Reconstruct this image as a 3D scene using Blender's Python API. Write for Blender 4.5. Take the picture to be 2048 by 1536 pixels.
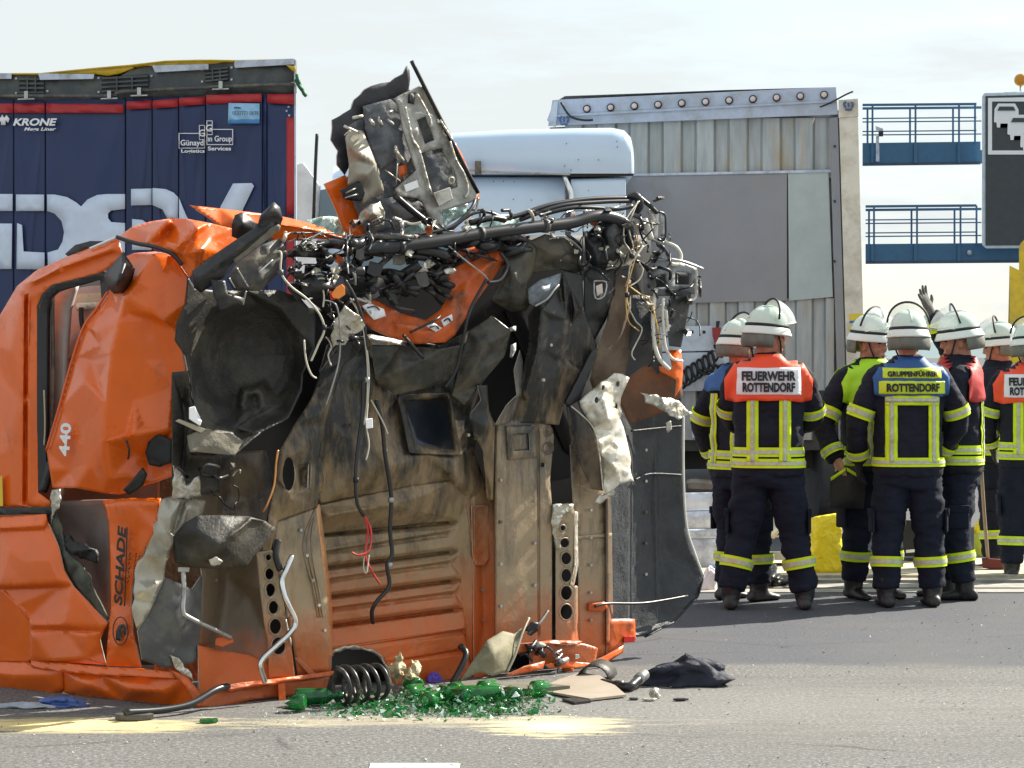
import bpy, bmesh, math, random
import numpy as np
from mathutils import Vector, Matrix, geometry, noise
from mathutils.bvhtree import BVHTree
random.seed(7); rng = np.random.default_rng(7)
for o in list(bpy.data.objects): bpy.data.objects.remove(o)
scn = bpy.context.scene
COL = scn.collection
R = math.radians

# ------------------------------------------------------------ camera, sky, sun, exposure
FPX, HOR, CAMH = 5000.0, 705.0, 1.6          # focal length in photo pixels, horizon row, eye height
cam = bpy.data.objects.new('camera', bpy.data.cameras.new('camera')); COL.objects.link(cam)
cam.location = (0, 0, CAMH); cam.rotation_euler = (R(90), 0, 0)
cam.data.sensor_width = 36; cam.data.lens = 36 * FPX / 2048
cam.data.shift_y = -(768 - HOR) / 2048
cam.data.clip_start = .1; cam.data.clip_end = 5000
scn.camera = cam

SUN_EL, SUN_XY = 38.0, (0.83, 0.56)
world = bpy.data.worlds.new('World'); scn.world = world; world.use_nodes = True
nt = world.node_tree; nt.nodes.clear()
def wn(t): return nt.nodes.new(t)
out = wn('ShaderNodeOutputWorld'); bg = wn('ShaderNodeBackground'); bg.inputs['Strength'].default_value = .1
sky = wn('ShaderNodeTexSky'); sky.sky_type = 'NISHITA'; sky.sun_disc = False
sky.sun_elevation = R(SUN_EL); sky.sun_rotation = math.atan2(SUN_XY[0], SUN_XY[1])
tc = wn('ShaderNodeTexCoord'); mp = wn('ShaderNodeMapping'); mp.inputs['Scale'].default_value = (1, 1, 5.5)
nz = wn('ShaderNodeTexNoise'); nz.inputs['Scale'].default_value = 3.4; nz.inputs['Detail'].default_value = 6; nz.inputs['Roughness'].default_value = .6
rp = wn('ShaderNodeValToRGB'); rp.color_ramp.elements[0].position = .38; rp.color_ramp.elements[1].position = .56
rp.color_ramp.elements[0].color = (.50, .50, .50, 1); rp.color_ramp.elements[1].color = (.985, .985, .985, 1)
mx = wn('ShaderNodeMix'); mx.data_type = 'RGBA'; mx.inputs['B'].default_value = (3.85, 4.10, 4.12, 1)
L = nt.links.new
L(tc.outputs['Generated'], mp.inputs['Vector']); L(mp.outputs['Vector'], nz.inputs['Vector']); L(nz.outputs['Fac'], rp.inputs['Fac'])
L(rp.outputs['Color'], mx.inputs['Factor']); L(sky.outputs['Color'], mx.inputs['A']); L(mx.outputs['Result'], bg.inputs['Color']); L(bg.outputs['Background'], out.inputs['Surface'])

sun = bpy.data.objects.new('sun', bpy.data.lights.new('sun', 'SUN')); COL.objects.link(sun)
sun.data.energy = 5.0; sun.data.angle = R(.5); sun.data.color = (1, .93, .81)
h = math.cos(R(SUN_EL)); n_ = math.hypot(*SUN_XY)
sdir = Vector((SUN_XY[0] / n_ * h, SUN_XY[1] / n_ * h, math.sin(R(SUN_EL))))
sun.rotation_euler = sdir.to_track_quat('Z', 'Y').to_euler(); sun.location = (20, 20, 30)
vs = scn.view_settings; vs.view_transform = 'Standard'; vs.look = 'None'; vs.gamma = 1; vs.exposure = 1.13; vs.use_curve_mapping = False

# ------------------------------------------------------------ materials
def lin(r, g, b):
    f = lambda c: (c / 12.92 if c <= .04045 else ((c + .055) / 1.055) ** 2.4)
    return (f(r / 255), f(g / 255), f(b / 255))
MATS = {}; RIM = [None]
def M(name, col, rough=.5, metal=0., var=.15, vscale=6., bump=0., bscale=60., dirt=None, dscale=4., dpos=(.45, .65), spec=.5,
      alpha=1., trans=0., coat=0., rough2=None, emit=0., stretch=None, crump=0., cscale=7., scratch=None):
    if name in MATS: return MATS[name]
    m = bpy.data.materials.new(name); m.use_nodes = True; MATS[name] = m
    N = m.node_tree; b = N.nodes['Principled BSDF']; lk = N.links.new
    b.inputs['Roughness'].default_value = rough; b.inputs['Metallic'].default_value = metal
    b.inputs['Specular IOR Level'].default_value = spec; b.inputs['Alpha'].default_value = alpha
    b.inputs['Transmission Weight'].default_value = trans; b.inputs['Coat Weight'].default_value = coat
    if emit: b.inputs['Emission Color'].default_value = (*col, 1); b.inputs['Emission Strength'].default_value = emit
    t = N.nodes.new('ShaderNodeTexCoord'); vec = t.outputs['Object']
    if stretch:
        mpn = N.nodes.new('ShaderNodeMapping'); mpn.inputs['Scale'].default_value = stretch; lk(vec, mpn.inputs['Vector']); vec = mpn.outputs['Vector']
    def nse(s, d=5, r=.6):
        q = N.nodes.new('ShaderNodeTexNoise'); q.inputs['Scale'].default_value = s; q.inputs['Detail'].default_value = d; q.inputs['Roughness'].default_value = r
        lk(vec, q.inputs['Vector']); return q.outputs['Fac']
    base = N.nodes.new('ShaderNodeValToRGB'); e = base.color_ramp.elements
    e[0].position = .3; e[1].position = .7
    e[0].color = (*[max(0, c * (1 - var)) for c in col], 1); e[1].color = (*[min(1, c * (1 + var)) for c in col], 1)
    n1 = nse(vscale); lk(n1, base.inputs['Fac']); cur = base.outputs['Color']
    if dirt:
        r2 = N.nodes.new('ShaderNodeValToRGB'); r2.color_ramp.elements[0].position = dpos[0]; r2.color_ramp.elements[1].position = dpos[1]
        lk(nse(dscale, 8, .68), r2.inputs['Fac'])
        q = N.nodes.new('ShaderNodeMix'); q.data_type = 'RGBA'; q.inputs['B'].default_value = (*dirt, 1)
        lk(r2.outputs['Color'], q.inputs['Factor']); lk(cur, q.inputs['A']); cur = q.outputs['Result']
        rr = N.nodes.new('ShaderNodeMapRange'); rr.inputs['To Min'].default_value = rough; rr.inputs['To Max'].default_value = rough2 if rough2 is not None else min(1, rough + .3)
        lk(r2.outputs['Color'], rr.inputs['Value']); lk(rr.outputs['Result'], b.inputs['Roughness'])
    if scratch:      # fine scratches and chips down to another colour
        sm = N.nodes.new('ShaderNodeMapping'); sm.inputs['Scale'].default_value = (3., 3., 26.); sm.inputs['Rotation'].default_value = (.5, .35, .2); lk(t.outputs['Object'], sm.inputs['Vector'])
        sn = N.nodes.new('ShaderNodeTexNoise'); sn.inputs['Scale'].default_value = 3.; sn.inputs['Detail'].default_value = 9; sn.inputs['Roughness'].default_value = .75; lk(sm.outputs['Vector'], sn.inputs['Vector'])
        sr = N.nodes.new('ShaderNodeValToRGB'); sr.color_ramp.elements[0].position = .645; sr.color_ramp.elements[1].position = .675; lk(sn.outputs['Fac'], sr.inputs['Fac'])
        sx = N.nodes.new('ShaderNodeMix'); sx.data_type = 'RGBA'; sx.inputs['B'].default_value = (*scratch, 1); lk(sr.outputs['Color'], sx.inputs['Factor']); lk(cur, sx.inputs['A']); cur = sx.outputs['Result']
    lk(cur, b.inputs['Base Color'])
    cn = None
    if crump:        # small sharp-edged dents
        wv = N.nodes.new('ShaderNodeTexNoise'); wv.inputs['Scale'].default_value = cscale * .6; lk(vec, wv.inputs['Vector'])
        wm = N.nodes.new('ShaderNodeMix'); wm.data_type = 'VECTOR'; wm.inputs['Factor'].default_value = .25; lk(vec, wm.inputs['A']); lk(wv.outputs['Color'], wm.inputs['B'])
        vo = N.nodes.new('ShaderNodeTexVoronoi'); vo.inputs['Scale'].default_value = cscale; lk(wm.outputs['Result'], vo.inputs['Vector'])
        cb = N.nodes.new('ShaderNodeBump'); cb.inputs['Strength'].default_value = crump; cb.inputs['Distance'].default_value = .03; lk(vo.outputs['Distance'], cb.inputs['Height']); cn = cb.outputs['Normal']; lk(cn, b.inputs['Normal'])
    if bump:
        bp = N.nodes.new('ShaderNodeBump'); bp.inputs['Strength'].default_value = bump; bp.inputs['Distance'].default_value = .01
        lk(nse(bscale, 4, .6), bp.inputs['Height']); lk(bp.outputs['Normal'], b.inputs['Normal'])
        if cn: lk(cn, bp.inputs['Normal'])
    m['nodes_end'] = 1
    return m

ORANGE = (.78, .13, .006)
orange = M('orange_paint', ORANGE, .30, var=.10, vscale=3, coat=.35, spec=.4, dirt=(.30, .075, .02), dscale=6, dpos=(.58, .84), bump=.06, bscale=14, crump=.12, cscale=5., scratch=(.42, .20, .10))
orange_d = M('orange_paint_grimy', (.62, .11, .015), .4, var=.2, dirt=(.10, .065, .04), dscale=7, dpos=(.48, .72), bump=.1, bscale=40, crump=.3, cscale=9., scratch=(.4, .36, .3))
rubber = M('black_rubber', (.016, .016, .017), .45, var=.3, bump=.1)
plastic = M('black_plastic', (.022, .022, .024), .42, var=.4, vscale=12, dirt=(.10, .088, .065), dscale=9, dpos=(.55, .8), bump=.15, bscale=90)
greyplastic = M('grey_plastic', (.06, .06, .06), .5, var=.25, vscale=9, dirt=(.19, .165, .12), dscale=8, bump=.1)
bare = M('bare_torn_steel', (.62, .60, .54), .38, metal=.55, var=.2, dirt=(.42, .36, .24), dscale=14, bump=.2, crump=.5, cscale=16.)
wirew = M('pale_wire', (.55, .52, .42), .5, var=.15)
wirer = M('red_wire', (.55, .035, .03), .45)
wiry = M('yellow_wire', (.62, .38, .09), .5)
steel = M('grey_steel', (.42, .42, .41), .35, metal=.7, var=.2, dirt=(.16, .11, .07), dscale=20, dpos=(.55, .75))
chrome = M('bright_steel', (.75, .75, .74), .18, metal=1., var=.1)
white = M('white_paint', (.80, .81, .82), .35, var=.04)
black = M('matt_black', (.012, .012, .013), .6)

# ------------------------------------------------------------ projection helpers: photo pixel -> a point on a real plane of the place
def onplane(px, py, c, n, off=0.):
    d = ((px - 1024) / FPX, 1.0, -(py - HOR) / FPX)
    k = (c[0] * n[0] + c[1] * n[1] + off) / (d[0] * n[0] + d[1] * n[1])
    return Vector((d[0] * k, d[1] * k, CAMH + d[2] * k))
FC, FD, FN = (-1.43, 11.27), (.799, .601), (.601, -.799)       # cab floor: corner, run, outward normal
SN = (-.571, -.821)                                              # cab side: outward normal
def F(px, py, off=0.): return onplane(px, py, FC, FN, off)
def S(px, py, off=0.): return onplane(px, py, FC, SN, off)
def B(px, py, D): return Vector(((px - 1024) / FPX * D, D, CAMH - (py - HOR) / FPX * D))
def ground_at(px, py): return B(px, py, FPX * CAMH / (py - HOR))

# ------------------------------------------------------------ object helpers
def thing(name, label, cat, loc=(0, 0, 0), group=None, rotz=0.):
    o = bpy.data.objects.new(name, None); o.empty_display_size = .1; COL.objects.link(o)
    o.location = loc; o.rotation_euler = (0, 0, rotz); o['label'] = label; o['category'] = cat; o['kind'] = 'thing'
    if group: o['group'] = group
    return o
def tag(o, label, cat, group=None):
    o['label'] = label; o['category'] = cat; o['kind'] = 'thing'
    if group: o['group'] = group
    return o
def link(name, me, mat, parent=None, local=False, label=None, smooth=None):
    o = bpy.data.objects.new(name, me); COL.objects.link(o)
    if mat is not None: me.materials.append(mat)
    if parent is not None:
        o.parent = parent
        if not local and parent.type == 'EMPTY':
            o.matrix_parent_inverse = (Matrix.Translation(parent.location) @ Matrix.Rotation(parent.rotation_euler.z, 4, 'Z')).inverted()
    if label: o['label'] = label
    if smooth is not None:
        me.polygons.foreach_set('use_smooth', [smooth] * len(me.polygons))
    return o
def mesh(name, V, Fa):
    me = bpy.data.meshes.new(name); me.from_pydata([tuple(v) for v in V], [], [tuple(f) for f in Fa]); me.update(); return me
class MB:
    def __init__(s): s.V = []; s.F = []
    def add(s, V, Fa):
        k = len(s.V); s.V += [tuple(v) for v in V]; s.F += [tuple(i + k for i in f) for f in Fa]; return s
    def hexa(s, p):      # 8 corners: bottom ring 0-3, top ring 4-7
        return s.add(p, [(3, 2, 1, 0), (4, 5, 6, 7), (0, 1, 5, 4), (1, 2, 6, 5), (2, 3, 7, 6), (3, 0, 4, 7)])
    def box(s, c, sz, rot=None):
        x, y, z = [v / 2 for v in sz]
        p = [Vector(q) for q in ((-x, -y, -z), (x, -y, -z), (x, y, -z), (-x, y, -z), (-x, -y, z), (x, -y, z), (x, y, z), (-x, y, z))]
        if rot is not None: p = [rot @ q for q in p]
        return s.hexa([q + Vector(c) for q in p])
    def prism(s, ring, d):   # ring of points extruded by d
        n = len(ring); r = [Vector(p) for p in ring]; d = Vector(d)
        return s.add(r + [p + d for p in r], [tuple(range(n - 1, -1, -1)), tuple(range(n, 2 * n))] + [(i, (i + 1) % n, n + (i + 1) % n, n + i) for i in range(n)])
    def tube(s, pts, rad, seg=8, cap=True):
        pts = [Vector(p) for p in pts]; n = len(pts); rr = rad if hasattr(rad, '__len__') else [rad] * n
        up = Vector((0.13, .2, .97)); prev = None; k = len(s.V)
        for i, p in enumerate(pts):
            t = (pts[min(i + 1, n - 1)] - pts[max(i - 1, 0)])
            t = t.normalized() if t.length > 1e-9 else Vector((0, 0, 1))
            a = prev - t * prev.dot(t) if prev is not None else t.cross(up)
            if a.length < 1e-6: a = t.cross(Vector((1, 0, 0)))
            a.normalize(); b = t.cross(a); prev = a
            for j in range(seg):
                g = 2 * math.pi * j / seg; s.V.append(tuple(p + (a * math.cos(g) + b * math.sin(g)) * rr[i]))
        for i in range(n - 1):
            for j in range(seg):
                q = (j + 1) % seg; s.F.append((k + i * seg + j, k + i * seg + q, k + (i + 1) * seg + q, k + (i + 1) * seg + j))
        if cap:
            s.F.append(tuple(k + j for j in range(seg - 1, -1, -1))); s.F.append(tuple(k + (n - 1) * seg + j for j in range(seg)))
        return s
    def rings(s, rings, cap=True, closed=True):    # loft of equal rings
        k = len(s.V); n = len(rings[0]); m = len(rings)
        for r in rings: s.V += [tuple(p) for p in r]
        for i in range(m - 1):
            for j in range(n if closed else n - 1):
                q = (j + 1) % n; s.F.append((k + i * n + j, k + i * n + q, k + (i + 1) * n + q, k + (i + 1) * n + j))
        if cap and closed:
            s.F.append(tuple(k + j for j in range(n - 1, -1, -1))); s.F.append(tuple(k + (m - 1) * n + j for j in range(n)))
        return s
    def build(s, name, mat, parent=None, smooth=False, bevel=0., local=False, label=None, sub=0):
        o = link(name, mesh(name, s.V, s.F), mat, parent, local, label, smooth)
        if bevel:
            m = o.modifiers.new('b', 'BEVEL'); m.width = bevel; m.segments = 2; m.limit_method = 'ANGLE'
        if sub:
            m = o.modifiers.new('s', 'SUBSURF'); m.levels = m.render_levels = sub
        return o
def catmull(pts, per=6):
    pts = [Vector(p) for p in pts]; P = [pts[0]] + pts + [pts[-1]]; out = []
    for i in range(1, len(P) - 2):
        a, b, c, d = P[i - 1], P[i], P[i + 1], P[i + 2]
        for k in range(per):
            t = k / per
            out.append(.5 * ((2 * b) + (c - a) * t + (2 * a - 5 * b + 4 * c - d) * t * t + (3 * b - a - 3 * c + d) * t ** 3))
    out.append(pts[-1]); return out
def hose(name, pts, r, mat, parent, plane=F, seg=7, per=6, local=False):
    return MB().tube(catmull([plane(*p) for p in pts], per), r, seg).build(name, mat, parent, True, local=local)

def inpoly(P, poly):
    P = np.asarray(P, float); poly = np.asarray(poly, float); x, y = P[:, 0], P[:, 1]; r = np.zeros(len(P), bool); j = len(poly) - 1
    for i in range(len(poly)):
        xi, yi = poly[i][:2]; xj, yj = poly[j][:2]
        c = ((yi > y) != (yj > y)) & (x < (xj - xi) * (y - yi) / (yj - yi + 1e-12) + xi); r ^= c; j = i
    return r
def jagged(poly, step=10, amp=3, seed=1, close=True):
    g = random.Random(seed); o = []; n = len(poly)
    for i in range(n if close else n - 1):
        a, b = poly[i], poly[(i + 1) % n]; a = (*a, 0)[:3]; b = (*b, 0)[:3]; L_ = math.hypot(b[0] - a[0], b[1] - a[1]); k = max(1, int(L_ / step)); o.append(a)
        for q in range(1, k):
            t = q / k + g.uniform(-.25, .25) / k; e = g.gauss(0, amp)
            nx, ny = -(b[1] - a[1]) / (L_ + 1e-9), (b[0] - a[0]) / (L_ + 1e-9)
            o.append((a[0] + (b[0] - a[0]) * t + nx * e, a[1] + (b[1] - a[1]) * t + ny * e, a[2] + (b[2] - a[2]) * t))
    return o
def sheet(name, parent, mat, outline, pts=(), holes=(), plane=F, thick=.004, edge=16, soft=2, amp=.0, nsc=7., smooth=True, creases=(), label=None, local=False):
    """a bent metal sheet: outline and inner points are (px, py, offset from the plane in metres); flat facets with softened creases"""
    o3 = [(*p, 0)[:3] for p in outline]; h3 = [[(*p, 0)[:3] for p in q] for q in holes]; p3 = [(*p, 0)[:3] for p in pts]
    V = []; E = []; key = {}
    def idx(p):
        k_ = (round(p[0], 1), round(p[1], 1))
        if k_ not in key: key[k_] = len(V); V.append(p)
        return key[k_]
    for ring in [o3] + h3:
        ii = [idx(p) for p in ring]; E += [(ii[i], ii[(i + 1) % len(ii)]) for i in range(len(ii)) if ii[i] != ii[(i + 1) % len(ii)]]
    for p in p3: idx(p)
    for c in creases:
        ii = [idx((*p, 0)[:3]) for p in c]; E += list(zip(ii[:-1], ii[1:]))
    r = geometry.delaunay_2d_cdt([Vector(v[:2]) for v in V], E, [], 0, 1e-4)
    P2 = np.array([[v.x, v.y] for v in r[0]]); T = np.array([f for f in r[2] if len(f) == 3]); orig = r[3]
    off = np.zeros(len(P2))
    for i, g in enumerate(orig):
        if len(g): off[i] = V[g[0]][2]
        else:
            d = np.hypot(P2[:, 0] - P2[i, 0], P2[:, 1] - P2[i, 1]); d[i] = 1e9; off[i] = off[np.argmin(d)]
    cen = P2[T].mean(1); keep = inpoly(cen, o3)
    for q in h3: keep &= ~inpoly(cen, q)
    T = T[keep]
    lv = 0
    while lv < 6:
        e = np.linalg.norm(P2[T] - P2[np.roll(T, 1, 1)], axis=2)
        if e.max() <= edge or len(T) > 60000: break
        # longest-edge style split: split only edges longer than the limit
        mid = {}; P2l = [tuple(p) for p in P2]; ofl = list(off); NT = []
        def gm(a, b):
            k_ = (a, b) if a < b else (b, a)
            if k_ not in mid:
                if math.hypot(P2l[a][0] - P2l[b][0], P2l[a][1] - P2l[b][1]) <= edge: mid[k_] = -1
                else:
                    mid[k_] = len(P2l); P2l.append(((P2l[a][0] + P2l[b][0]) / 2, (P2l[a][1] + P2l[b][1]) / 2)); ofl.append((ofl[a] + ofl[b]) / 2)
            return mid[k_]
        for a, b, c in T:
            ab, bc, ca = gm(a, b), gm(b, c), gm(c, a); k_ = (ab >= 0) + (bc >= 0) + (ca >= 0)
            if k_ == 0: NT.append((a, b, c))
            elif k_ == 3: NT += [(a, ab, ca), (ab, b, bc), (ca, bc, c), (ab, bc, ca)]
            else:
                if k_ == 1:
                    while ab < 0: a, b, c = b, c, a; ab, bc, ca = bc, ca, ab
                    NT += [(a, ab, c), (ab, b, c)]
                else:
                    while ca >= 0: a, b, c = b, c, a; ab, bc, ca = bc, ca, ab
                    NT += [(ab, b, bc), (a, ab, bc), (a, bc, c)]
        P2 = np.array(P2l); off = np.array(ofl); T = np.array(NT); lv += 1
    if soft:
        e = np.concatenate([T[:, [0, 1]], T[:, [1, 2]], T[:, [2, 0]]]); n = len(P2)
        deg = np.bincount(e[:, 0], minlength=n) + np.bincount(e[:, 1], minlength=n) + 1e-9
        for _ in range(soft):
            s_ = np.bincount(e[:, 0], off[e[:, 1]], n) + np.bincount(e[:, 1], off[e[:, 0]], n); off = .45 * off + .55 * s_ / deg
    used = np.unique(T); mapi = -np.ones(len(P2), int); mapi[used] = np.arange(len(used)); T = mapi[T]; P2 = P2[used]; off = off[used]
    if amp:
        off = off + np.array([amp * (noise.noise((p[0] / 100 * nsc, p[1] / 100 * nsc, len(name))) + .5 * noise.noise((p[0] / 40 * nsc, p[1] / 40 * nsc, 3.))) for p in P2])
    W = [plane(p[0], p[1], d) for p, d in zip(P2, off)]
    # face the camera
    T = [(a, b, c) if (W[b] - W[a]).cross(W[c] - W[a]).dot(Vector((0, 0, CAMH)) - W[a]) > 0 else (a, c, b) for a, b, c in T]
    o = link(name, mesh(name, W, T), mat, parent, local, label, smooth)
    if thick:
        m = o.modifiers.new('t', 'SOLIDIFY'); m.thickness = thick; m.offset = -1
        if RIM[0] and thick < .009 and mat.name not in ('arch_liner', 'black_plastic', 'fender_liner', 'black_rubber', 'hose_black', 'matt_black', 'grey_plastic', 'insulation_mat'): o.data.materials.append(RIM[0]); m.material_offset_rim = 1
    return o
def plate(name, parent, mat, outline, depth, plane=F, off=0., bevel=.003, label=None, smooth=False):
    """flat plate with an outline in photo pixels, extruded into its plane by depth"""
    a = [plane(p[0], p[1], off + (p[2] if len(p) > 2 else 0)) for p in outline]; b = [plane(p[0], p[1], off + (p[2] if len(p) > 2 else 0) - depth) for p in outline]
    nrm = sum(((a[i]).cross(a[(i + 1) % len(a)]) for i in range(len(a))), Vector())
    if nrm.dot(Vector((0, 0, CAMH)) - a[0]) < 0: a.reverse(); b.reverse()
    n = len(a); bm = bmesh.new(); va = [bm.verts.new(p) for p in a]; vb = [bm.verts.new(p) for p in b]
    f1 = bm.faces.new(va); f2 = bm.faces.new(vb[::-1])
    for i in range(n): bm.faces.new((va[i], vb[i], vb[(i + 1) % n], va[(i + 1) % n]))
    bmesh.ops.triangulate(bm, faces=[f1, f2]) if n > 4 else None
    me = bpy.data.meshes.new(name); bm.to_mesh(me); bm.free()
    o = link(name, me, mat, parent, False, label, smooth)
    if bevel:
        m = o.modifiers.new('b', 'BEVEL'); m.width = bevel; m.segments = 2; m.limit_method = 'ANGLE'; m.angle_limit = R(40)
    return o
def blob(pts_fn): pass
def text_mesh(s, size=1., bold=0., shear=0., align='CENTER', spacing=1., sx=1.):
    c = bpy.data.curves.new('text', 'FONT'); c.body = s; c.size = size; c.offset = bold; c.shear = shear; c.align_x = align; c.align_y = 'CENTER'; c.space_character = spacing; c.resolution_u = 3
    o = bpy.data.objects.new('text', c); COL.objects.link(o); dg = bpy.context.evaluated_depsgraph_get()
    me = bpy.data.meshes.new_from_object(o.evaluated_get(dg)); bpy.data.objects.remove(o); bpy.data.curves.remove(c)
    V = [Vector((v.co.x * sx, v.co.y, 0)) for v in me.vertices]; Fa = [tuple(p.vertices) for p in me.polygons]; bpy.data.meshes.remove(me)
    return V, Fa
def text_on(name, s, parent, mat, px, py, hpx, plane, off, bold=0., shear=0., wpx=None, ang=0., label=None, align='CENTER'):
    """lettering laid flat on a plane: centre (px, py), cap height and width in photo pixels"""
    V, Fa = text_mesh(s, 1., bold, shear, align)
    xs = [v.x for v in V]; ys = [v.y for v in V]; w = max(xs) - min(xs); hh = max(ys) - min(ys); cx = (max(xs) + min(xs)) / 2; cy = (max(ys) + min(ys)) / 2
    ky = hpx / hh; kx = (wpx / w) if wpx else ky; ca, sa = math.cos(ang), math.sin(ang)
    W = []
    for v in V:
        x, y = (v.x - cx) * kx, (v.y - cy) * ky; W.append(plane(px + x * ca - y * sa, py - (x * sa + y * ca), off))
    o = link(name, mesh(name, W, Fa), mat, parent, False, label)
    m = o.modifiers.new('t', 'SOLIDIFY'); m.thickness = .002; m.offset = 0
    return o

# ------------------------------------------------------------ ground
def ground_material():
    m = bpy.data.materials.new('asphalt'); m.use_nodes = True; N = m.node_tree; b = N.nodes['Principled BSDF']; lk = N.links.new
    g = N.nodes.new('ShaderNodeNewGeometry'); pos = g.outputs['Position']
    def nse(s, d=6, r=.6, v=None):
        q = N.nodes.new('ShaderNodeTexNoise'); q.inputs['Scale'].default_value = s; q.inputs['Detail'].default_value = d; q.inputs['Roughness'].default_value = r
        lk(v or pos, q.inputs['Vector']); return q.outputs['Fac']
    def ramp(f, stops):
        q = N.nodes.new('ShaderNodeValToRGB'); e = q.color_ramp.elements
        e[0].position, e[0].color = stops[0][0], (*stops[0][1], 1); e[1].position, e[1].color = stops[-1][0], (*stops[-1][1], 1)
        for p_, c_ in stops[1:-1]: x = e.new(p_); x.color = (*c_, 1)
        lk(f, q.inputs['Fac']); return q.outputs['Color']
    def mix(f, a, c, blend='MIX'):
        q = N.nodes.new('ShaderNodeMix'); q.data_type = 'RGBA'; q.blend_type = blend
        for s_, v in (('Factor', f), ('A', a), ('B', c)):
            if hasattr(v, 'is_linked'): lk(v, q.inputs[s_])
            else: q.inputs[s_].default_value = v if s_ == 'Factor' else (*v, 1)
        return q.outputs['Result']
    def math_(op, a, c=0.):
        q = N.nodes.new('ShaderNodeMath'); q.operation = op; q.use_clamp = op in ('MULTIPLY', 'SUBTRACT') and False
        for i, v in enumerate((a, c)):
            if hasattr(v, 'is_linked'): lk(v, q.inputs[i])
            else: q.inputs[i].default_value = v
        return q.outputs[0]
    sep = N.nodes.new('ShaderNodeSeparateXYZ'); lk(pos, sep.inputs[0]); X, Y = sep.outputs['X'], sep.outputs['Y']
    shadow_band = ramp(nse(60, 7, .8), [(.3, (.030, .034, .044)), (.52, (.058, .064, .080)), (.68, (.155, .16, .18))])
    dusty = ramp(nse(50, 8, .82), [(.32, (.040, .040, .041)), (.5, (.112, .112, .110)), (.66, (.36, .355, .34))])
    # grit-strewn asphalt in front; behind it a shadow band painted as darker, bluer asphalt
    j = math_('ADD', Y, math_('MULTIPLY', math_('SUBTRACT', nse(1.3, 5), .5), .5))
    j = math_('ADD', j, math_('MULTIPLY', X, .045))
    shade_edge = ramp(math_('MULTIPLY', j, 1 / 20), [(.641, (1, 1, 1)), (.646, (0, 0, 0))])
    c = mix(shade_edge, shadow_band, dusty)
    c = mix(math_('MULTIPLY', ramp(nse(1.1, 6, .65), [(.42, (0, 0, 0)), (.68, (1, 1, 1))]), .5), c, (.10, .097, .09))
    vor = N.nodes.new('ShaderNodeTexVoronoi'); vor.feature = 'DISTANCE_TO_EDGE'; vor.inputs['Scale'].default_value = .42
    wob = N.nodes.new('ShaderNodeMix'); wob.data_type = 'VECTOR'; wob.inputs['Factor'].default_value = .12; lk(pos, wob.inputs['A'])
    nv = N.nodes.new('ShaderNodeTexNoise'); nv.inputs['Scale'].default_value = 2.5; nv.inputs['Detail'].default_value = 6; lk(pos, nv.inputs['Vector']); lk(nv.outputs['Color'], wob.inputs['B']); lk(wob.outputs['Result'], vor.inputs['Vector'])
    crack = math_('MULTIPLY', ramp(vor.outputs['Distance'], [(.0, (1, 1, 1)), (.006, (0, 0, 0))]), ramp(nse(.6, 3), [(.48, (0, 0, 0)), (.56, (1, 1, 1))]))
    c = mix(math_('MULTIPLY', crack, .75), c, (.03, .03, .03))
    tyr = N.nodes.new('ShaderNodeMapping'); tyr.inputs['Scale'].default_value = (.25, 5., 1); tyr.inputs['Rotation'].default_value = (0, 0, .06); lk(pos, tyr.inputs['Vector'])
    c = mix(math_('MULTIPLY', ramp(nse(1.1, 4, .55, tyr.outputs['Vector']), [(.5, (0, 0, 0)), (.7, (1, 1, 1))]), .22), c, (.05, .05, .052))
    # spilled oil binder: two pale patches with ragged, brushed-out edges
    mpn = N.nodes.new('ShaderNodeMapping'); mpn.inputs['Scale'].default_value = (.9, 4.2, 1); lk(pos, mpn.inputs['Vector'])
    streak = nse(3.2, 8, .72, mpn.outputs['Vector'])
    def patch(cx, cy, rx, ry, k):
        a = math_('POWER', math_('MULTIPLY', math_('SUBTRACT', X, cx), 1 / rx), 2.); d = math_('POWER', math_('MULTIPLY', math_('SUBTRACT', Y, cy), 1 / ry), 2.)
        e = math_('SUBTRACT', 1., math_('SQRT', math_('ADD', a, d)))
        v = math_('ADD', e, math_('MULTIPLY', math_('SUBTRACT', streak, .5), 2.6))
        return math_('MULTIPLY', ramp(v, [(.15, (0, 0, 0)), (.75, (1, 1, 1))]), k)
    c = mix(patch(.17, 10.72, .40, .36, 1.), c, (.90, .78, .42))
    c = mix(patch(-2.05, 10.74, 1.2, .30, .9), c, (.78, .64, .28))
    c = mix(patch(-.35, 10.85, 1.3, .22, .5), c, (.52, .46, .30))
    c = mix(patch(.9, 11.3, 2.6, 1.2, .25), c, (.27, .26, .24))
    lk(c, b.inputs['Base Color']); b.inputs['Roughness'].default_value = .85
    bp = N.nodes.new('ShaderNodeBump'); bp.inputs['Strength'].default_value = .55; bp.inputs['Distance'].default_value = .006
    lk(nse(95, 3, .7), bp.inputs['Height']); lk(bp.outputs['Normal'], b.inputs['Normal'])
    return m
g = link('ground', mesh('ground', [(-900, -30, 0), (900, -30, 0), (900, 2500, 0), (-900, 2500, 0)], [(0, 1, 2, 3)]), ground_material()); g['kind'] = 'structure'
concrete = M('pale_concrete', (.56, .50, .36), .85, var=.25, vscale=9, dirt=(.30, .27, .22), dscale=5, bump=.3, bscale=80)
greyconc = M('grey_concrete', (.36, .345, .31), .85, var=.25, vscale=12, dirt=(.2, .19, .17), dscale=6, bump=.3, bscale=80)
def strip(name, y0, y1, z, mat, x0=-14, x1=30):
    o = MB().box(((x0 + x1) / 2, (y0 + y1) / 2, z / 2 - .02), (x1 - x0, y1 - y0, z + .04)).build(name, mat); o['kind'] = 'structure'; return o
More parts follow.
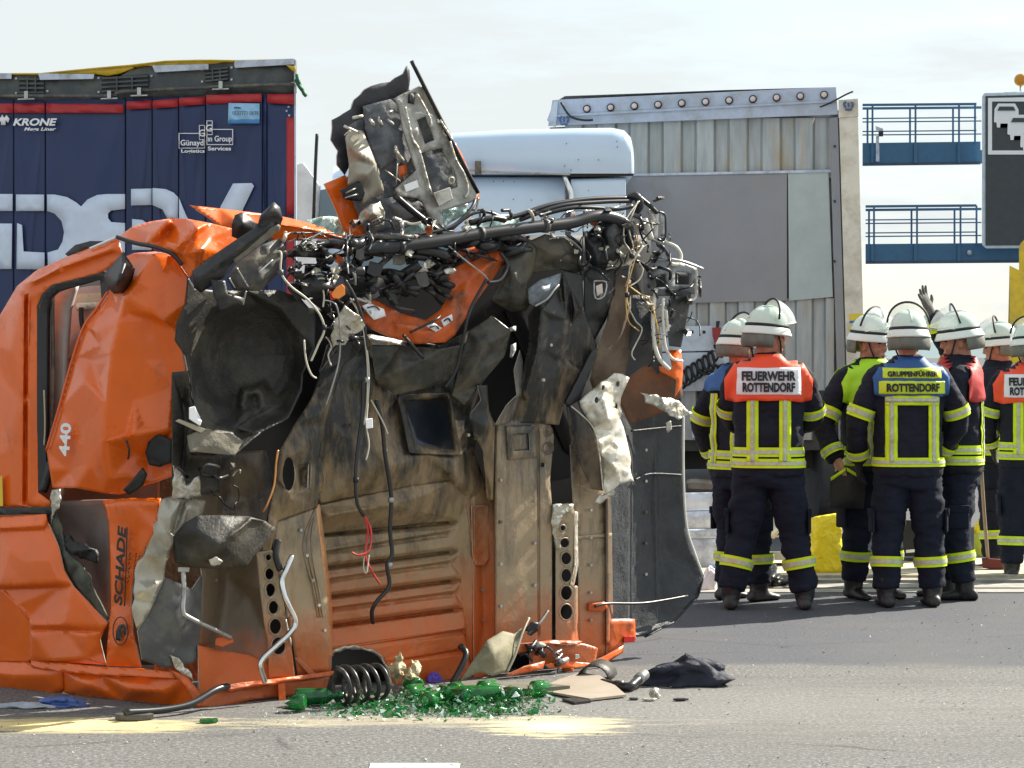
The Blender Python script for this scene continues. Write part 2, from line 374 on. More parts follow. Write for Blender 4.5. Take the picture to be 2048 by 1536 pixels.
strip('gutter', 16.62, 16.85, .008, greyconc); strip('gutter_slab', 16.90, 17.22, .012, greyconc)
strip('shoulder_edge', 17.26, 17.42, .03, greyconc); strip('shoulder', 17.46, 18.9, .045, concrete)
paint = M('road_paint', (.72, .72, .68), .7, var=.1, dirt=(.25, .24, .22), dscale=14)
o = link('lane_marking', mesh('lane_marking', [(-.545, 9.30, .004), (-.205, 9.30, .004), (-.20, 9.72, .004), (-.55, 9.72, .004)], [(0, 1, 2, 3)]), paint); o['kind'] = 'structure'
# far low ridge
hv = []; hf = []
for i in range(61):
    x = -300 + i * 10; z = 5 + 5 * noise.noise((i * .21, 2., 0)) + 2 * noise.noise((i * .9, 5., 0)); hv += [(x, 700 + 60 * math.sin(i * .3), -1), (x, 715 + 60 * math.sin(i * .3), max(1, z)), (x, 800, -1)]
for i in range(60):
    for k in (0, 1): a = i * 3 + k; hf.append((a, a + 3, a + 4, a + 1))
o = link('hills', mesh('hills', hv, hf), M('far_hill', (.10, .15, .17), .9)); o['kind'] = 'structure'

# ------------------------------------------------------------ blue curtain-sided trailer
TC, TN = (-1.78, 20.5), (-.3846, -.9231)
_tn = Vector((1.1, 2.64)).normalized(); TN = (-_tn.x, -_tn.y)
def T(px, py, off=0.): return onplane(px, py, TC, TN, off)
navy = M('navy_curtain', (.011, .027, .100), .45, var=.14, vscale=1.6, bump=.05, bscale=6, dirt=(.02, .042, .12), dscale=2.2, dpos=(.5, .75))
navy2 = M('navy_curtain_edge', (.012, .025, .08), .45)
redt = M('red_tape', (.42, .018, .022), .45, var=.1)
fascia = M('trailer_fascia', (.055, .068, .072), .5, var=.15, dirt=(.11, .115, .105), dscale=6)
alu = M('dull_aluminium', (.50, .55, .64), .38, metal=.45, var=.08, dirt=(.36, .38, .42), dscale=7)
yell = M('yellow_tarpaulin', (.60, .40, .02), .5, var=.15)
lightblue = M('print_pale_blue', (.60, .69, .84), .5, var=.06)
prw = M('print_white', (.82, .83, .85), .5, var=.04)
bt = thing('curtain_trailer', 'navy blue curtain-sided semi trailer with white letters and a buckled roof', 'trailer', (-3.2, 21.4, 0))
tdir = Vector((-.105, .9945, 0))
# body behind the curtain
lo = T(-520, 900); ro = T(588, 900)
p0 = Vector((lo.x, lo.y, 1.0)) + tdir * .03; p1 = Vector((ro.x, ro.y, 1.0)) + tdir * .03
MB().prism([p0, p1, p1 + Vector((0, 0, 2.86)), p0 + Vector((0, 0, 2.72))], tdir * 2.45).build('load_box', navy2, bt)
MB().prism([p0 - Vector((0, 0, .12)), p1 - Vector((0, 0, .12)), p1, p0], tdir * 2.45).build('chassis', black, bt)
for i, qx in enumerate((-300, -120)):
    c_ = T(qx, 900); c_.z = .5
    MB().tube([c_ + tdir * .06, c_ + tdir * .42], .5, 24).build('wheel', rubber, bt, True, bevel=.02)
cl = [-520, -330, -160, -60, 27, 90, 251, 304, 357, 411, 524, 533, 590]
offs = {27: (.0, .02), 90: (.03, .0), 251: (.01, .015), 304: (.05, .02), 357: (.045, .02), 411: (.045, .01), 524: (.055, .03), 533: (.025, .03), 590: (.02, .01)}
panels = []
for i in range(len(cl) - 1):
    x0, x1 = cl[i] + 1.5, cl[i + 1] - .5; d0, d1 = offs.get(cl[i + 1], (.0, .03))
    yt = lambda x: 198 - .032 * max(0, x - 240) if x > 248 else 199
    ol = [(x0, yt(x0), d0), (x1, yt(x1), d1), (x1, 1000, d1 * .7), (x0, 1000, d0)]
    pt = [((x0 + x1) / 2, y, (d0 + d1) / 2 + .012 * math.sin(y * .02 + i)) for y in range(260, 990, 90)]
    panels.append((x0, x1, sheet('curtain_panel', bt, navy, ol, pt, plane=T, thick=.006, edge=40, soft=2, amp=.004, nsc=2)))
def curt(px):      # curtain panel under a photo column
    for x0, x1, o_ in panels:
        if x0 - 2 <= px <= x1 + 2: return o_
    return bt
def curtoff(px):
    for i in range(len(cl) - 1):
        if cl[i] <= px <= cl[i + 1]:
            d0, d1 = offs.get(cl[i + 1], (.0, .03)); t = (px - cl[i]) / (cl[i + 1] - cl[i]); return d0 + (d1 - d0) * t
    return 0.
def TP(px, py, off=0.): return T(px, py, curtoff(px) + off)
def dec(name, mat, ol, holes=(), off=.022, edge=30):
    cx = sum(p[0] for p in ol) / len(ol)
    return sheet(name, curt(cx), mat, ol, (), holes, plane=lambda x, y, d=0: T(x, y, curtoff(min(max(x, cx - 400), cx + 400)) + off + d), thick=.002, edge=edge, soft=0)
# red tape
for ol in ([(-520, 207), (26, 207), (26, 226), (-520, 226)], [(28, 207), (89, 207), (89, 226), (28, 226)], [(92, 207), (247, 208), (247, 226), (92, 226)], [(253, 203), (303, 201), (303, 217), (253, 219)],
           [(305, 201), (356, 197), (356, 214), (305, 217)], [(358, 196), (410, 193), (410, 209), (358, 212)], [(412, 190), (523, 187), (523, 204), (412, 208)], [(534, 188), (588, 188), (588, 209), (534, 206)],
           [(573, 235), (588, 235), (588, 430), (573, 430)], [(573, 436), (588, 436), (588, 800), (573, 800)]): dec('red_stripe', redt, ol)
for z in ((573, 222), (577, 214), (578, 231)): dec('rivet', alu, [(z[0] - 2, z[1] - 2), (z[0] + 2, z[1] - 2), (z[0] + 2, z[1] + 2), (z[0] - 2, z[1] + 2)], off=.03)
# big letters, broken where the curtain is folded
LET = [[(-60, 388), (25, 388), (25, 422), (-60, 422)], [(-60, 447), (24, 447), (23, 538), (-60, 538)], [(32, 389), (88, 389), (88, 422), (32, 422)], [(34, 446), (44, 450), (47, 503), (89, 505), (89, 539), (33, 538)],
       [(94, 389), (109, 389), (134, 394), (153, 405), (162, 413), (175, 399), (194, 390), (214, 388), (250, 388), (250, 418), (222, 421), (216, 427), (216, 436), (222, 444), (250, 446), (250, 520), (200, 530), (150, 534), (96, 538), (95, 505), (116, 499), (125, 483), (128, 464), (123, 442), (109, 427), (94, 422)],
       [(262, 378), (303, 377), (303, 410), (262, 411)], [(264, 438), (285, 440), (303, 452), (303, 500), (264, 500)], [(305, 376), (331, 378), (347, 385), (356, 394), (356, 437), (334, 436), (325, 419), (305, 410)], [(358, 396), (372, 430), (392, 470), (358, 470)],
       [(466, 367), (503, 366), (508, 372), (487, 416), (470, 460), (430, 460), (441, 413)]]
for l_ in LET: dec('printed_letter', lightblue, l_, off=.024)
text_on('lettering', 'KRONE', curt(100), prw, 70, 244, 15, T, .055, bold=.035, shear=.25, wpx=88)
text_on('lettering', 'Mega Liner', curt(100), prw, 80, 259, 9, T, .055, bold=.02, shear=.3, wpx=64)
dec('emblem', prw, [(-4, 248), (-8, 238), (-4, 230), (2, 236), (4, 229), (8, 236), (13, 230), (19, 238), (16, 246), (11, 240), (11, 250), (2, 250), (2, 242)], off=.03)
def frame(x0, y0, x1, y1, w=1.6):
    for a in ([(x0, y0), (x1, y0), (x1, y0 + w), (x0, y0 + w)], [(x0, y1 - w), (x1, y1 - w), (x1, y1), (x0, y1)], [(x0, y0 + w), (x0 + w, y0 + w), (x0 + w, y1 - w), (x0, y1 - w)], [(x1 - w, y0 + w), (x1, y0 + w), (x1, y1 - w), (x1 - w, y1 - w)]): dec('logo_frame', prw, a, off=.03)
frame(357, 266, 410, 297); frame(413, 258, 466, 290); frame(398, 250, 410, 280, 1.4); frame(413, 241, 425, 270, 1.4)
text_on('lettering', 'Günayd', curt(380), prw, 384, 287, 15, T, .085, bold=.012, wpx=46)
text_on('lettering', 'ın Group', curt(440), prw, 440, 279, 15, T, .09, bold=.012, wpx=48)
text_on('lettering', 'Logistics', curt(380), prw, 386, 303, 9, T, .085, bold=.02, wpx=47)
text_on('lettering', 'Services', curt(440), prw, 439, 297, 8, T, .09, bold=.02, wpx=46)
text_on('lettering', 'G', curt(400), prw, 404, 266, 14, T, .085, bold=.01); text_on('lettering', 'G', curt(420), prw, 418, 256, 14, T, .09, bold=.01)
pl_ = dec('placard', M('placard_blue', (.30, .56, .80), .4), [(457, 206), (519, 207), (519, 247), (456, 248)], off=.034)
dec('placard_foot', M('placard_dark_blue', (.05, .22, .50), .4), [(457, 240), (519, 239), (519, 247), (456, 248)], off=.04)
text_on('lettering', '0527771 0698', curt(480), M('dark_print', (.05, .09, .16), .5), 491, 226, 8, T, .095, wpx=52); hose('print_line', [(468, 216, .095), (473, 215, .095), (481, 216, .095)], .006, MATS['dark_print'], curt(480), T, per=2)
# roof fascia with vents and sliding rail
fas = sheet('roof_fascia', bt, fascia, [(-520, 150), (0, 149), (200, 152), (230, 158), (262, 140), (300, 133), (590, 120), (590, 186), (250, 199), (220, 203), (-520, 203)], plane=T, thick=.03, edge=60, soft=0, creases=[[(235, 158, .0), (245, 199, .0)]])
for (x0, y0, x1, y1) in ((38, 153, 88, 188), (203, 152, 296, 186), (410, 135, 456, 165), (-200, 153, -150, 188)):
    v = plate('vent', fas, black, [(x0, y0 + 3), (x1, y0 - (4 if x0 > 190 else 0)), (x1, y1 - 3), (x0, y1)], .01, T, .012)
    for k in range(4):
        yy = y0 + 3 + k * (y1 - y0 - 6) / 3.2; sk = 5 if x0 > 190 else 0
        plate('louvre', v, fascia, [(x0, yy), (x1, yy - sk), (x1, yy - sk + 4), (x0, yy + 4)], .012, T, .026)
    for k in (.33, .66): plate('vent_bar', v, fascia, [(x0 + (x1 - x0) * k - 1.5, y0), (x0 + (x1 - x0) * k + 1.5, y0), (x0 + (x1 - x0) * k + 1.5, y1 - 3), (x0 + (x1 - x0) * k - 1.5, y1 - 3)], .012, T, .030)
    for rx, ry in ((x0 - 6, y0 + 4), (x1 + 7, y0), (x0 - 6, y1 - 2), (x1 + 7, y1 - 6)):
        plate('rivet', fas, alu, [(rx - 2, ry - 2), (rx + 2, ry - 2), (rx + 2, ry + 2), (rx - 2, ry + 2)], .01, T, .012, bevel=0)
hose('slide_rail', [(-520, 192, .06), (0, 192, .06), (210, 192, .06), (232, 187, .07), (262, 183, .06), (430, 174, .06), (590, 168, .06)], .016, greyplastic, bt, T)
for rx, ry in ((52, 190), (218, 189), (278, 183), (441, 170), (-120, 190)):
    ro_ = plate('roller', bt, steel, [(rx - 4, ry - 8), (rx + 4, ry - 8), (rx + 4, ry + 8), (rx - 4, ry + 8)], .03, T, .10)
    plate('roller_foot', ro_, steel, [(rx - 17, ry + 7), (rx + 17, ry + 6), (rx + 17, ry + 9), (rx - 17, ry + 10)], .03, T, .095)
for a in ([(-520, 148), (-180, 148), (-184, 160), (-520, 160)], [(-90, 148), (23, 146), (23, 158), (-88, 158)], [(76, 147), (189, 148), (187, 158), (80, 160)], [(304, 131), (417, 128), (417, 139), (310, 145)], [(468, 128), (470, 121), (588, 117), (588, 129), (470, 136)]):
    plate('roof_edge_plate', bt, alu, a, .03, T, .05)
def roofsheet(ol, mat):
    a = [T(x, y, .02) for x, y in ol]; b = [T(x, y, .02) + tdir * 2.3 + Vector((0, 0, -.25)) for x, y in ol]
    n = len(a); MB().add(a + b, [(i, i + 1, n + i + 1, n + i) for i in range(n - 1)]).build('roof_tarpaulin', mat, bt, True).modifiers.new('t', 'SOLIDIFY').thickness = .01
roofsheet([(-520, 147), (80, 146), (150, 139), (262, 129), (330, 121), (420, 119), (475, 120), (588, 117)], yell)
sheet('roof_tarpaulin_edge', bt, yell, [(82, 147), (180, 136), (262, 129), (268, 136), (240, 147), (215, 152), (190, 148)], plane=T, thick=.004, edge=30)
sheet('roof_tarpaulin_edge', bt, yell, [(262, 129), (330, 121), (400, 119), (474, 120), (425, 128), (305, 132)], plane=T, thick=.004, edge=30)
sheet('roof_tarpaulin_edge', bt, yell, [(572, 130), (590, 132), (590, 145), (584, 141)], plane=lambda x, y, d=0: T(x, y, .06 + d), thick=.004, edge=30)
# corner post
plate('corner_post', bt, alu, [(588, 118), (592, 119), (593, 900), (588, 900)], 2.3, T, .03)
st = MB()
for a, b in (((592, 160), (606, 182)), ((604, 178), (612, 192)), ((594, 150), (600, 172))):
    st.tube([T(*a, .06), T((a[0] + b[0]) / 2, (a[1] + b[1]) / 2 + 2, .09), T(*b, .07)], .016, 6)
st.build('strap_end', M('green_strap', (.01, .09, .035), .6), bt, True)

# ------------------------------------------------------------ pale tractor unit behind the wreck
cabw = M('pale_cab_paint', (.55, .70, .87), .22, var=.03, vscale=2, coat=.6, dirt=(.34, .45, .58), dscale=30, dpos=(.66, .74))
trc = thing('tractor_unit', 'pale blue-white tractor cab with a rounded roof spoiler behind the wreck', 'truck', (.15, 20.6, 0))
def A(px, py, off=0.): return B(px, py, 20.0 - off)
def cabsec(x, ytop, ybot, yo, rc=.16):     # one vertical cross section (depth, height) with rounded shoulders
    zt = A(x, ytop).z; zb = A(x, ybot).z; X_ = A(x, 500).x; r = []
    for k in range(7): t = k / 6 * math.pi / 2; r.append(Vector((X_, yo + rc - rc * math.cos(t) * 1.0, zt - rc + rc * math.sin(t))))
    for k in range(7): t = k / 6 * math.pi / 2; r.append(Vector((X_, yo + 2.3 - rc + rc * math.sin(t), zt - rc + rc * math.cos(t))))
    return [Vector((X_, yo, zb))] + r + [Vector((X_, yo + 2.3, zb))]
MB().rings([cabsec(x, yt, 347, yo) for x, yt, yo in ((660, 322, 20.3), (720, 300, 20.12), (800, 278, 20.03), (905, 263, 20.0), (1020, 256, 20.0), (1150, 253, 20.0), (1225, 252, 20.0), (1250, 257, 20.01), (1263, 270, 20.03), (1269, 292, 20.06))]).build('roof_spoiler', cabw, trc, True, bevel=.01)
MB().rings([cabsec(x, yt, 1060, yo, .2) for x, yt, yo in ((610, 420, 20.5), (640, 366, 20.2), (700, 352, 20.08), (905, 349, 20.02), (1130, 350, 20.02))]).build('cab_body', cabw, trc, True)
MB().rings([cabsec(x, yt, 1020, yo, .05) for x, yt, yo in ((1142, 356, 20.03), (1252, 353, 20.03))]).build('side_deflector', cabw, trc, False, bevel=.008)
sheet('edge_trim', trc, chrome, [(1125, 352), (1133, 352), (1146, 380), (1152, 440), (1144, 440), (1137, 385)], plane=lambda x, y, d=0: A(x, y, .02 + d), thick=.03)
plate('spoiler_gap', trc, black, [(1142, 347), (1268, 347), (1266, 352), (1142, 354)], .3, A, -.02, bevel=0)
hose('spoiler_stay', [(905, 337, .06), (960, 342, .04), (1060, 346, .03), (1140, 349, .02)], .008, steel, trc, A)
plate('spoiler_clamp', trc, greyplastic, [(950, 322), (962, 322), (963, 349), (950, 349)], .05, A, .06)
# cab front end with mirror arm
sheet('cab_front_pillar', trc, M('white_cab_corner', (.78, .80, .82), .3), [(594, 330), (606, 325), (640, 372), (634, 440), (640, 700), (594, 700)], plane=lambda x, y, d=0: A(x, y, -.1 + d), thick=.12)
hose('mirror_arm', [(634, 268, .2), (631, 330, .22), (627, 440, .2)], .014, black, trc, A)
plate('side_window', trc, M('tinted_glass', (.10, .16, .20), .08, spec=.8), [(640, 380), (690, 372), (690, 440), (636, 440)], .02, A, .0)
wdw = plate('side_window', trc, MATS['tinted_glass'], [(700, 470), (900, 462), (930, 560), (930, 640), (700, 650)], .02, A, .02); plate('window_seal', wdw, rubber, [(694, 464), (904, 456), (938, 560), (938, 646), (694, 657)], .015, A, .012)
for a_, b_ in (((690, 420), (690, 960)), ((960, 420), (960, 960)), ((690, 960), (960, 960)), ((690, 420), (960, 420))): hose('door_seam', [(*a_, .008), ((a_[0] + b_[0]) / 2, (a_[1] + b_[1]) / 2, .008), (*b_, .008)], .007, black, trc, A, per=3)
plate('door_handle', trc, black, [(905, 700), (948, 698), (948, 712), (905, 714)], .05, A, .05)
for k in range(26): 
    qx, qy = random.uniform(930, 1240), random.uniform(275, 425); plate('grime_spot', trc, M('spot_grime', (.10, .11, .12), .7), [(qx, qy), (qx + 2, qy), (qx + 2, qy + 2.5), (qx, qy + 2.5)], .004, A, .012, bevel=0) if not 340 < qy < 358 and (qy > 358) == (qx < 1120 or qy > 358) else None
for x_ in (760, 1100):
    c_ = A(x_, 900); c_.z = .5; c_.y = 20.1; MB().tube([c_, c_ + Vector((0, .35, 0))], .5, 24).build('wheel', rubber, trc, True, bevel=.02)

# ------------------------------------------------------------ grey trailer front wall
GC = (2.94, 22.6); _g = Vector((.13, .9915)); GN = (-_g.x, -_g.y); gdir = Vector((.118, .993, 0))
def G(px, py, off=0.): return onplane(px, py, GC, GN, off)
gwall = M('grey_wall_panel', (.24, .243, .262), .3, metal=.35, var=.08, vscale=2, dirt=(.27, .26, .265), dscale=3)
gwall2 = M('pale_wall_panel', (.38, .43, .42), .45, var=.08)
gpan = M('corrugated_grey', (.36, .385, .39), .38, metal=.3, var=.2, dirt=(.42, .34, .22), dscale=2.4, dpos=(.5, .7), stretch=(3, 3, .4))
ghead = M('header_paint', (.42, .48, .60), .4, var=.08, dirt=(.35, .38, .42), dscale=5)
cream = M('cream_post', (.70, .65, .55), .5, var=.08, dirt=(.5, .45, .36), dscale=5)
gt = thing('box_trailer', 'grey semi trailer with corrugated front wall and a row of round lamps along its top', 'trailer', (1.7, 23.2, 0))
a0, a1 = G(1098, 1000), G(1700, 1000); a0.z = a1.z = 1.05
MB().prism([a0 + gdir * .06, a1 + gdir * .06, a1 + gdir * .06 + Vector((0, 0, 2.75)), a0 + gdir * .06 + Vector((0, 0, 2.62))], gdir * 12.5).build('load_box', gwall, gt)
# corrugations
def corr(name, x0, x1, y0, y1, pitch, dep):
    V = []; Fc = []; x = x0; k = 0
    while x < x1:
        for (xx, d) in ((x, 0), (x + pitch * .5, 0), (x + pitch * .58, -dep), (x + pitch * .92, -dep)): V += [G(min(xx, x1), y0, .05 + d), G(min(xx, x1), y1, .05 + d)]
        x += pitch
    n = len(V) // 2
    return link(name, mesh(name, V, [(2 * i, 2 * i + 1, 2 * i + 3, 2 * i + 2) for i in range(n - 1)]), gpan, gt)
corr('corrugated_panel', 1130, 1668, 236, 356, 66, .05)
corr('corrugated_panel', 1130, 1668, 596, 880, 58, .045)
plate('wall_panel', gt, gwall, [(1130, 354), (1574, 347), (1574, 602), (1130, 612)], .02, G, .07)
plate('wall_panel', gt, gwall2, [(1576, 347), (1657, 344), (1666, 594), (1578, 602)], .02, G, .075, label='pale grey-green riveted panel of the wall')
plate('wall_trim', gt, alu, [(1130, 350), (1662, 339), (1662, 345), (1130, 355)], .02, G, .085)
hd = plate('header_beam', gt, ghead, [(1096, 252), (1105, 200), (1672, 174), (1676, 229)], .12, G, .12)
plate('header_lip', gt, ghead, [(1098, 230), (1674, 200), (1674, 204), (1098, 235)], .03, G, .14)
plate('header_left_end', hd, alu, [(1094, 240), (1108, 202), (1116, 203), (1112, 254), (1103, 252)], .1, G, .15)
lampg = M('lamp_glass', (.62, .52, .50), .15, var=.1)
for i in range(11):
    x = 1174 + i * (1648 - 1174) / 10; y = 218 - i * (218 - 190) / 10
    c_ = G(x, y, .12); lm = MB().tube([c_, c_ - gdir * .02], .036, 16).build('marker_lamp', black, hd, True)
    MB().tube([c_ - gdir * .015, c_ - gdir * .035, c_ - gdir * .042], [.027, .025, .012], 12).build('lamp_lens', lampg, lm, True)
gr = thing('tarpaulin_cover', 'thin crumpled clear sheet lying over the grey trailer roof', 'tarpaulin', (1.7, 23.2, 3.9)) if False else None
roofs = M('pale_roof_skin', (.62, .66, .72), .45)
ol_ = [G(x, y, .0) for x, y in ((1106, 206), (1130, 192), (1300, 186), (1450, 180), (1640, 175), (1672, 174))]
MB().add(ol_ + [p + gdir * 3 + Vector((0, 0, -.1)) for p in ol_], [(i, i + 1, 7 + i, 6 + i) for i in range(5)]).build('roof_skin', roofs, gt, True)
hose('loose_strap', [(1122, 205, .16), (1140, 232, .17), (1165, 240, .16), (1186, 240, .16)], .01, black, gt, G)
hose('loose_strap', [(1640, 214, .16), (1660, 206, .17), (1690, 190, .16), (1706, 183, .14)], .008, black, gt, G)
def crown(px, py, s):
    for dx in (-1, 1): hose('emblem', [(px + dx * 5 * s, py - 7 * s, .15), (px + dx * 9 * s, py - 2 * s, .15), (px + dx * 6 * s, py + 5 * s, .15)], .010, M('emblem_blue', (.05, .12, .30), .5), gt, G)
    hose('emblem', [(px, py - 5 * s, .15), (px, py + 4 * s, .15)], .008, MATS['emblem_blue'], gt, G); hose('emblem', [(px - 7 * s, py + 9 * s, .15), (px + 7 * s, py + 9 * s, .15)], .009, MATS['emblem_blue'], gt, G)
crown(1128, 240, 1); crown(1697, 210, 1)
# right corner: grey inner post, cream outer post
plate('inner_post', gt, gwall, [(1659, 236), (1676, 234), (1696, 900), (1678, 900)], .1, G, .10)
plate('corner_post', gt, cream, [(1678, 230), (1716, 226), (1728, 690), (1732, 900), (1698, 900)], .35, G, .12)
plate('post_cap', gt, cream, [(1677, 200), (1716, 197), (1717, 232), (1677, 236)], .2, G, .135)
for k, y in enumerate((628, 652)):
    plate('sticker', gt, M('sticker_yellow', (.75, .55, .03), .5), [(1698, y), (1727, y - 1), (1728, y + 11), (1699, y + 12)], .004, G, .128, bevel=0)
    plate('sticker', gt, MATS['emblem_blue'], [(1699, y + 14), (1726, y + 13), (1726, y + 17), (1699, y + 18)], .004, G, .128, bevel=0)
for y in (290, 400, 520): plate('hinge_bolt', gt, black, [(1667, y), (1671, y), (1672, y + 5), (1668, y + 5)], .02, G, .12, bevel=0)
# lower front skirt with sockets, chassis, boxes, wheel
wp = M('skirt_white', (.62, .68, .76), .35, var=.05, dirt=(.45, .47, .50), dscale=6)
plate('front_skirt', gt, wp, [(1300, 654), (1490, 650), (1490, 700), (1300, 704)], .05, G, .11)
plate('front_skirt', gt, wp, [(1300, 707), (1490, 703), (1490, 780), (1300, 784)], .05, G, .12)
for x in (1367, 1375, 1384, 1408, 1455, 1478): plate('socket_hole', gt, black, [(x - 3, 661), (x + 3, 661), (x + 3, 667), (x - 3, 667)], .01, G, .115, bevel=0)
cp = plate('hose_coupling', gt, M('coupling_red', (.30, .02, .02), .45), [(1424, 655), (1442, 655), (1441, 672), (1436, 690), (1430, 690), (1425, 672)], .06, G, .19)
plate('coupling_knob', cp, black, [(1432, 642), (1440, 642), (1438, 655), (1432, 655)], .04, G, .19)
coil = [];
for i in range(200):
    t = i / 199; a = t * 7 * 2 * math.pi; cx = 1350 + 78 * t; cy = 768 - 50 * t; coil.append(G(cx + 9 * math.sin(a), cy + 16 * math.cos(a) + (9 * math.sin(a)) * .4, .2 + .06 * math.cos(a)))
MB().tube(coil, .013, 6).build('coiled_air_hose', black, gt, True)
hose('air_hose', [(1428, 690, .16), (1436, 712, .2), (1428, 722, .18), (1424, 700, .16)], .011, black, gt, G); hose('air_hose', [(1396, 738, .15), (1420, 748, .2), (1432, 730, .18), (1440, 760, .16), (1416, 770, .15), (1400, 800, .15)], .012, black, gt, G)
plate('knob', gt, black, [(1436, 730), (1448, 726), (1450, 738), (1440, 744)], .05, G, .2)
plate('chassis_front', gt, M('dark_chassis', (.028, .028, .030), .6, var=.3, dirt=(.08, .07, .06)), [(1100, 786), (1700, 780), (1700, 900), (1100, 905)], .6, G, .02)
plate('chassis_box', gt, wp, [(1384, 845), (1412, 842), (1404, 874), (1384, 876)], .05, G, .1)
plate('fuel_tank', gt, M('dirty_tank', (.30, .27, .23), .4, metal=.5, dirt=(.16, .12, .08)), [(1388, 955), (1436, 958), (1436, 988), (1372, 986), (1372, 956)], .7, G, .12, bevel=.05)
plate('underrun_beam', gt, black, [(1200, 900), (1720, 896), (1720, 935), (1200, 940)], .2, G, -.3)
for x_, y_ in ((1655, 975),):
    c_ = G(x_, y_, -.4); c_.z = .52
    w_ = MB().tube([c_, c_ + Vector((.12, .02, 0))] if False else [c_ - Vector((.15, 0, 0)), c_ + Vector((.15, .02, 0))], .52, 28).build('wheel', M('tyre', (.04, .04, .042), .7, var=.3, bump=.6, bscale=30), gt, True, bevel=.04)

# ------------------------------------------------------------ gantry walkways, camera, message sign
gb = M('gantry_blue', (.035, .125, .235), .45, var=.08); gbd = M('gantry_blue_dark', (.03, .06, .11), .5)
gn = thing('sign_gantry', 'blue steel motorway gantry with two railed walkways', 'gantry', (11, 65, 0))
def Q(px, py, off=0.): return B(px, py, 65 - off)
for yr, yb0, yb1, x0, x1 in ((208, 284, 330, 1725, 1961), (411, 486, 526, 1731, 2110)):
    bm_ = plate('walkway_beam', gn, gb, [(x0, yb0 + 2), (x1, yb0 - 1), (x1, yb1 - 3), (x0, yb1)], 1.3, Q, 0, bevel=0)
    plate('beam_foot', bm_, gbd, [(x0, yb1 - 4), (x1, yb1 - 7), (x1, yb1 - 1), (x0, yb1 + 2)], 1.34, Q, .03, bevel=0)
    for x in (1745, 1831, 1918): plate('stiffener', bm_, gb, [(x - 3, yb0 + 2), (x + 3, yb0 + 2), (x + 3, yb1 - 4), (x - 3, yb1 - 4)], .1, Q, .07, bevel=0)
    for lay, dd, sh in ((0, .02, 0), (1, -1.25, 7)):
        for x in ((1745, 1831, 1918, 1950) if lay == 0 else (1735, 1820, 1906)):
            x += 3 if yr > 400 else 0
            plate('railing_post', gn, gb, [(x - 2, yr + sh), (x + 2, yr + sh), (x + 2, yb0 + 3), (x - 2, yb0 + 3)], .06, Q, dd, bevel=0)
        for k, yy in enumerate((0, 27, 53)):
            w = 2.6 if k == 0 else 1.3
            plate('handrail' if k == 0 else 'rail', gn, gb, [(x0, yr + yy + sh + 2 - w), (1953 if lay == 0 else 1963, yr + yy + sh - w), (1953 if lay == 0 else 1963, yr + yy + sh + w), (x0, yr + yy + sh + 2 + w)], .06, Q, dd + .01, bevel=0)
plate('beam_cap', gn, alu, [(1934, 500), (1944, 500), (1944, 511), (1934, 511)], .1, Q, .1, bevel=.05)
for xx in (2350,):
    c_ = Q(xx, 700); MB().box((c_.x, 65.6, 5), (.8, .8, 10)).build('gantry_column', gb, gn)
plate('walkway_beam', gn, gb, [(1961, 300), (2370, 296), (2370, 326), (1961, 327)], .9, Q, -1.2, bevel=0)
scm = thing('traffic_camera', 'small grey camera on a slim pole fixed to the upper gantry walkway', 'camera', Q(1755, 325, .3))
plate('pole', scm, alu, [(1752, 272), (1758, 272), (1759, 323), (1752, 323)], .08, Q, .30); plate('camera_body', scm, alu, [(1751, 252), (1766, 257), (1767, 266), (1752, 262)], .25, Q, .4); plate('camera_head', scm, black, [(1757, 262), (1767, 262), (1766, 273), (1757, 273)], .2, Q, .42)
sg = thing('message_sign', 'tall dark motorway message sign with white border and traffic jam symbol', 'sign', Q(2050, 495, .4))
plate('sign_frame', sg, M('sign_frame_grey', (.58, .66, .72), .4), [(1964, 192), (1970, 185), (2200, 180), (2200, 496), (1972, 497), (1964, 490)], .45, Q, .75, bevel=.03)
plate('sign_face', sg, M('sign_face', (.045, .055, .058), .5, var=.1), [(1971, 192), (2200, 186), (2200, 489), (1971, 491)], .03, Q, .78, bevel=0)
sgw = M('sign_white', (.85, .86, .86), .5, var=.03)
for a in ([(1976, 196), (2190, 192), (2190, 203), (1976, 203)], [(1976, 203), (1984, 203), (1984, 301), (1976, 301)], [(1976, 301), (2190, 301), (2190, 309), (1976, 309)], [(2182, 203), (2190, 203), (2190, 301), (2182, 301)]): plate('symbol_border', sg, sgw, a, .02, Q, .80, bevel=0)
def carsym(x, y, s):
    plate('car_symbol', sg, sgw, [(x - 17 * s, y + 14 * s), (x - 24 * s, y + 2 * s), (x - 25 * s, y + 25 * s), (x - 24 * s, y + 28 * s), (x - 20 * s, y + 28 * s), (x - 19 * s, y + 38 * s), (x - 13 * s, y + 38 * s), (x - 12 * s, y + 30 * s), (x + 12 * s, y + 30 * s), (x + 13 * s, y + 38 * s), (x + 19 * s, y + 38 * s), (x + 20 * s, y + 28 * s), (x + 25 * s, y + 25 * s), (x + 24 * s, y + 2 * s), (x + 17 * s, y - 10 * s), (x - 17 * s, y - 10 * s), (x - 24 * s, y + 1 * s)][1:], .02, Q, .80 + .005 * s, bevel=0)
    plate('car_symbol_window', sg, MATS['sign_face'], [(x - 14 * s, y - 4 * s), (x + 14 * s, y - 4 * s), (x + 18 * s, y + 4 * s), (x - 18 * s, y + 4 * s)], .02, Q, .83, bevel=0)
carsym(2013, 217, 1.); carsym(2041, 240, 1.05); carsym(2068, 264, 1.1)
bc = Q(2041, 160, .6)
lamp = thing('warning_lamp', 'round amber warning lamp on a short stem above the message sign', 'lamp', Q(2041, 186, .6))
amber = M('amber_glass', (.62, .27, .015), .25)
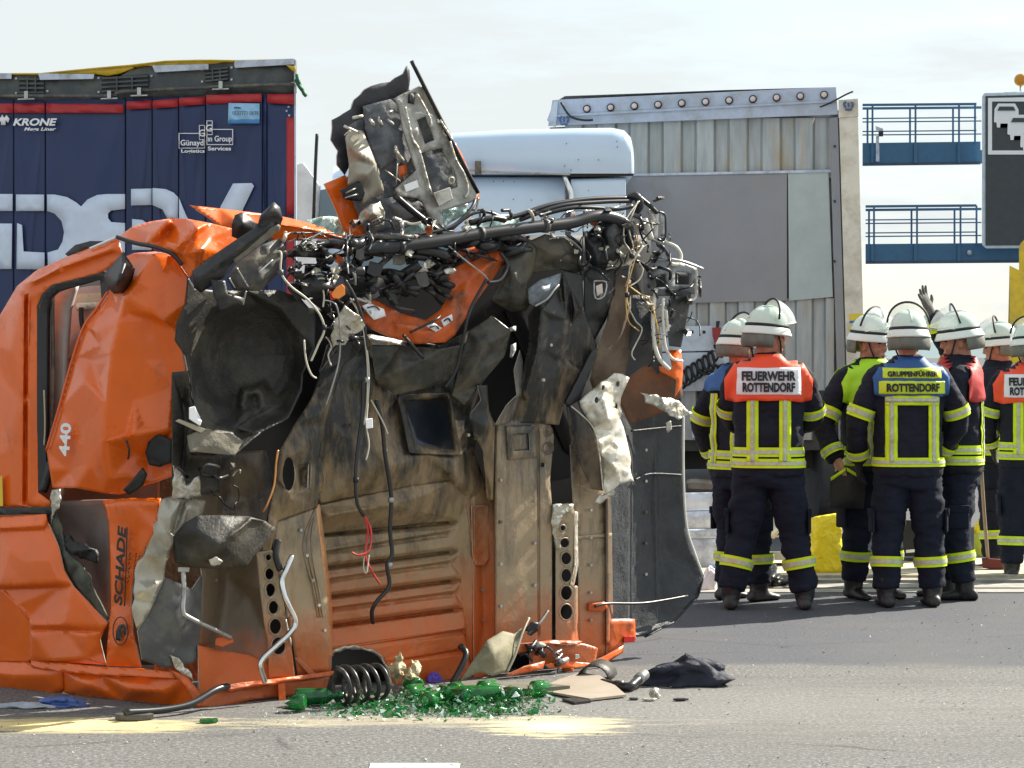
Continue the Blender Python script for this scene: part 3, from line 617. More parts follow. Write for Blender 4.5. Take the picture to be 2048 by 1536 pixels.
MB().tube([bc + Vector((0, .12 * k, 0)) for k in (-.9, -.7, 0, .7, .9)], [.10, .15, .165, .15, .10], 20).build('lamp_lens', amber, lamp, True)
MB().tube([bc - Vector((0, 0, .15)), bc - Vector((0, 0, .36))], .025, 8).build('stem', alu, lamp, True)
# yellow recovery truck whose flank shows at the picture's right
ym = M('truck_yellow', (.66, .47, .015), .4, var=.08, dirt=(.4, .3, .06), dscale=5)
yt_ = thing('recovery_truck', 'yellow recovery truck standing behind the firefighters', 'truck', B(2250, 1080, 21.5))
def Y_(px, py, off=0.): return B(px, py, 21 - off)
plate('body_side', yt_, ym, [(2019, 531), (2048, 545), (2420, 545), (2420, 960), (2010, 960), (2014, 740), (2019, 700)], 2.2, Y_, 0, bevel=.02)
plate('upper_frame', yt_, ym, [(2041, 487), (2048, 480), (2100, 440), (2400, 440), (2400, 546), (2038, 546), (2038, 497)], 1.8, Y_, -.15, bevel=.02)
plate('latch', yt_, black, [(2024, 651), (2034, 651), (2034, 659), (2024, 659)], .02, Y_, .02)
plate('chassis', yt_, black, [(2060, 955), (2420, 955), (2420, 1010), (2060, 1010)], 2, Y_, -.2)
for x_ in (2140, 2330):
    c_ = Y_(x_, 1000); c_.z = .5; MB().tube([c_ + Vector((0, -.02, 0)), c_ + Vector((0, .4, 0))], .5, 24).build('wheel', rubber, yt_, True, bevel=.03)

# ------------------------------------------------------------ the wrecked cab, standing on its rear wall with the floor turned to the viewer
def grime_mat(name, base, dusty, z0, z1, k=1., metal=.0, rough=.6):
    """road grime over the cab paint: grime rubs off towards the rear edge of the floor, where the orange shows"""
    m = M(name, base, rough, metal, var=.3, vscale=5, bump=.2, bscale=45, crump=.22, cscale=6.); N = m.node_tree; lk = N.links.new; b = N.nodes['Principled BSDF']
    src = b.inputs['Base Color'].links[0].from_socket
    t = N.nodes.new('ShaderNodeTexCoord'); mpn = N.nodes.new('ShaderNodeMapping'); mpn.inputs['Scale'].default_value = (3, 3, .8); lk(t.outputs['Object'], mpn.inputs['Vector'])
    q = N.nodes.new('ShaderNodeTexNoise'); q.inputs['Scale'].default_value = 3.; q.inputs['Detail'].default_value = 8; q.inputs['Roughness'].default_value = .7; lk(mpn.outputs['Vector'], q.inputs['Vector'])
    r1 = N.nodes.new('ShaderNodeValToRGB'); r1.color_ramp.elements[0].position = .42; r1.color_ramp.elements[1].position = .66; 
    sz = N.nodes.new('ShaderNodeSeparateXYZ'); lk(t.outputs['Object'], sz.inputs[0]); zz = N.nodes.new('ShaderNodeMapRange'); zz.inputs['From Min'].default_value = .5; zz.inputs['From Max'].default_value = 1.6; zz.inputs['To Min'].default_value = .21; zz.inputs['To Max'].default_value = -.13; lk(sz.outputs['Z'], zz.inputs['Value'])
    az = N.nodes.new('ShaderNodeMath'); lk(q.outputs['Fac'], az.inputs[0]); lk(zz.outputs['Result'], az.inputs[1]); lk(az.outputs[0], r1.inputs['Fac'])
    x1 = N.nodes.new('ShaderNodeMix'); x1.data_type = 'RGBA'; x1.inputs['B'].default_value = (*dusty, 1); lk(r1.outputs['Color'], x1.inputs['Factor']); lk(src, x1.inputs['A'])
    sp = N.nodes.new('ShaderNodeSeparateXYZ'); lk(t.outputs['Object'], sp.inputs[0])
    ad = N.nodes.new('ShaderNodeMath'); ad.operation = 'MULTIPLY_ADD'; lk(q.outputs['Fac'], ad.inputs[0]); ad.inputs[1].default_value = .55; lk(sp.outputs['Z'], ad.inputs[2])
    mr = N.nodes.new('ShaderNodeMapRange'); mr.inputs['From Min'].default_value = z0 + .27; mr.inputs['From Max'].default_value = z1 + .27; mr.inputs['To Min'].default_value = k; mr.inputs['To Max'].default_value = 0; lk(ad.outputs[0], mr.inputs['Value'])
    x2 = N.nodes.new('ShaderNodeMix'); x2.data_type = 'RGBA'; x2.inputs['B'].default_value = (.60, .12, .02, 1); lk(mr.outputs['Result'], x2.inputs['Factor']); lk(x1.outputs['Result'], x2.inputs['A'])
    lk(x2.outputs['Result'], b.inputs['Base Color']); return m
under = grime_mat('underbody_grime', (.027, .027, .025), (.28, .195, .105), .14, .62, metal=.25, rough=.36)
underd = grime_mat('underbody_dark', (.018, .018, .020), (.15, .108, .068), .08, .35, .8, rough=.4)
railm = grime_mat('rail_grime', (.075, .072, .064), (.36, .27, .17), .14, .45, .85, metal=.25, rough=.36)
archm = M('arch_liner', (.022, .020, .016), .5, var=.5, vscale=3, dirt=(.12, .10, .064), dscale=3.0, dpos=(.5, .82), bump=.4, bscale=60)
olive = M('olive_crumpled', (.038, .039, .032), .38, var=.4, vscale=4, dirt=(.12, .10, .065), dscale=4, bump=.2, metal=.2, crump=.45, cscale=8.)
fender = M('fender_liner', (.036, .040, .046), .5, var=.4, vscale=7, dirt=(.075, .07, .065), dscale=11, dpos=(.5, .78), bump=.35, bscale=80)
panelb = M('panel_back', (.46, .45, .40), .40, metal=.25, var=.25, vscale=4, dirt=(.17, .155, .13), dscale=6, bump=.15)
panelc = M('panel_cream', (.40, .37, .30), .34, metal=.5, var=.18, dirt=(.3, .27, .2), dscale=7, bump=.1)
insul = M('insulation_mat', (.10, .11, .125), .75, var=.35, vscale=10, dirt=(.20, .20, .19), dscale=10, bump=.5, bscale=30)
interior = M('cab_interior', (.12, .12, .115), .7, var=.2); interior2 = M('cab_interior_pale', (.33, .33, .31), .65, var=.15); beigei = M('cab_interior_beige', (.42, .38, .28), .6, var=.15)
hosem = M('hose_black', (.020, .021, .024), .35, var=.3)
RIM[0] = M('sheet_edge_glint', (.50, .47, .40), .4, metal=.3, var=.4, vscale=30)  # bare-metal sheet edges, made pale to paint in sunlit edge highlights
wr = thing('wrecked_truck_cab', 'crushed orange truck cab standing on its rear wall with its underside exposed', 'truck cab', (-.6, 12.1, 0))
def el(cx, cy, rx, ry, n=14, off=0.): return [(cx + rx * math.cos(2 * math.pi * i / n), cy + ry * math.sin(2 * math.pi * i / n), off) for i in range(n)]

# --- shell walls inside
c0 = Vector((FC[0], FC[1], 0)); d_ = Vector((FD[0], FD[1], 0)); up_ = Vector((-.821, .571, 0)); fn_ = Vector((FN[0], FN[1], 0))
def quadwall(name, a, b, c, d, mat, t):
    n = (b - a).cross(d - a).normalized() * t; return MB().prism([a, b, c, d], n).build(name, mat, wr)
k0 = c0 - fn_ * .42 + d_ * .05; k1 = k0 + d_ * 2.1; z = Vector((0, 0, 1))
quadwall('bulkhead', k0 + z * .06 - fn_*.05, k1 + z * .06, k1 + z * 1.75, k0 + z * 1.35, underd, .02)
r0 = c0 + up_ * 1.9 + d_ * .1; r1 = r0 + d_ * 2.0
quadwall('roof_skin', r0 + z * .05, r1 + z * .05, r1 + z * 1.85, r0 + z * 1.75, beigei, .03)
quadwall('rear_wall', k0 + z * .05, r0 + z * .05, r1 + z * .05, k1 + z * .05, interior, .03)
quadwall('far_side', k1 + z * .06, r1 + z * .06, r1 + z * 1.7, k1 + z * 1.7, orange, .03)

# --- floor
sheet('inner_floor_skin', wr, black, [(420, 600, -.24), (640, 620, -.24), (900, 600, -.24), (1060, 520, -.24), (1214, 560, -.24), (1214, 1300, -.24), (960, 1352, -.24), (660, 1396, -.24), (420, 1396, -.26)], thick=.01, edge=80, soft=0)  # black backing added behind the floor openings in place of their shade
sheet('floor_tunnel', wr, under, [(640, 740, -.1), (655, 690, -.08), (740, 668, -.12), (800, 680, -.16), (880, 690, -.16), (940, 660, -.12), (985, 632, -.08), (1022, 660, -.05), (1000, 720, -.02), (962, 770, -.06), (942, 830, -.1), (958, 850, -.05), (948, 905, -.1), (985, 1000, -.14), (950, 1010, -.13), (905, 985, -.1), (820, 975, -.08), (640, 1010, -.12), (632, 900, -.06), (645, 840, -.04)],
      [(690, 760, -.10), (740, 760, -.05), (760, 850, -.09), (700, 880, -.07), (900, 740, -.03), (860, 760, -.12), (960, 700, -.03), (800, 775, -.10), (908, 920, -.02), (850, 910, -.05), (780, 930, -.02), (720, 950, -.04), (680, 920, -.09), (880, 720, -.13), (920, 690, -.05), (1000, 640, -.02), (832, 700, -.2), (930, 790, -.02), (915, 960, -.03)],
      [[(806, 800, -.1), (892, 796, -.08), (911, 900, -.06), (830, 893, -.08)]], thick=.005, edge=14, soft=2, amp=.006, nsc=3)
sheet('floor_window_frame', wr, under, [(796, 790, -.06), (898, 786, -.03), (920, 909, -.02), (820, 905, -.04)], (), [[(808, 802, -.075), (890, 798, -.06), (908, 898, -.045), (832, 891, -.06)]], thick=.01, edge=20, soft=0)
sheet('floor_opening_cover', wr, M('dark_blue_grey_pad', (.022, .03, .045), .35, var=.5, vscale=4), [(796, 790, -.2), (905, 786, -.2), (922, 912, -.2), (818, 905, -.2)], [(850, 850, -.23)], thick=.006, edge=20)
gro = [(640, 1068, 902, 1042), (647, 1134, 902, 1101), (655, 1192, 906, 1159), (660, 1250, 910, 1217)]
mid = [(640, 999, 822, 959), (644, 1108, 902, 1066), (651, 1163, 902, 1126), (658, 1221, 910, 1187), (663, 1300, 930, 1262), (664, 1340, 935, 1300)]
cr = []
for a in gro:
    for dy, of in ((-7, -.115), (-1, -.125), (2, -.168), (8, -.135)): cr.append([(a[0] - 2, a[1] + dy, of), (a[2], a[3] + dy, of + .008), (a[2] + 16, a[3] + dy - 2, -.115)])
for a in mid:
    for dy, of in ((-6, -.112), (0, -.135), (8, -.118)): cr.append([(a[0] - 2, a[1] + dy, of), (a[2], a[3] + dy, of + .006)])
cr.append([(660, 1030, -.05), (780, 1010, -.045), (860, 985, -.05), (905, 960, -.06)])
hole_ring = [(662, 1400, -.1), (662, 1312, -.1)] + [(p[0], p[1], -.09) for p in ((668, 1300), (690, 1293), (705, 1297), (720, 1294), (745, 1300), (765, 1315), (778, 1340), (786, 1372), (790, 1400))]
sheet('ribbed_floor', wr, under, [(632, 1012, -.1), (820, 972, -.08), (905, 962, -.06), (950, 985, -.1), (952, 1362, -.1)] + [(800, 1398, -.1)] + hole_ring[::-1] + [(648, 1250, -.13), (640, 1090, -.13)], creases=cr, thick=.004, edge=9, soft=1, amp=.002, nsc=4)
sheet('floor_hole_lip', wr, bare, jagged([(662, 1312, -.09), (668, 1300, -.06), (690, 1292, -.05), (720, 1293, -.05), (745, 1299, -.06), (766, 1314, -.06), (780, 1342, -.06), (788, 1380, -.06), (783, 1380, -.09), (774, 1344, -.09), (762, 1319, -.09), (742, 1304, -.09), (718, 1299, -.09), (692, 1298, -.09), (671, 1305, -.09)], 9, 1.3, 4), thick=.004, edge=9)
sheet('floor_side_channel', wr, grime_mat('channel_grime', (.10, .075, .05), (.24, .13, .06), .35, .9, .95), [(928, 960, -.10), (948, 905, -.09), (962, 950, -.12), (985, 1000, -.10), (993, 1100, -.06), (992, 1340, -.06), (948, 1366, -.09), (946, 1100, -.10)], [(958, 1040, -.11), (968, 1040, -.10), (964, 1120, -.13), (955, 1080, -.13), (972, 1090, -.11), (968, 1250, -.12)], thick=.004, edge=12, soft=2)
sheet('channel_pocket', wr, MATS['channel_grime'], [(943, 1012, -.09), (976, 1010, -.09), (977, 1120, -.09), (970, 1130, -.09), (952, 1130, -.09), (945, 1110, -.09)], [(960, 1030, -.125), (962, 1110, -.125), (952, 1060, -.11), (970, 1060, -.11)], thick=.003, edge=8, soft=1)

# --- longitudinal rails
rl = [(985, 846, -.14), (990, 846, -.02), (998, 842, .0), (1060, 838, .0), (1100, 850, .0), (1108, 872, -.02), (1100, 960, -.01), (1104, 1010, .0), (1104, 1288, .0), (1078, 1294, .0), (995, 1322, .0), (988, 1322, -.02), (985, 1322, -.14)]
ro_ = sheet('chassis_rail', wr, railm, rl, [(1020, 1000, .004), (1040, 1200, .003)], [el(1096, 864, 4, 4), el(1097, 930, 5, 5), el(1122 - 20, 925, 4, 4)[:0] or el(1070, 930, 0.1, .1, 3)] and [el(1096, 866, 4, 4), el(1086, 930, 5, 5)],
      creases=[[(990, 860, -.01), (990, 1310, -.01)], [(994, 860, .0), (994, 1310, .0)], [(1072, 850, .0), (1074, 1280, .0)], [(1076, 850, -.012), (1077, 1280, -.012)], [(1080, 850, .0), (1081, 1280, .0)]], thick=.006, edge=16, soft=1, amp=.003, nsc=2)
sheet('rail_boss', ro_, railm, [(1012, 852, .01), (1070, 850, .01), (1074, 915, .01), (1016, 920, .01)], [(1020, 860, .022), (1062, 858, .022), (1066, 908, .022), (1024, 910, .022)], [[(1026, 868, .022), (1058, 867, .022), (1060, 900, .022), (1029, 902, .022)]], thick=.004, edge=10, soft=0)
sheet('rail_boss_face', ro_, railm, [(1024, 866, .008), (1060, 865, .008), (1062, 902, .008), (1027, 904, .008)], [(1040, 880, .014)], thick=.003, edge=12)
for hx, hy, r_ in ((1097, 862, 9), (1096, 896, 13)): sheet('rail_dimple', ro_, underd, el(hx, hy, r_, r_ * 1.1, 14, .006), [(hx, hy, -.012)], thick=.003, edge=6, soft=1)
HR = [(1126, 1056, 5, 5), (1130, 1086, 9, 9), (1133, 1117, 10, 12), (1133, 1151, 10, 13), (1133, 1186, 11, 14), (1133, 1224, 12, 15)]
hr = sheet('hole_rail', wr, railm, [(1106, 1010, .005), (1140, 1006, .01), (1150, 1022, .01), (1153, 1130, .01), (1148, 1170, .01), (1150, 1270, .01), (1152, 1290, .01), (1112, 1292, .005), (1112, 1100, .005), (1104, 1046, .005)], (), [el(*h_, 16, .008) for h_ in HR] + [[(1121, 1291.5, .006), (1120, 1276, .006), (1127, 1265, .006), (1138, 1265, .006), (1145, 1276, .008), (1145, 1291, .008)][::-1]][:0], thick=.006, edge=14, soft=0)
for h_ in HR: sheet('hole_rim', hr, railm, el(h_[0], h_[1], h_[2] + 1.6, h_[3] + 1.6, 16, .012), (), [el(h_[0], h_[1], h_[2], h_[3], 16, .004)], thick=.002, edge=8, soft=0)
sheet('torn_flange', wr, bare, jagged([(1106, 1009, .02), (1148, 1008, .03), (1146, 1020, .02), (1126, 1030, .03), (1118, 1052, .04), (1112, 1062, .03), (1122, 1098, .03), (1112, 1100, .01), (1102, 1046, .02)], 10, 1.5, 3), thick=.004, edge=8)
sheet('rail_flange', wr, bare, [(1149, 1022, .01), (1156, 1024, -.05), (1158, 1130, -.05), (1148, 1172, -.04), (1141, 1170, .02), (1150, 1130, .02)], thick=.004, edge=10, soft=0)
sheet('rail_flange', wr, railm, [(1150, 1172, .008), (1158, 1172, -.06), (1160, 1290, -.06), (1151, 1290, .008)], thick=.004, edge=10, soft=0)
sheet('floor_outer_panel', wr, railm, [(1140, 890, -.07), (1160, 880, -.07), (1210, 980, -.06), (1213, 1100, -.05), (1214, 1310, -.05), (1160, 1330, -.05), (1156, 1100, -.06), (1146, 1010, -.07)], [(1180, 1200, -.058)], thick=.005, edge=20, soft=1, amp=.002)
sheet('seam_strip', wr, railm, [(1157, 1072, -.04), (1224, 1066, -.045), (1224, 1074, -.045), (1157, 1078, -.04)], thick=.004, edge=20, soft=0)
sheet('outer_tube', wr, underd, [(1207, 990, -.07), (1212, 990, -.03), (1216, 990, -.03), (1222, 990, -.08), (1226, 1200, -.08), (1225, 1290, -.07), (1218, 1290, -.03), (1213, 1290, -.03), (1209, 1100, -.06)], creases=[[(1212, 990, -.03), (1213, 1290, -.03)], [(1216, 990, -.03), (1218, 1290, -.03)]], thick=.003, edge=14, soft=1)
sheet('orange_corner', wr, orange_d, [(1214, 1238, -.04), (1270, 1238, -.05), (1272, 1280, -.05), (1248, 1284, -.05), (1246, 1305, -.05), (1214, 1326, -.04)], thick=.006, edge=16)
plate('reflector', wr, M('red_reflector', (.55, .02, .012), .25), [(1248, 1272), (1270, 1272), (1270, 1284), (1248, 1286)], .02, F, -.03)
HL = [(537, 1115, 5, 6), (539, 1148, 8, 11), (541, 1180, 9, 13), (547, 1215, 9, 13), (551, 1253, 11, 15), (557, 1292, 13, 17)]
hl = sheet('hole_rail', wr, railm, [(512, 1104, .0), (544, 1100, .02), (560, 1152, .03), (572, 1228, .03), (583, 1294, .03), (590, 1354, .03), (538, 1358, .01), (536, 1283, .01), (528, 1246, .01), (519, 1173, .0)], (), [el(*h_, 16, .018) for h_ in HL], thick=.006, edge=12, soft=0)
for h_ in HL: sheet('hole_rim', hl, railm, el(h_[0], h_[1], h_[2] + 1.6, h_[3] + 1.6, 16, .024), (), [el(h_[0], h_[1], h_[2], h_[3], 16, .015)], thick=.002, edge=8, soft=0)
sheet('rail_flange', wr, bare, jagged([(545, 1104, .02), (556, 1118, .05), (566, 1160, .06), (578, 1228, .06), (572, 1240, .06), (576, 1262, .05), (584, 1294, .04), (574, 1240, .03), (560, 1160, .03)], 12, 1.2, 5), thick=.004, edge=9, soft=0)
sheet('inner_panel', wr, railm, [(552, 1040, -.01), (590, 1030, .0), (632, 1014, .0), (640, 1080, .0), (654, 1200, .0), (662, 1312, .0), (662, 1346, .0), (596, 1350, -.01), (588, 1300, -.01), (574, 1226, -.01), (562, 1150, -.01), (546, 1104, -.02)], [(610, 1100, .006), (600, 1200, -.004), (640, 1250, .01), (620, 1300, -.003)], thick=.005, edge=16, soft=2, amp=.004, nsc=2)
for q in ((0, .002), (3, -.0)):
    pass
sheet('panel_flange', wr, grime_mat('flange_orange', (.60, .42, .26), (.66, .36, .16), .2, 1.0, .6, rough=.35), [(630, 1010, .0), (640, 1008, -.05), (650, 1080, -.10), (664, 1200, -.12), (668, 1312, -.12), (662, 1314, .0), (654, 1200, .0), (640, 1080, .0)], thick=.004, edge=12, soft=0)
sheet('wheel_well_panel', wr, underd, [(398, 915, -.06), (470, 905, -.12), (532, 900, -.08), (548, 960, -.05), (548, 1000, -.04), (522, 1104, -.03), (530, 1180, -.02), (540, 1284, -.02), (542, 1362, -.02), (470, 1378, -.05), (396, 1412, -.02), (398, 1300, -.03), (404, 1150, -.03), (385, 1000, -.04)], [(450, 1000, -.2), (450, 1150, -.22), (440, 1250, -.2), (490, 1000, -.16), (500, 1200, -.12), (420, 1300, -.14), (480, 1330, -.1), (425, 1100, -.12), (415, 960, -.1)], thick=.005, edge=14, soft=3, amp=.004, nsc=3)
sheet('orange_sill_corner', wr, grime_mat('sill_grime', (.30, .16, .07), (.45, .16, .05), .25, .6, .9), [(396, 1290, .0), (440, 1300, -.06), (500, 1310, -.06), (540, 1330, -.02), (545, 1360, .0), (460, 1380, .0), (400, 1412, .0)], [(450, 1340, -.05)], thick=.005, edge=14, soft=1)
fr = sheet('curved_frame', wr, under, [(640, 744, .0), (672, 700, .02), (690, 720, .02), (668, 790, .03), (650, 850, .03), (640, 910, .02), (648, 960, .01), (634, 1016, .0), (556, 1042, .01), (540, 1108, .01), (524, 1104, .0), (538, 1030, .01), (552, 960, .02), (558, 905, .03), (590, 850, .03), (622, 800, .02)], [(600, 900, .06), (590, 950, .055), (640, 830, .06), (655, 760, .05), (580, 1000, .05), (620, 930, .02), (566, 930, .05), (548, 1060, .04)], [el(578, 948, 13, 34, 16, .05), [(596, 932, .03), (618, 928, .03), (616, 975, .03), (600, 985, .03)]], thick=.006, edge=10, soft=1)
sheet('frame_pocket', fr, under, [(592, 926, .04), (622, 922, .035), (621, 982, .035), (594, 992, .04)], [(606, 955, -.02)], thick=.004, edge=9, soft=1)
hose('copper_wire', [(556, 900, .08), (552, 930, .08), (548, 970, .08), (536, 1005, .08), (526, 1024, .06)], .005, M('copper', (.65, .30, .10), .35, metal=.6), wr)
for dx in (0, 5, 10): hose('frame_seam', [(630 + dx * .2, 1020, .004), (606 + dx * 1.6, 1090, .006), (628 + dx, 1180, .008), (636 + dx, 1235, .006)], .0035, railm, wr)

# --- bowl-shaped wheel arch liner
al_ = [(376, 553, .05), (391, 577, .03), (440, 582, -.02), (486, 580, -.06), (559, 580, -.05), (602, 597, -.01), (632, 633, .04), (630, 692, .06), (604, 750, .06), (602, 783, .07), (577, 837, .09), (522, 865, .11), (470, 910, .14), (382, 902, .14), (374, 872, .12), (392, 850, .06), (388, 801, .04), (380, 750, .03), (373, 712, .04), (351, 680, .06), (354, 648, .06), (372, 606, .05)]
ap = []
for rr, dp in ((.97, -.02), (.84, -.07), (.68, -.11), (.5, -.145), (.3, -.17), (.05, -.18)):
    for k in range(14):
        a = 2 * math.pi * k / 14; ap.append((492 + 116 * rr * math.cos(a), 712 + 128 * rr * math.sin(a), dp))
ap += [(x, y, d) for x, y, d in el(505, 801, 21, 22, 14, .0)] + el(505, 801, 11, 12, 10, -.045) + [(505, 801, -.06)] + [(400, 862, .13), (430, 866, .13), (466, 870, .12), (474, 850, .05), (482, 880, .10), (478, 868, .0), (476, 858, .03), (420, 855, .06), (440, 845, .03)]
al_obj = sheet('wheel_arch_liner', wr, archm, al_, ap, thick=.006, edge=7, soft=4, amp=.004, nsc=2.5)
sheet('arch_lower_lip', al_obj, M('dusty_lip', (.19, .17, .125), .7, var=.3, vscale=9, bump=.4), [(376, 872, .135), (404, 858, .14), (466, 868, .14), (486, 882, .13), (470, 911, .15), (382, 903, .15)], [(430, 885, .155)], thick=.012, edge=9, soft=1, amp=.004)
plate('clip', al_obj, M('clip_beige', (.38, .33, .24), .6), [(350, 842), (358, 838), (412, 858), (402, 866)], .05, F, .15); plate('clip_post', al_obj, white, [(378, 815), (390, 812), (394, 838), (404, 842), (400, 852), (378, 838)], .03, F, .17)
sheet('corner_liner', wr, archm, [(345, 745, .0), (376, 742, .03), (384, 800, .03), (392, 850, .04), (376, 880, .04), (382, 912, .04), (440, 912, -.05), (440, 985, -.1), (345, 992, .0)], [(365, 800, -.05), (372, 860, -.02), (365, 950, -.04)], thick=.006, edge=12, soft=2)
# black plastic beam and housings above the arch
sheet('plastic_beam', wr, plastic, [(384, 542, .1), (430, 508, .13), (480, 474, .15), (515, 452, .16), (520, 430, .18), (548, 404, .2), (560, 415, .2), (566, 437, .18), (559, 456, .14), (508, 496, .12), (468, 525, .1), (449, 554, .08), (402, 586, .06), (388, 576, .08)], creases=[[(396, 556, .14), (470, 504, .17), (540, 452, .18)], [(515, 452, .12), (545, 440, .17), (562, 446, .16)], [(525, 432, .21), (548, 424, .22)]], thick=.012, edge=12, soft=0)
sheet('beam_face', wr, M('dusty_plastic', (.16, .145, .105), .6, var=.3, vscale=14, bump=.3), [(512, 478, .155), (556, 448, .175), (562, 452, .165), (558, 462, .15), (510, 498, .14), (472, 526, .12), (466, 516, .125)], thick=.006, edge=12)
sheet('round_cover', wr, plastic, [(464, 473, .02), (463, 450, .04), (470, 430, .05), (484, 424, .05), (500, 434, .05), (512, 446, .04), (508, 462, .03), (480, 480, .02)], [(486, 448, .1)], thick=.006, edge=8, soft=2)
hs = sheet('battery_housing', wr, greyplastic, [(453, 557, .06), (470, 530, .06), (522, 490, .06), (559, 476, .05), (574, 500, .03), (562, 540, .03), (537, 566, .03), (520, 582, .02), (468, 582, .04)], [(500, 540, .10), (530, 510, .1), (545, 545, .07)], creases=[[(476, 540, .09), (490, 575, .09)], [(508, 520, .11), (524, 560, .1)], [(534, 500, .1), (548, 530, .08)]], thick=.006, edge=10, soft=0, amp=.004)
for a, b in (((458, 556), (470, 576)), ((473, 535), (496, 574)), ((517, 545), (545, 520)), ((492, 582), (486, 610))): hose('rib_edge', [(a[0], a[1], .12), (b[0], b[1], .1)], .004, steel, hs)
sheet('torn_flap', wr, plastic, jagged([(420, 556, .1), (450, 562, .12), (456, 588, .14), (488, 596, .12), (486, 610, .12), (440, 620, .1), (428, 590, .1)], 12, 1.5, 8), thick=.006, edge=10)

# --- left lower corner: torn cream sheet, mud flap, bent rods
sheet('torn_corner_sheet', wr, panelc, jagged([(325, 998, .02), (372, 995, .0), (412, 1002, -.02), (404, 1030, .0), (352, 1072, .05), (330, 1140, .03), (328, 1158, .03), (300, 1222, .05), (274, 1258, .03), (264, 1215, .03), (270, 1142, .02), (308, 1068, .04)], 14, 2, 11), [(340, 1030, .07), (310, 1110, .06), (290, 1180, .07), (375, 1010, .05)], creases=[[(360, 1000, .06), (338, 1066, .06)], [(366, 1000, -.02), (346, 1066, .0)]], plane=F, thick=.004, edge=10, soft=1)
sheet('torn_bracket', wr, bare, jagged([(346, 930, .05), (366, 950, .06), (372, 972, .05), (398, 952, .06), (402, 992, .04), (346, 1000, .04)], 9, 2, 12), thick=.004, edge=9)
sheet('lower_corner_plate', wr, M('grey_liner', (.075, .078, .082), .55, var=.2, dirt=(.15, .14, .12), dscale=6), [(300, 1222, .0), (330, 1154, .02), (384, 1178, .02), (404, 1150, -.03), (398, 1300, -.02), (388, 1326, .0), (330, 1336, .0), (284, 1320, .0), (275, 1262, .02)], [(350, 1230, .05), (320, 1290, .02)], thick=.005, edge=14, soft=2)
sheet('torn_paint_edge', wr, bare, jagged([(340, 1310, .02), (362, 1322, .02), (384, 1350, .02), (388, 1366, .01), (372, 1350, .01), (352, 1338, .01)], 7, 2, 14), thick=.003, edge=7)
mf = sheet('mud_flap', wr, archm, [(344, 1076, .04), (366, 1048, .1), (395, 1031, .14), (440, 1030, .16), (500, 1033, .16), (530, 1042, .14), (553, 1058, .10), (530, 1090, .12), (508, 1112, .14), (493, 1134, .14), (440, 1138, .12), (391, 1136, .08), (350, 1125, .04)], [(420, 1080, .22), (460, 1060, .21), (390, 1060, .17)], creases=[[(502, 1037, .2), (470, 1066, .24), (440, 1092, .24), (409, 1119, .18)], [(506, 1044, .15), (474, 1074, .19), (450, 1098, .2), (425, 1124, .15)]], thick=.006, edge=11, soft=1)
sheet('flap_bolt', mf, bare, jagged([(418, 1120, .2), (432, 1114, .22), (446, 1122, .21), (440, 1130, .2), (422, 1130, .2)], 6, 1.5, 2), thick=.006, edge=6)
hose('bent_bracket', [(366, 1138, .04), (368, 1180, .05), (366, 1222, .06), (380, 1236, .06), (430, 1260, .03), (462, 1276, .0)], .011, steel, wr)
plate('bracket_foot', wr, orange_d, [(432, 1276), (464, 1270), (468, 1284), (444, 1294), (430, 1290)], .05, F, .0); plate('bracket_head', wr, steel, [(356, 1134), (380, 1134), (378, 1144), (356, 1144)], .03, F, .06)
hose('bent_pipe', [(584, 1112, .08), (572, 1140, .1), (564, 1162, .1), (568, 1188, .11), (577, 1210, .12), (591, 1244, .12), (578, 1268, .12), (550, 1294, .12), (526, 1318, .11), (521, 1334, .11), (530, 1364, .1)], .0135, chrome, wr, seg=10)
hose('pipe_bracket', [(556, 1080, .06), (552, 1110, .07), (560, 1140, .07)], .016, hosem, wr)
sheet('cross_bar', wr, orange_d, [(440, 1370, .03), (560, 1356, .04), (668, 1342, .02), (668, 1350, .02), (560, 1364, .06), (450, 1380, .05)], thick=.02, edge=16)
sheet('cross_bar_lower', wr, underd, [(450, 1378, .0), (560, 1366, .0), (660, 1350, -.03), (650, 1390, -.04), (560, 1392, -.01), (500, 1400, .0), (430, 1424, .02), (400, 1412, .02), (420, 1390, .02)], [(500, 1382, -.02)], thick=.01, edge=14)
plate('bracket', wr, orange_d, [(556, 1366), (570, 1366), (572, 1410), (558, 1412)], .06, F, .04); plate('brace', wr, underd, [(588, 1316), (598, 1316), (636, 1352), (622, 1354)], .04, F, .01)
hose('rubber_pipe', [(456, 1372, .08), (430, 1380, .12), (380, 1408, .16), (320, 1420, .18), (250, 1424, .2)], .016, hosem, wr)
sheet('dark_box', wr, black, [(606, 1358, -.06), (662, 1352, -.06), (664, 1404, -.06), (604, 1404, -.06)], thick=.02, edge=30)

# --- crushed front end: orange crossmember, olive sheets, right longitudinal
om = sheet('front_crossmember', wr, orange_d, [(711, 607, .02), (725, 640, .03), (745, 660, .03), (790, 678, .04), (831, 688, .05), (891, 685, .05), (910, 670, .05), (940, 622, .03), (965, 585, .03), (1000, 540, .02), (1032, 500, .0), (1014, 486, .0), (975, 506, .0), (930, 520, .0), (897, 530, .0), (894, 552, .0), (904, 578, .02), (880, 620, .02), (852, 640, .02), (800, 626, .0), (760, 604, .0), (730, 594, .0)],
      [(840, 665, .10), (880, 660, .10), (760, 632, .07), (800, 648, .08), (930, 590, .09), (960, 545, .08), (910, 632, .1), (990, 520, .06)], creases=[[(720, 612, .0), (780, 642, .03), (850, 655, .05)], [(905, 600, .05), (935, 560, .04)]], thick=.006, edge=10, soft=1, amp=.008, nsc=3)
lab = M('sticker_white', (.75, .75, .78), .5, var=.2, vscale=30)
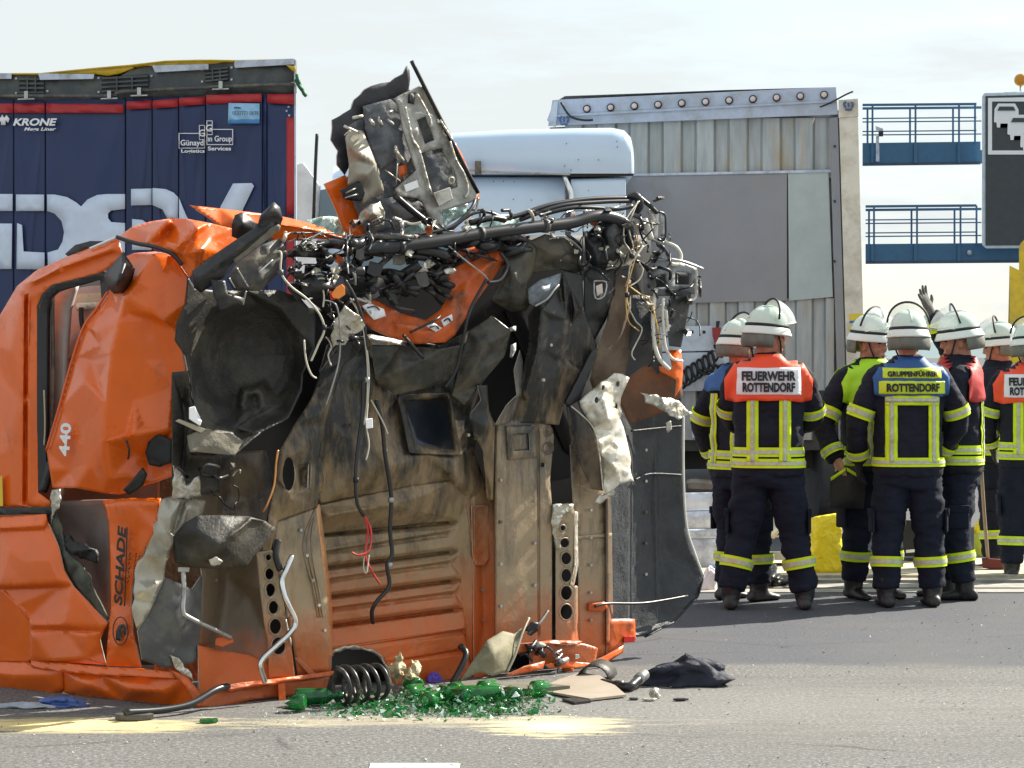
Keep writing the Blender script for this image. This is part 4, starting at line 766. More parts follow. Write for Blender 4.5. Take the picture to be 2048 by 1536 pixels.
for pg in ([(724, 612), (738, 606), (768, 618), (772, 632), (748, 640)], [(852, 652), (868, 646), (884, 656), (872, 664)], [(882, 640), (904, 628), (906, 640), (888, 654)]):
    sheet('label', om, lab, [(x, y, .10) for x, y in pg], thick=.003, edge=10)
    a = pg[0]; b = pg[2]; hose('label_print', [(a[0] * .75 + b[0] * .25, a[1] * .75 + b[1] * .25 + 2, .106), (a[0] * .4 + b[0] * .6, a[1] * .4 + b[1] * .6 - 3, .106), (a[0] * .2 + b[0] * .8, a[1] * .2 + b[1] * .8 + 3, .106)], .004, black, om)
sheet('orange_upper_web', wr, orange_d, [(880, 520, -.05), (930, 492, -.05), (1010, 470, -.05), (1060, 455, -.05), (1040, 486, -.02), (980, 510, -.02), (900, 536, -.02)], [(960, 500, .0)], thick=.005, edge=12, amp=.006)
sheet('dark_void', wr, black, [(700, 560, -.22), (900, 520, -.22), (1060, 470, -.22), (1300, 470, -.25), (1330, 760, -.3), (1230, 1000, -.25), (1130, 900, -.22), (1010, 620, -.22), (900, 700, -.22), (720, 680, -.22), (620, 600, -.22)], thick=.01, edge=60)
for ol, ip in (([(980, 600, .02), (1000, 560, .05), (1012, 522, .06), (1058, 482, .05), (1075, 500, .06), (1068, 540, .04), (1050, 575, .08), (1062, 605, .04), (1052, 622, .02), (1020, 624, .0)], [(1030, 550, .12), (1020, 590, .1), (1045, 520, .1)]),
               ([(1058, 482, .04), (1090, 468, .06), (1130, 476, .06), (1160, 500, .03), (1172, 540, .0), (1130, 552, .02), (1124, 540, .04), (1068, 545, .03)], [(1100, 505, .1), (1140, 520, .09), (1085, 525, .05)]),
               ([(940, 660, .0), (985, 632, .02), (1022, 662, .03), (1010, 712, .02), (960, 770, .02), (930, 810, .0), (905, 790, -.02), (920, 720, -.02)], [(970, 690, .08), (990, 700, .03), (945, 750, .06)]),
               ([(742, 690, -.04), (800, 690, .0), (880, 698, .0), (930, 690, -.02), (905, 760, -.04), (840, 780, -.02), (790, 790, -.03), (752, 760, -.04)], [(800, 740, .05), (850, 720, .03), (870, 760, -.01), (780, 720, -.02)])):
    sheet('crumpled_sheet', wr, olive, ol, ip, thick=.004, edge=6, soft=1, amp=.008, nsc=3)
sheet('grey_patch', wr, M('bluish_steel', (.20, .235, .27), .4, metal=.3, var=.3, vscale=12, dirt=(.12, .12, .12), dscale=9), [(1056, 578, .08), (1080, 560, .1), (1122, 546, .09), (1118, 574, .1), (1092, 598, .1), (1070, 612, .09), (1058, 606, .08)], [(1085, 580, .13)], thick=.004, edge=9, soft=1, amp=.004)
hose('folded_edge', [(1070, 612, .1), (1094, 598, .12), (1108, 580, .12), (1117, 570, .11)], .006, steel, wr)
sheet('right_longitudinal', wr, under, [(1056, 630, .0), (1080, 600, .03), (1120, 572, .05), (1126, 540, .05), (1165, 550, .04), (1168, 622, .04), (1196, 700, .02), (1176, 760, .01), (1130, 805, .0), (1118, 850, .01), (1060, 845, .01), (1000, 846, -.01), (1012, 820, .0), (1036, 790, .02), (1050, 720, .03), (1058, 680, .02)], [(1100, 640, .07), (1110, 720, .06), (1080, 780, .06), (1140, 700, .03), (1150, 620, .09), (1060, 815, .03), (1090, 700, .09)], creases=[[(1128, 570, .09), (1132, 640, .09), (1130, 720, .07), (1080, 840, .03)], [(1140, 570, .05), (1144, 650, .04), (1142, 720, .03)], [(1084, 620, .1), (1076, 700, .1), (1050, 790, .06)]], thick=.005, edge=7, soft=1, amp=.006, nsc=2)
sheet('spike_edge', wr, railm, [(990, 850, .03), (1012, 812, .05), (1034, 790, .07), (1028, 740, .06), (1040, 700, .06), (1046, 720, .05), (1044, 790, .05), (1020, 846, .02)], thick=.004, edge=10)
sheet('side_strip', wr, under, [(940, 830, .0), (962, 800, .03), (955, 770, .03), (975, 770, .02), (978, 820, .02), (990, 850, .02), (986, 1000, -.02), (974, 1000, -.06), (966, 900, .0), (948, 870, .0)], [(966, 850, .05)], thick=.004, edge=10)
for pg in ([(1020, 655), (1032, 652), (1032, 662), (1021, 663)], [(1022, 690), (1032, 686), (1032, 700), (1024, 716), (1020, 714)]): sheet('light_gap_tag', wr, white, [(x, y, -.15) for x, y in pg], thick=.004, edge=8)
# right housing
sheet('right_housing', wr, plastic, [(1168, 545, .0), (1185, 530, .03), (1232, 538, .03), (1230, 590, .02), (1212, 640, .01), (1190, 680, .0), (1168, 640, .0)], [(1200, 560, .06), (1198, 620, .05)], [[(1192, 572, .04), (1206, 566, .04), (1208, 586, .04), (1194, 592, .04)]], thick=.006, edge=10, soft=1)
hose('housing_ring', [(1188, 562, .07), (1212, 564, .07), (1208, 592, .07), (1190, 596, .07), (1188, 562, .07)], .005, steel, wr, per=3)
sheet('brown_panel', wr, M('rust_brown', (.11, .07, .045), .6, var=.4, dirt=(.2, .15, .1)), [(1234, 545, .0), (1262, 560, .0), (1262, 700, -.03), (1248, 760, -.05), (1190, 790, -.03), (1180, 760, .0), (1196, 690, .03), (1215, 640, .04)], [(1230, 640, .05), (1240, 700, .0), (1215, 710, .03)], thick=.005, edge=12, soft=1, amp=.006)
sheet('dark_liner', wr, fender, [(1258, 590, -.03), (1300, 590, .0), (1305, 700, -.02), (1330, 735, -.03), (1300, 760, -.08), (1240, 790, -.1), (1246, 720, -.05)], [(1280, 660, .04)], thick=.005, edge=14, soft=2)
sheet('brown_web', wr, M('orange_brown', (.20, .075, .03), .55, var=.3, dirt=(.1, .06, .04)), [(1250, 760, -.08), (1290, 730, -.05), (1360, 745, -.05), (1366, 790, -.06), (1340, 820, -.09), (1260, 850, -.12), (1236, 800, -.1)], [(1300, 780, -.07)], thick=.005, edge=16)
sheet('struts_dark', wr, hosem, [(1186, 700, .06), (1196, 698, .06), (1160, 800, .05), (1140, 812, .04), (1132, 806, .04)], thick=.02, edge=14)
# right fender with a bright rim
sheet('fender_liner', wr, fender, [(1206, 1000, -.1), (1236, 800, -.12), (1300, 790, -.14), (1367, 820, -.16), (1368, 960, -.16), (1374, 1050, -.16), (1390, 1110, -.16), (1407, 1150, -.17), (1396, 1192, -.17), (1352, 1240, -.17), (1288, 1272, -.15), (1232, 1276, -.12), (1214, 1250, -.1)], [(1300, 1000, -.2), (1280, 1150, -.19), (1340, 1100, -.19)], creases=[[(1258, 860, -.14), (1256, 1260, -.14)], [(1266, 860, -.17), (1264, 1260, -.17)], [(1310, 880, -.18), (1314, 1240, -.18)], [(1316, 880, -.20), (1320, 1240, -.20)]], thick=.008, edge=16, soft=1, amp=.004)
hose('fender_rim', [(1367, 826, -.14), (1367, 950, -.14), (1373, 1050, -.14), (1390, 1108, -.14), (1406, 1150, -.15)], .007, M('rim_pale', (.72, .70, .64), .4), wr, per=8)
sheet('fender_lip', wr, fender, [(1408, 1150, -.15), (1396, 1194, -.14), (1352, 1242, -.14), (1290, 1274, -.13), (1282, 1268, -.22), (1346, 1230, -.24), (1388, 1186, -.24), (1400, 1152, -.24)], thick=.006, edge=14)
hose('stay_rod', [(1190, 1213, -.02), (1216, 1207, -.03), (1290, 1206, -.1), (1375, 1192, -.15)], .007, hosem, wr); sheet('rod_foot', wr, orange_d, [(1180, 1208, -.03), (1210, 1204, -.02), (1216, 1214, -.02), (1206, 1224, -.03), (1178, 1222, -.04)], thick=.02, edge=8)
hose('fender_step', [(1262, 862, -.13), (1320, 856, -.16), (1362, 852, -.16)], .005, fender, wr); hose('fender_step', [(1270, 960, -.14), (1300, 948, -.17), (1362, 950, -.16)], .006, fender, wr)
# torn bright sheets
wsh = sheet('torn_bright_sheet', wr, M('bright_torn_steel', (.74, .71, .62), .35, metal=.35, var=.12, dirt=(.5, .45, .33), dscale=10), jagged([(1159, 802, .08), (1190, 775, .1), (1229, 746, .1), (1259, 756, .08), (1242, 795, .08), (1251, 869, .07), (1262, 920, .07), (1268, 962, .05), (1240, 968, .08), (1212, 990, .08), (1206, 940, .1), (1198, 888, .1), (1171, 830, .08)], 14, 2, 21), [(1205, 800, .16), (1225, 790, .1), (1215, 840, .17), (1230, 880, .09), (1225, 930, .16), (1240, 900, .14), (1222, 860, .08)], [el(1193, 800, 4, 7, 8, .13), el(1206, 775, 4, 6, 8, .13), el(1236, 768, 4, 6, 8, .1), el(1233, 812, 3, 6, 8, .1)], thick=.004, edge=8, soft=0, amp=.012, nsc=6)
sheet('dark_fin', wr, underd, [(1132, 810, .02), (1148, 815, .06), (1176, 845, .1), (1190, 869, .12), (1200, 920, .1), (1206, 982, .06), (1183, 978, .04), (1160, 930, .04), (1143, 896, .03)], [(1165, 880, .09)], thick=.005, edge=10, soft=1)
hose('fin_edge', [(1142, 812, .07), (1176, 842, .115), (1191, 868, .135), (1200, 920, .12), (1206, 980, .08)], .004, bare, wr)
sheet('torn_bright_tip', wr, bare, jagged([(1280, 785, .0), (1300, 790, .03), (1350, 800, .04), (1386, 826, .02), (1358, 840, .03), (1340, 832, .04), (1310, 812, .02), (1290, 806, .0)], 9, 2, 5), [(1330, 812, .08)], thick=.004, edge=8, amp=.01, nsc=6)
sheet('torn_bright_scrap', wr, bare, jagged([(1332, 846, .0), (1342, 842, .02), (1344, 858, .0), (1336, 866, .0)], 6, 1, 5), thick=.004, edge=8)
sheet('torn_hook', wr, bare, jagged([(1200, 990, .04), (1228, 978, .06), (1230, 988, .05), (1214, 996, .05), (1200, 1008, .04), (1188, 1004, .03)], 8, 1.5, 6), thick=.004, edge=8)
# orange flap right
sheet('orange_flap', wr, orange, [(1336, 700, -.02), (1362, 700, .0), (1366, 735, .0), (1364, 770, .0), (1350, 796, .0), (1354, 760, .02), (1320, 742, .0), (1318, 732, .0), (1345, 738, .03)], [(1356, 730, .05)], thick=.004, edge=9)
# headlight carrier
hc = sheet('headlight_carrier', wr, M('carrier_grey', (.26, .28, .29), .45, var=.2, dirt=(.12, .12, .12)), [(1285, 545, .0), (1300, 524, .03), (1340, 518, .06), (1394, 536, .06), (1392, 586, .05), (1340, 592, .05), (1288, 592, .02)], [(1312, 560, .09), (1350, 560, .06)], [[(1308, 552, .06), (1332, 546, .06), (1336, 574, .06), (1312, 576, .06)], [(1350, 544, .06), (1384, 546, .06), (1382, 570, .06), (1350, 570, .06)]], thick=.012, edge=10, soft=0)
sheet('carrier_back', hc, black, [(1290, 545, -.04), (1390, 540, -.02), (1388, 588, -.02), (1292, 590, -.04)], thick=.01, edge=20)
hb = plate('headlight_box', wr, plastic, [(1342, 578), (1383, 584), (1378, 620), (1362, 695), (1338, 692), (1332, 640)], .14, F, .07, bevel=.008)
plate('box_tab', hb, greyplastic, [(1352, 588), (1358, 588), (1356, 598), (1350, 598)], .01, F, .078, bevel=0); plate('box_tab', hb, greyplastic, [(1346, 622), (1352, 622), (1350, 636), (1344, 636)], .01, F, .078, bevel=0)
hose('carrier_leg', [(1312, 578, .09), (1306, 620, .1), (1308, 680, .1), (1318, 716, .1), (1338, 738, .08)], .011, M('off_white_bracket', (.68, .66, .58), .45), wr); hose('carrier_leg', [(1326, 596, .09), (1326, 640, .1), (1330, 690, .1), (1344, 716, .08), (1364, 722, .05)], .008, MATS['off_white_bracket'], wr)
hose('carrier_leg', [(1393, 540, .07), (1392, 590, .07), (1384, 600, .07)], .008, MATS['off_white_bracket'], wr); hose('carrier_arm', [(1340, 518, .08), (1370, 524, .09), (1406, 538, .08)], .007, steel, wr)
for a, b in (((1332, 620), (1336, 662)), ((1340, 650), (1330, 664))): hose('bracket_strip', [(a[0], a[1], .11), (b[0], b[1], .1)], .008, MATS['off_white_bracket'], wr)
# top right tangle: bars
for pts, r_, m_ in (([(1268, 385, .0), (1300, 412, .02), (1314, 426, .02)], .012, hosem), ([(1314, 426, .02), (1312, 476, .02)], .010, MATS['off_white_bracket']), ([(1326, 430, .02), (1326, 472, .02)], .012, steel), ([(1288, 438, .02), (1302, 478, .02)], .018, MATS['off_white_bracket']), ([(1266, 440, .0), (1300, 476, .02), (1330, 486, .02)], .008, steel),
                    ([(1254, 398, -.02), (1272, 392, .03), (1280, 410, .03), (1270, 424, .0)], .022, hosem), ([(1330, 484, .02), (1352, 494, .05), (1362, 512, .06), (1356, 528, .07), (1342, 528, .07)], .010, MATS['off_white_bracket']), ([(1315, 490, .03), (1336, 506, .04), (1340, 510, .04)], .009, steel), ([(1296, 420, .0), (1308, 440, .02), (1296, 450, .02)], .011, bare), ([(1318, 424, .03), (1330, 432, .03), (1330, 478, .03), (1316, 478, .03)], .006, hosem)): hose('bracket_bar', pts, r_, m_, wr)
sheet('black_wrap', wr, hosem, [(1168, 470, .02), (1200, 445, .05), (1240, 425, .06), (1258, 440, .05), (1262, 480, .03), (1238, 530, .04), (1196, 540, .02), (1172, 520, .0)], [(1215, 470, .12), (1228, 500, .1), (1190, 495, .06)], creases=[[(1235, 440, .1), (1205, 485, .05), (1196, 520, .08)]], thick=.006, edge=10, soft=1, amp=.01, nsc=4)
sheet('wedge_bracket', wr, panelc, [(1212, 540, .06), (1226, 506, .08), (1250, 488, .08), (1282, 512, .08), (1254, 530, .09)], [(1242, 514, .05)], thick=.006, edge=9)
sheet('orange_scrap', wr, orange_d, [(1256, 480, .0), (1272, 470, .02), (1276, 500, .02), (1262, 500, .0)], thick=.004, edge=9); sheet('orange_scrap', wr, orange_d, [(1178, 444, .0), (1200, 440, .02), (1192, 462, .02)], thick=.004, edge=9)
# main hose and front tangle
hose('coolant_hose', [(690, 490, .0), (720, 497, .04), (790, 494, .08), (880, 482, .1), (960, 468, .1), (1060, 455, .1), (1140, 446, .1), (1190, 432, .1), (1230, 436, .09), (1256, 456, .06), (1258, 490, .03)], .030, hosem, wr, seg=14)
for pts, r_ in (([(1000, 440, .0), (1040, 430, .0), (1100, 410, .0), (1180, 398, .0), (1256, 396, .0)], .013), ([(1040, 440, .0), (1120, 412, .03), (1200, 404, .03), (1262, 402, .03)], .011), ([(1080, 430, .02), (1150, 415, .05), (1230, 418, .05), (1264, 412, .05)], .012), ([(900, 462, .0), (940, 430, .0), (975, 424, .0), (1010, 438, .0)], .008), ([(940, 446, .0), (985, 436, .02), (1010, 440, .0)], .016), ([(830, 470, .0), (900, 455, .0), (940, 420, -.02), (950, 400, -.05)], .009)): hose('cable_loom', pts, r_, hosem, wr)
gq = random.Random(5)
for i in range(64):       # black hoses, plugs and brackets jammed behind the crossmember
    x = gq.uniform(575, 1010); y0_ = 492 + max(0, (760 - x)) * .12 + gq.uniform(-18, 88 if x < 870 else 30)
    pts = [(x, y0_, gq.uniform(-.06, .06))]; a = gq.uniform(-.6, .6)
    for k in range(gq.randint(2, 4)):
        a += gq.uniform(-.8, .8); l_ = gq.uniform(18, 36); pts.append((pts[-1][0] + l_ * math.cos(a), pts[-1][1] + l_ * math.sin(a) * .7, gq.uniform(-.05, .10)))
    pts = [(min(max(p[0], 572), 1060), max(p[1], 474), p[2]) for p in pts]
    hose('crushed_hose', pts, gq.choice([.007, .010, .014, .018, .024]), gq.choice([hosem, hosem, hosem, rubber, greyplastic, plastic]), wr)
for i in range(20):
    x = gq.uniform(580, 900); y0_ = gq.uniform(488, 600) if x < 860 else gq.uniform(480, 540); w = gq.uniform(7, 20); h_ = gq.uniform(6, 18); t = gq.uniform(-.7, .7)
    q = [(x + (sx * w * math.cos(t) - sy * h_ * math.sin(t)), y0_ + (sx * w * math.sin(t) + sy * h_ * math.cos(t))) for sx, sy in ((-1, -1), (1, -1), (1, 1), (.2, 1.3), (-1, 1))]
    plate('broken_connector', wr, gq.choice([plastic, plastic, greyplastic, hosem, black, bare if i % 4 == 0 else plastic]), q, gq.uniform(.03, .09), F, gq.uniform(-.02, .09), bevel=.004)
for i in range(10):
    x = gq.uniform(590, 1000); y0_ = gq.uniform(490, 560); sheet('torn_scrap', wr, gq.choice([bare, olive, panelb, bare]), jagged([(x + gq.uniform(8, 17) * math.cos(a), y0_ + gq.uniform(5, 12) * math.sin(a), gq.uniform(.04, .14)) for a in (0, 1.2, 2.3, 3.4, 4.6)], 6, 1.5, i), thick=.004, edge=7)
sheet('blower_drum', wr, hosem, [(600, 560, .05), (640, 545, .08), (690, 552, .08), (708, 590, .06), (690, 612, .04), (640, 600, .06), (606, 590, .05)], [(650, 575, .14)], thick=.006, edge=9, soft=2)
plate('ignition_plug', wr, M('plug_orange', (.75, .22, .02), .4), [(672, 575), (684, 568), (690, 574), (690, 590), (678, 598), (666, 596), (662, 588)], .04, F, .15); plate('ignition_plug_red', wr, wirer, [(658, 584), (672, 580), (674, 598), (662, 600)], .03, F, .14)
# cables
CB = [([(548, 505, .1), (562, 506, .14), (562, 545, .16), (582, 573, .17), (614, 598, .18), (640, 630, .18), (648, 660, .17), (636, 690, .15), (622, 722, .13)], .0085, wirew), ([(608, 680, .14), (612, 720, .16), (622, 748, .16), (632, 756, .14)], .0075, wirew), ([(642, 565, .1), (648, 590, .12), (646, 614, .12)], .007, wirew), ([(648, 600, .12), (672, 610, .14), (680, 660, .12), (678, 720, .1), (662, 780, .08), (652, 810, .06)], .007, steel), ([(700, 596, .1), (722, 640, .1), (734, 720, .08), (734, 800, .08), (728, 850, .08)], .006, wirew), ([(712, 606, .1), (728, 660, .09), (738, 740, .08), (736, 800, .08), (733, 850, .1), (738, 890, .1), (732, 920, .1)], .006, wirew), ([(690, 560, .12), (712, 600, .12), (728, 650, .1), (733, 700, .08)], .009, hosem),
      ([(726, 760, .02), (724, 830, .03), (716, 890, .03), (711, 950, .03), (714, 1005, .03), (728, 1032, .03)], .010, hosem), ([(728, 1030, .03), (736, 1060, .04), (732, 1090, .05), (730, 1110, .05), (742, 1140, .05), (760, 1168, .04)], .006, wirer), ([(730, 1032, .03), (742, 1062, .05), (738, 1100, .06), (716, 1110, .06), (703, 1104, .05)], .0055, wirer), ([(734, 1086, .05), (727, 1130, .05), (733, 1146, .06), (738, 1110, .05)], .005, wirew),
      ([(752, 800, .0), (764, 850, .0), (770, 910, .0), (782, 990, .0), (780, 1060, .0), (784, 1108, .0), (774, 1130, .0), (778, 1172, .0), (754, 1202, .0), (744, 1222, -.02), (746, 1246, -.05)], .0115, hosem), ([(742, 800, .02), (764, 840, .03), (776, 868, .04)], .006, wirew), ([(972, 560, .1), (940, 620, .1), (926, 680, .08), (912, 740, .05), (890, 775, .02)], .009, hosem), ([(1000, 505, .08), (1015, 530, .1), (1000, 560, .12), (976, 565, .12)], .010, hosem), ([(820, 665, .1), (870, 640, .13), (880, 632, .1)], .007, rubber), ([(806, 670, .09), (824, 690, .09), (846, 716, .05)], .009, hosem), ([(895, 490, .1), (930, 520, .1), (966, 548, .1), (976, 560, .1)], .007, steel),
      ([(1280, 400, .05), (1252, 440, .08), (1248, 480, .1), (1264, 510, .12), (1258, 545, .12), (1254, 600, .12), (1270, 640, .1), (1284, 660, .08), (1264, 704, .08), (1270, 720, .08)], .006, wirew), ([(1276, 402, .05), (1258, 452, .08), (1266, 490, .1), (1268, 512, .12)], .006, wirew), ([(1272, 510, .12), (1258, 560, .13), (1252, 590, .13), (1256, 640, .12), (1278, 662, .1)], .005, wiry), ([(1258, 572, .12), (1280, 588, .12), (1300, 600, .12), (1316, 660, .12), (1320, 696, .1)], .006, wiry), ([(1278, 525, .11), (1286, 540, .12), (1278, 560, .12), (1260, 572, .12)], .006, wirew), ([(1100, 466, .06), (1120, 490, .06), (1126, 500, .05)], .007, wirew), ([(1098, 478, .08), (1130, 474, .09), (1158, 494, .08), (1166, 510, .06)], .006, steel), ([(1256, 530, .12), (1272, 512, .13), (1286, 492, .12)], .010, wirew), ([(1270, 430, .05), (1275, 470, .08), (1274, 505, .1)], .005, wiry)]
for pts, r_, m_ in CB: hose('loose_cable', pts, r_ * (.62 if m_ in (wirew, wiry, steel) else .9), m_, wr)
plate('white_connector', wr, white, [(731, 838), (745, 836), (746, 856), (732, 858)], .02, F, .11); plate('white_connector', wr, panelc, [(1096, 462), (1104, 456), (1112, 462), (1108, 468)], .02, F, .09); plate('white_connector', wr, panelc, [(1148, 498), (1158, 500), (1156, 508), (1148, 508)], .02, F, .09)
sheet('frayed_insulation', wr, bare, jagged([(668, 640, .1), (690, 610, .13), (720, 632, .13), (730, 650, .12), (706, 670, .1), (690, 690, .1), (672, 690, .1), (658, 700, .08)], 10, 3, 31), thick=.004, edge=8, amp=.01, nsc=5)

# --- bottom right: flaps and broken bits still fixed to the cab
sheet('torn_mud_guard', wr, M('olive_dusty', (.20, .185, .11), .65, var=.3, vscale=7, dirt=(.32, .29, .2), dscale=8, bump=.2), [(918, 1366, .12), (940, 1330, .14), (975, 1280, .14), (1006, 1262, .12), (1030, 1268, .1), (1044, 1256, .1), (1028, 1320, .14), (1010, 1345, .16), (985, 1352, .18), (960, 1344, .18), (940, 1352, .16)], [(985, 1305, .22), (1010, 1290, .18)], thick=.005, edge=11, soft=1)
hose('guard_edge', [(1058, 1236, .08), (1044, 1268, .12), (1030, 1310, .15), (1014, 1344, .16)], .007, panelc, wr); hose('broken_lever', [(1096, 1222, .06), (1076, 1250, .1), (1056, 1268, .1)], .008, greyplastic, wr); sheet('lever_boss', wr, plastic, jagged([(1052, 1262, .1), (1066, 1244, .12), (1080, 1246, .12), (1076, 1262, .12), (1062, 1272, .1)], 7, 1, 3), thick=.02, edge=8)
for pg, m_ in (([(1030, 1288, .02), (1104, 1280, .03), (1165, 1282, .02), (1160, 1288, .04), (1090, 1288, .05)], orange_d), ([(1090, 1328, .04), (1130, 1322, .06), (1196, 1328, .02), (1150, 1336, .06), (1098, 1336, .06)], orange), ([(1186, 1324, .0), (1224, 1304, .0), (1248, 1290, -.02), (1244, 1304, .0), (1200, 1332, .02)], orange), ([(1060, 1280, .0), (1170, 1288, .0), (1196, 1296, .0), (1190, 1328, .0), (1060, 1334, .0)], underd), ([(1010, 1350, .08), (1050, 1332, .1), (1090, 1322, .08), (1086, 1338, .1), (1024, 1352, .1)], orange_d)): sheet('bent_bracket_plate', wr, m_, pg, thick=.008, edge=11)
for i in range(12):
    x = gq.uniform(1040, 1120); y0_ = gq.uniform(1290, 1328); a = gq.uniform(-.5, .5); l_ = gq.uniform(10, 26); hose('crushed_hose', [(x, y0_, .03), (x + l_ * .5, y0_ + gq.uniform(-8, 8), .07), (x + l_, y0_ + l_ * a, .04)], gq.choice([.006, .01, .014]), gq.choice([hosem, plastic, steel]), wr)
plate('bolt', wr, chrome, [(1150, 1308), (1158, 1308), (1160, 1316), (1150, 1318)], .04, F, .06)
hose('prop_tube', [(1118, 1334, .02), (1116, 1362, .02)], .009, steel, wr); hose('prop_tube', [(1136, 1334, .0), (1136, 1366, .0)], .03, underd, wr)
hose('strut_dark', [(920, 1292, -.03), (932, 1312, .02), (905, 1366, .05)], .016, hosem, wr)
fo = M('torn_foam', (.50, .43, .27), .8, var=.35, vscale=20, bump=.5)
sheet('torn_foam', wr, fo, jagged([(774, 1334, .06), (790, 1326, .1), (801, 1302, .12), (804, 1322, .12), (812, 1330, .12), (806, 1350, .1), (794, 1368, .08), (786, 1348, .08)], 6, 2, 9), [(798, 1338, .17)], thick=.012, edge=6, amp=.02, nsc=9, smooth=False)
sheet('torn_foam', wr, fo, jagged([(808, 1340, .08), (822, 1332, .1), (836, 1320, .12), (844, 1334, .12), (838, 1350, .12), (844, 1372, .1), (812, 1384, .08), (804, 1366, .08)], 6, 2, 19), [(824, 1352, .2), (832, 1340, .19)], thick=.02, edge=6, amp=.02, nsc=9, smooth=False)

# --- standing front panel
PO = -.32
def Fp(px, py, off=0.): return F(px, py, PO + off)
sheet('front_panel_skin', wr, M('panel_skin_dark', (.028, .030, .038), .45, var=.3, dirt=(.06, .06, .065), dscale=8), jagged([(664, 240, -.05), (702, 218, -.03), (708, 200, -.02), (742, 172, .0), (780, 164, .0), (806, 148, .02), (814, 131, .02), (819, 140, .02), (818, 178, .0), (840, 200, -.03), (780, 330, -.05), (700, 330, -.04), (690, 350, -.06), (674, 330, -.05), (676, 302, -.05), (662, 280, -.05)], 14, 1.6, 2), plane=Fp, thick=.008, edge=14)
sheet('orange_front_skin', wr, orange, [(648, 368, -.06), (690, 350, -.05), (720, 380, -.06), (722, 440, -.05), (760, 458, -.05), (750, 476, -.04), (705, 474, -.04), (688, 462, -.05), (672, 420, -.05)], plane=Fp, thick=.006, edge=20)
sheet('orange_front_rim', wr, orange, [(905, 276, .0), (925, 310, .0), (958, 388, .02), (960, 400, .02), (944, 398, .0), (920, 340, .0)], plane=Fp, thick=.01, edge=20)
sheet('panel_backing', wr, insul, [(700, 250, -.03), (800, 190, -.03), (846, 172, -.02), (950, 392, -.02), (880, 420, -.03), (800, 462, -.03), (730, 466, -.03), (700, 380, -.03)], plane=Fp, thick=.01, edge=20, amp=.01)
fp = sheet('front_panel_frame', wr, panelb, [(814, 184, .03), (846, 170, .04), (882, 240, .04), (916, 300, .04), (956, 390, .05), (952, 402, .05), (880, 424, .05), (888, 456, .04), (874, 462, .04), (858, 428, .05), (844, 402, .05), (836, 396, .06), (800, 392, .06), (792, 378, .06), (834, 340, .06), (820, 300, .05), (808, 262, .05), (798, 210, .04), (790, 196, .03)], [(850, 200, .02), (835, 260, .07), (900, 320, .03)], [[(817, 188, .03), (832, 184, .03), (830, 210, .03), (815, 206, .03)], [(834, 240, .04), (852, 232, .04), (870, 280, .04), (850, 288, .04)], [(842, 306, .04), (886, 296, .04), (910, 340, .04), (916, 374, .04), (866, 388, .04)]], plane=Fp, thick=.012, edge=10, soft=1, amp=.004)
for pts in ([(810, 214), (818, 248), (826, 280), (838, 300), (856, 366), (862, 384)], [(834, 188), (850, 216), (861, 240), (862, 254)], [(900, 282), (912, 320), (928, 348), (936, 380), (930, 396)], [(880, 240), (905, 280)]): hose('panel_ridge', [(x, y, .06) for x, y in pts], .006, bare, fp, Fp)
plate('panel_label', fp, white, [(808, 370), (834, 360), (838, 374), (812, 384)], .004, Fp, .075, bevel=0)
plate('panel_box', fp, panelb, [(866, 386), (900, 374), (906, 398), (878, 414)], .03, Fp, .08); hose('panel_eye', [(898, 356, .06), (906, 356, .06), (906, 366, .06), (898, 366, .06), (898, 356, .06)], .006, panelc, fp, Fp, per=3)
sheet('panel_insulation', wr, insul, [(838, 300, .0), (890, 290, .0), (918, 340, .0), (926, 388, .0), (868, 396, .0)], [(880, 340, .02)], plane=Fp, thick=.01, edge=10, amp=.01, nsc=5)
sheet('panel_insulation', wr, insul, [(726, 212, .0), (796, 194, .0), (812, 262, .0), (824, 310, .0), (812, 332, .01), (790, 318, .0), (762, 340, .0), (742, 300, .01), (732, 262, .0)], [(780, 270, .03), (770, 300, .03), (800, 300, .02), (760, 240, .02)], plane=Fp, thick=.01, edge=9, amp=.012, nsc=5)
sheet('panel_insulation', wr, insul, [(760, 398, -.01), (800, 392, .0), (845, 404, .0), (856, 420, .0), (800, 448, .0), (740, 470, -.01), (726, 450, -.01)], [(800, 420, .03)], plane=Fp, thick=.01, edge=9, amp=.012, nsc=5)
sheet('cream_reinforcement', wr, panelc, [(690, 276, .02), (700, 256, .03), (726, 262, .04), (738, 290, .05), (758, 340, .05), (768, 380, .05), (766, 390, .04), (742, 396, .04), (728, 410, .03), (722, 392, .03), (724, 374, .03), (696, 370, .02), (698, 330, .02)], [(718, 310, .08), (730, 350, .08), (742, 370, .05)], creases=[[(697, 288, .05), (712, 320, .04), (726, 346, .07)], [(729, 262, .07), (750, 330, .08), (764, 374, .07)]], plane=Fp, thick=.008, edge=9, soft=1)
sheet('cream_scrap', wr, panelc, jagged([(728, 418, .05), (742, 408, .06), (760, 404, .06), (770, 425, .05), (768, 450, .06), (752, 456, .05), (735, 440, .05), (722, 450, .05), (718, 436, .04)], 9, 2, 8), [(745, 428, .11)], plane=Fp, thick=.006, edge=8)
sheet('dark_pocket', wr, black, [(684, 380, .05), (720, 362, .06), (730, 386, .06), (724, 402, .06), (700, 400, .05), (690, 396, .05)], plane=Fp, thick=.02, edge=12)
sheet('red_patch', wr, orange_d, [(795, 334, .02), (812, 328, .02), (816, 345, .02), (800, 358, .02)], plane=Fp, thick=.004, edge=12)
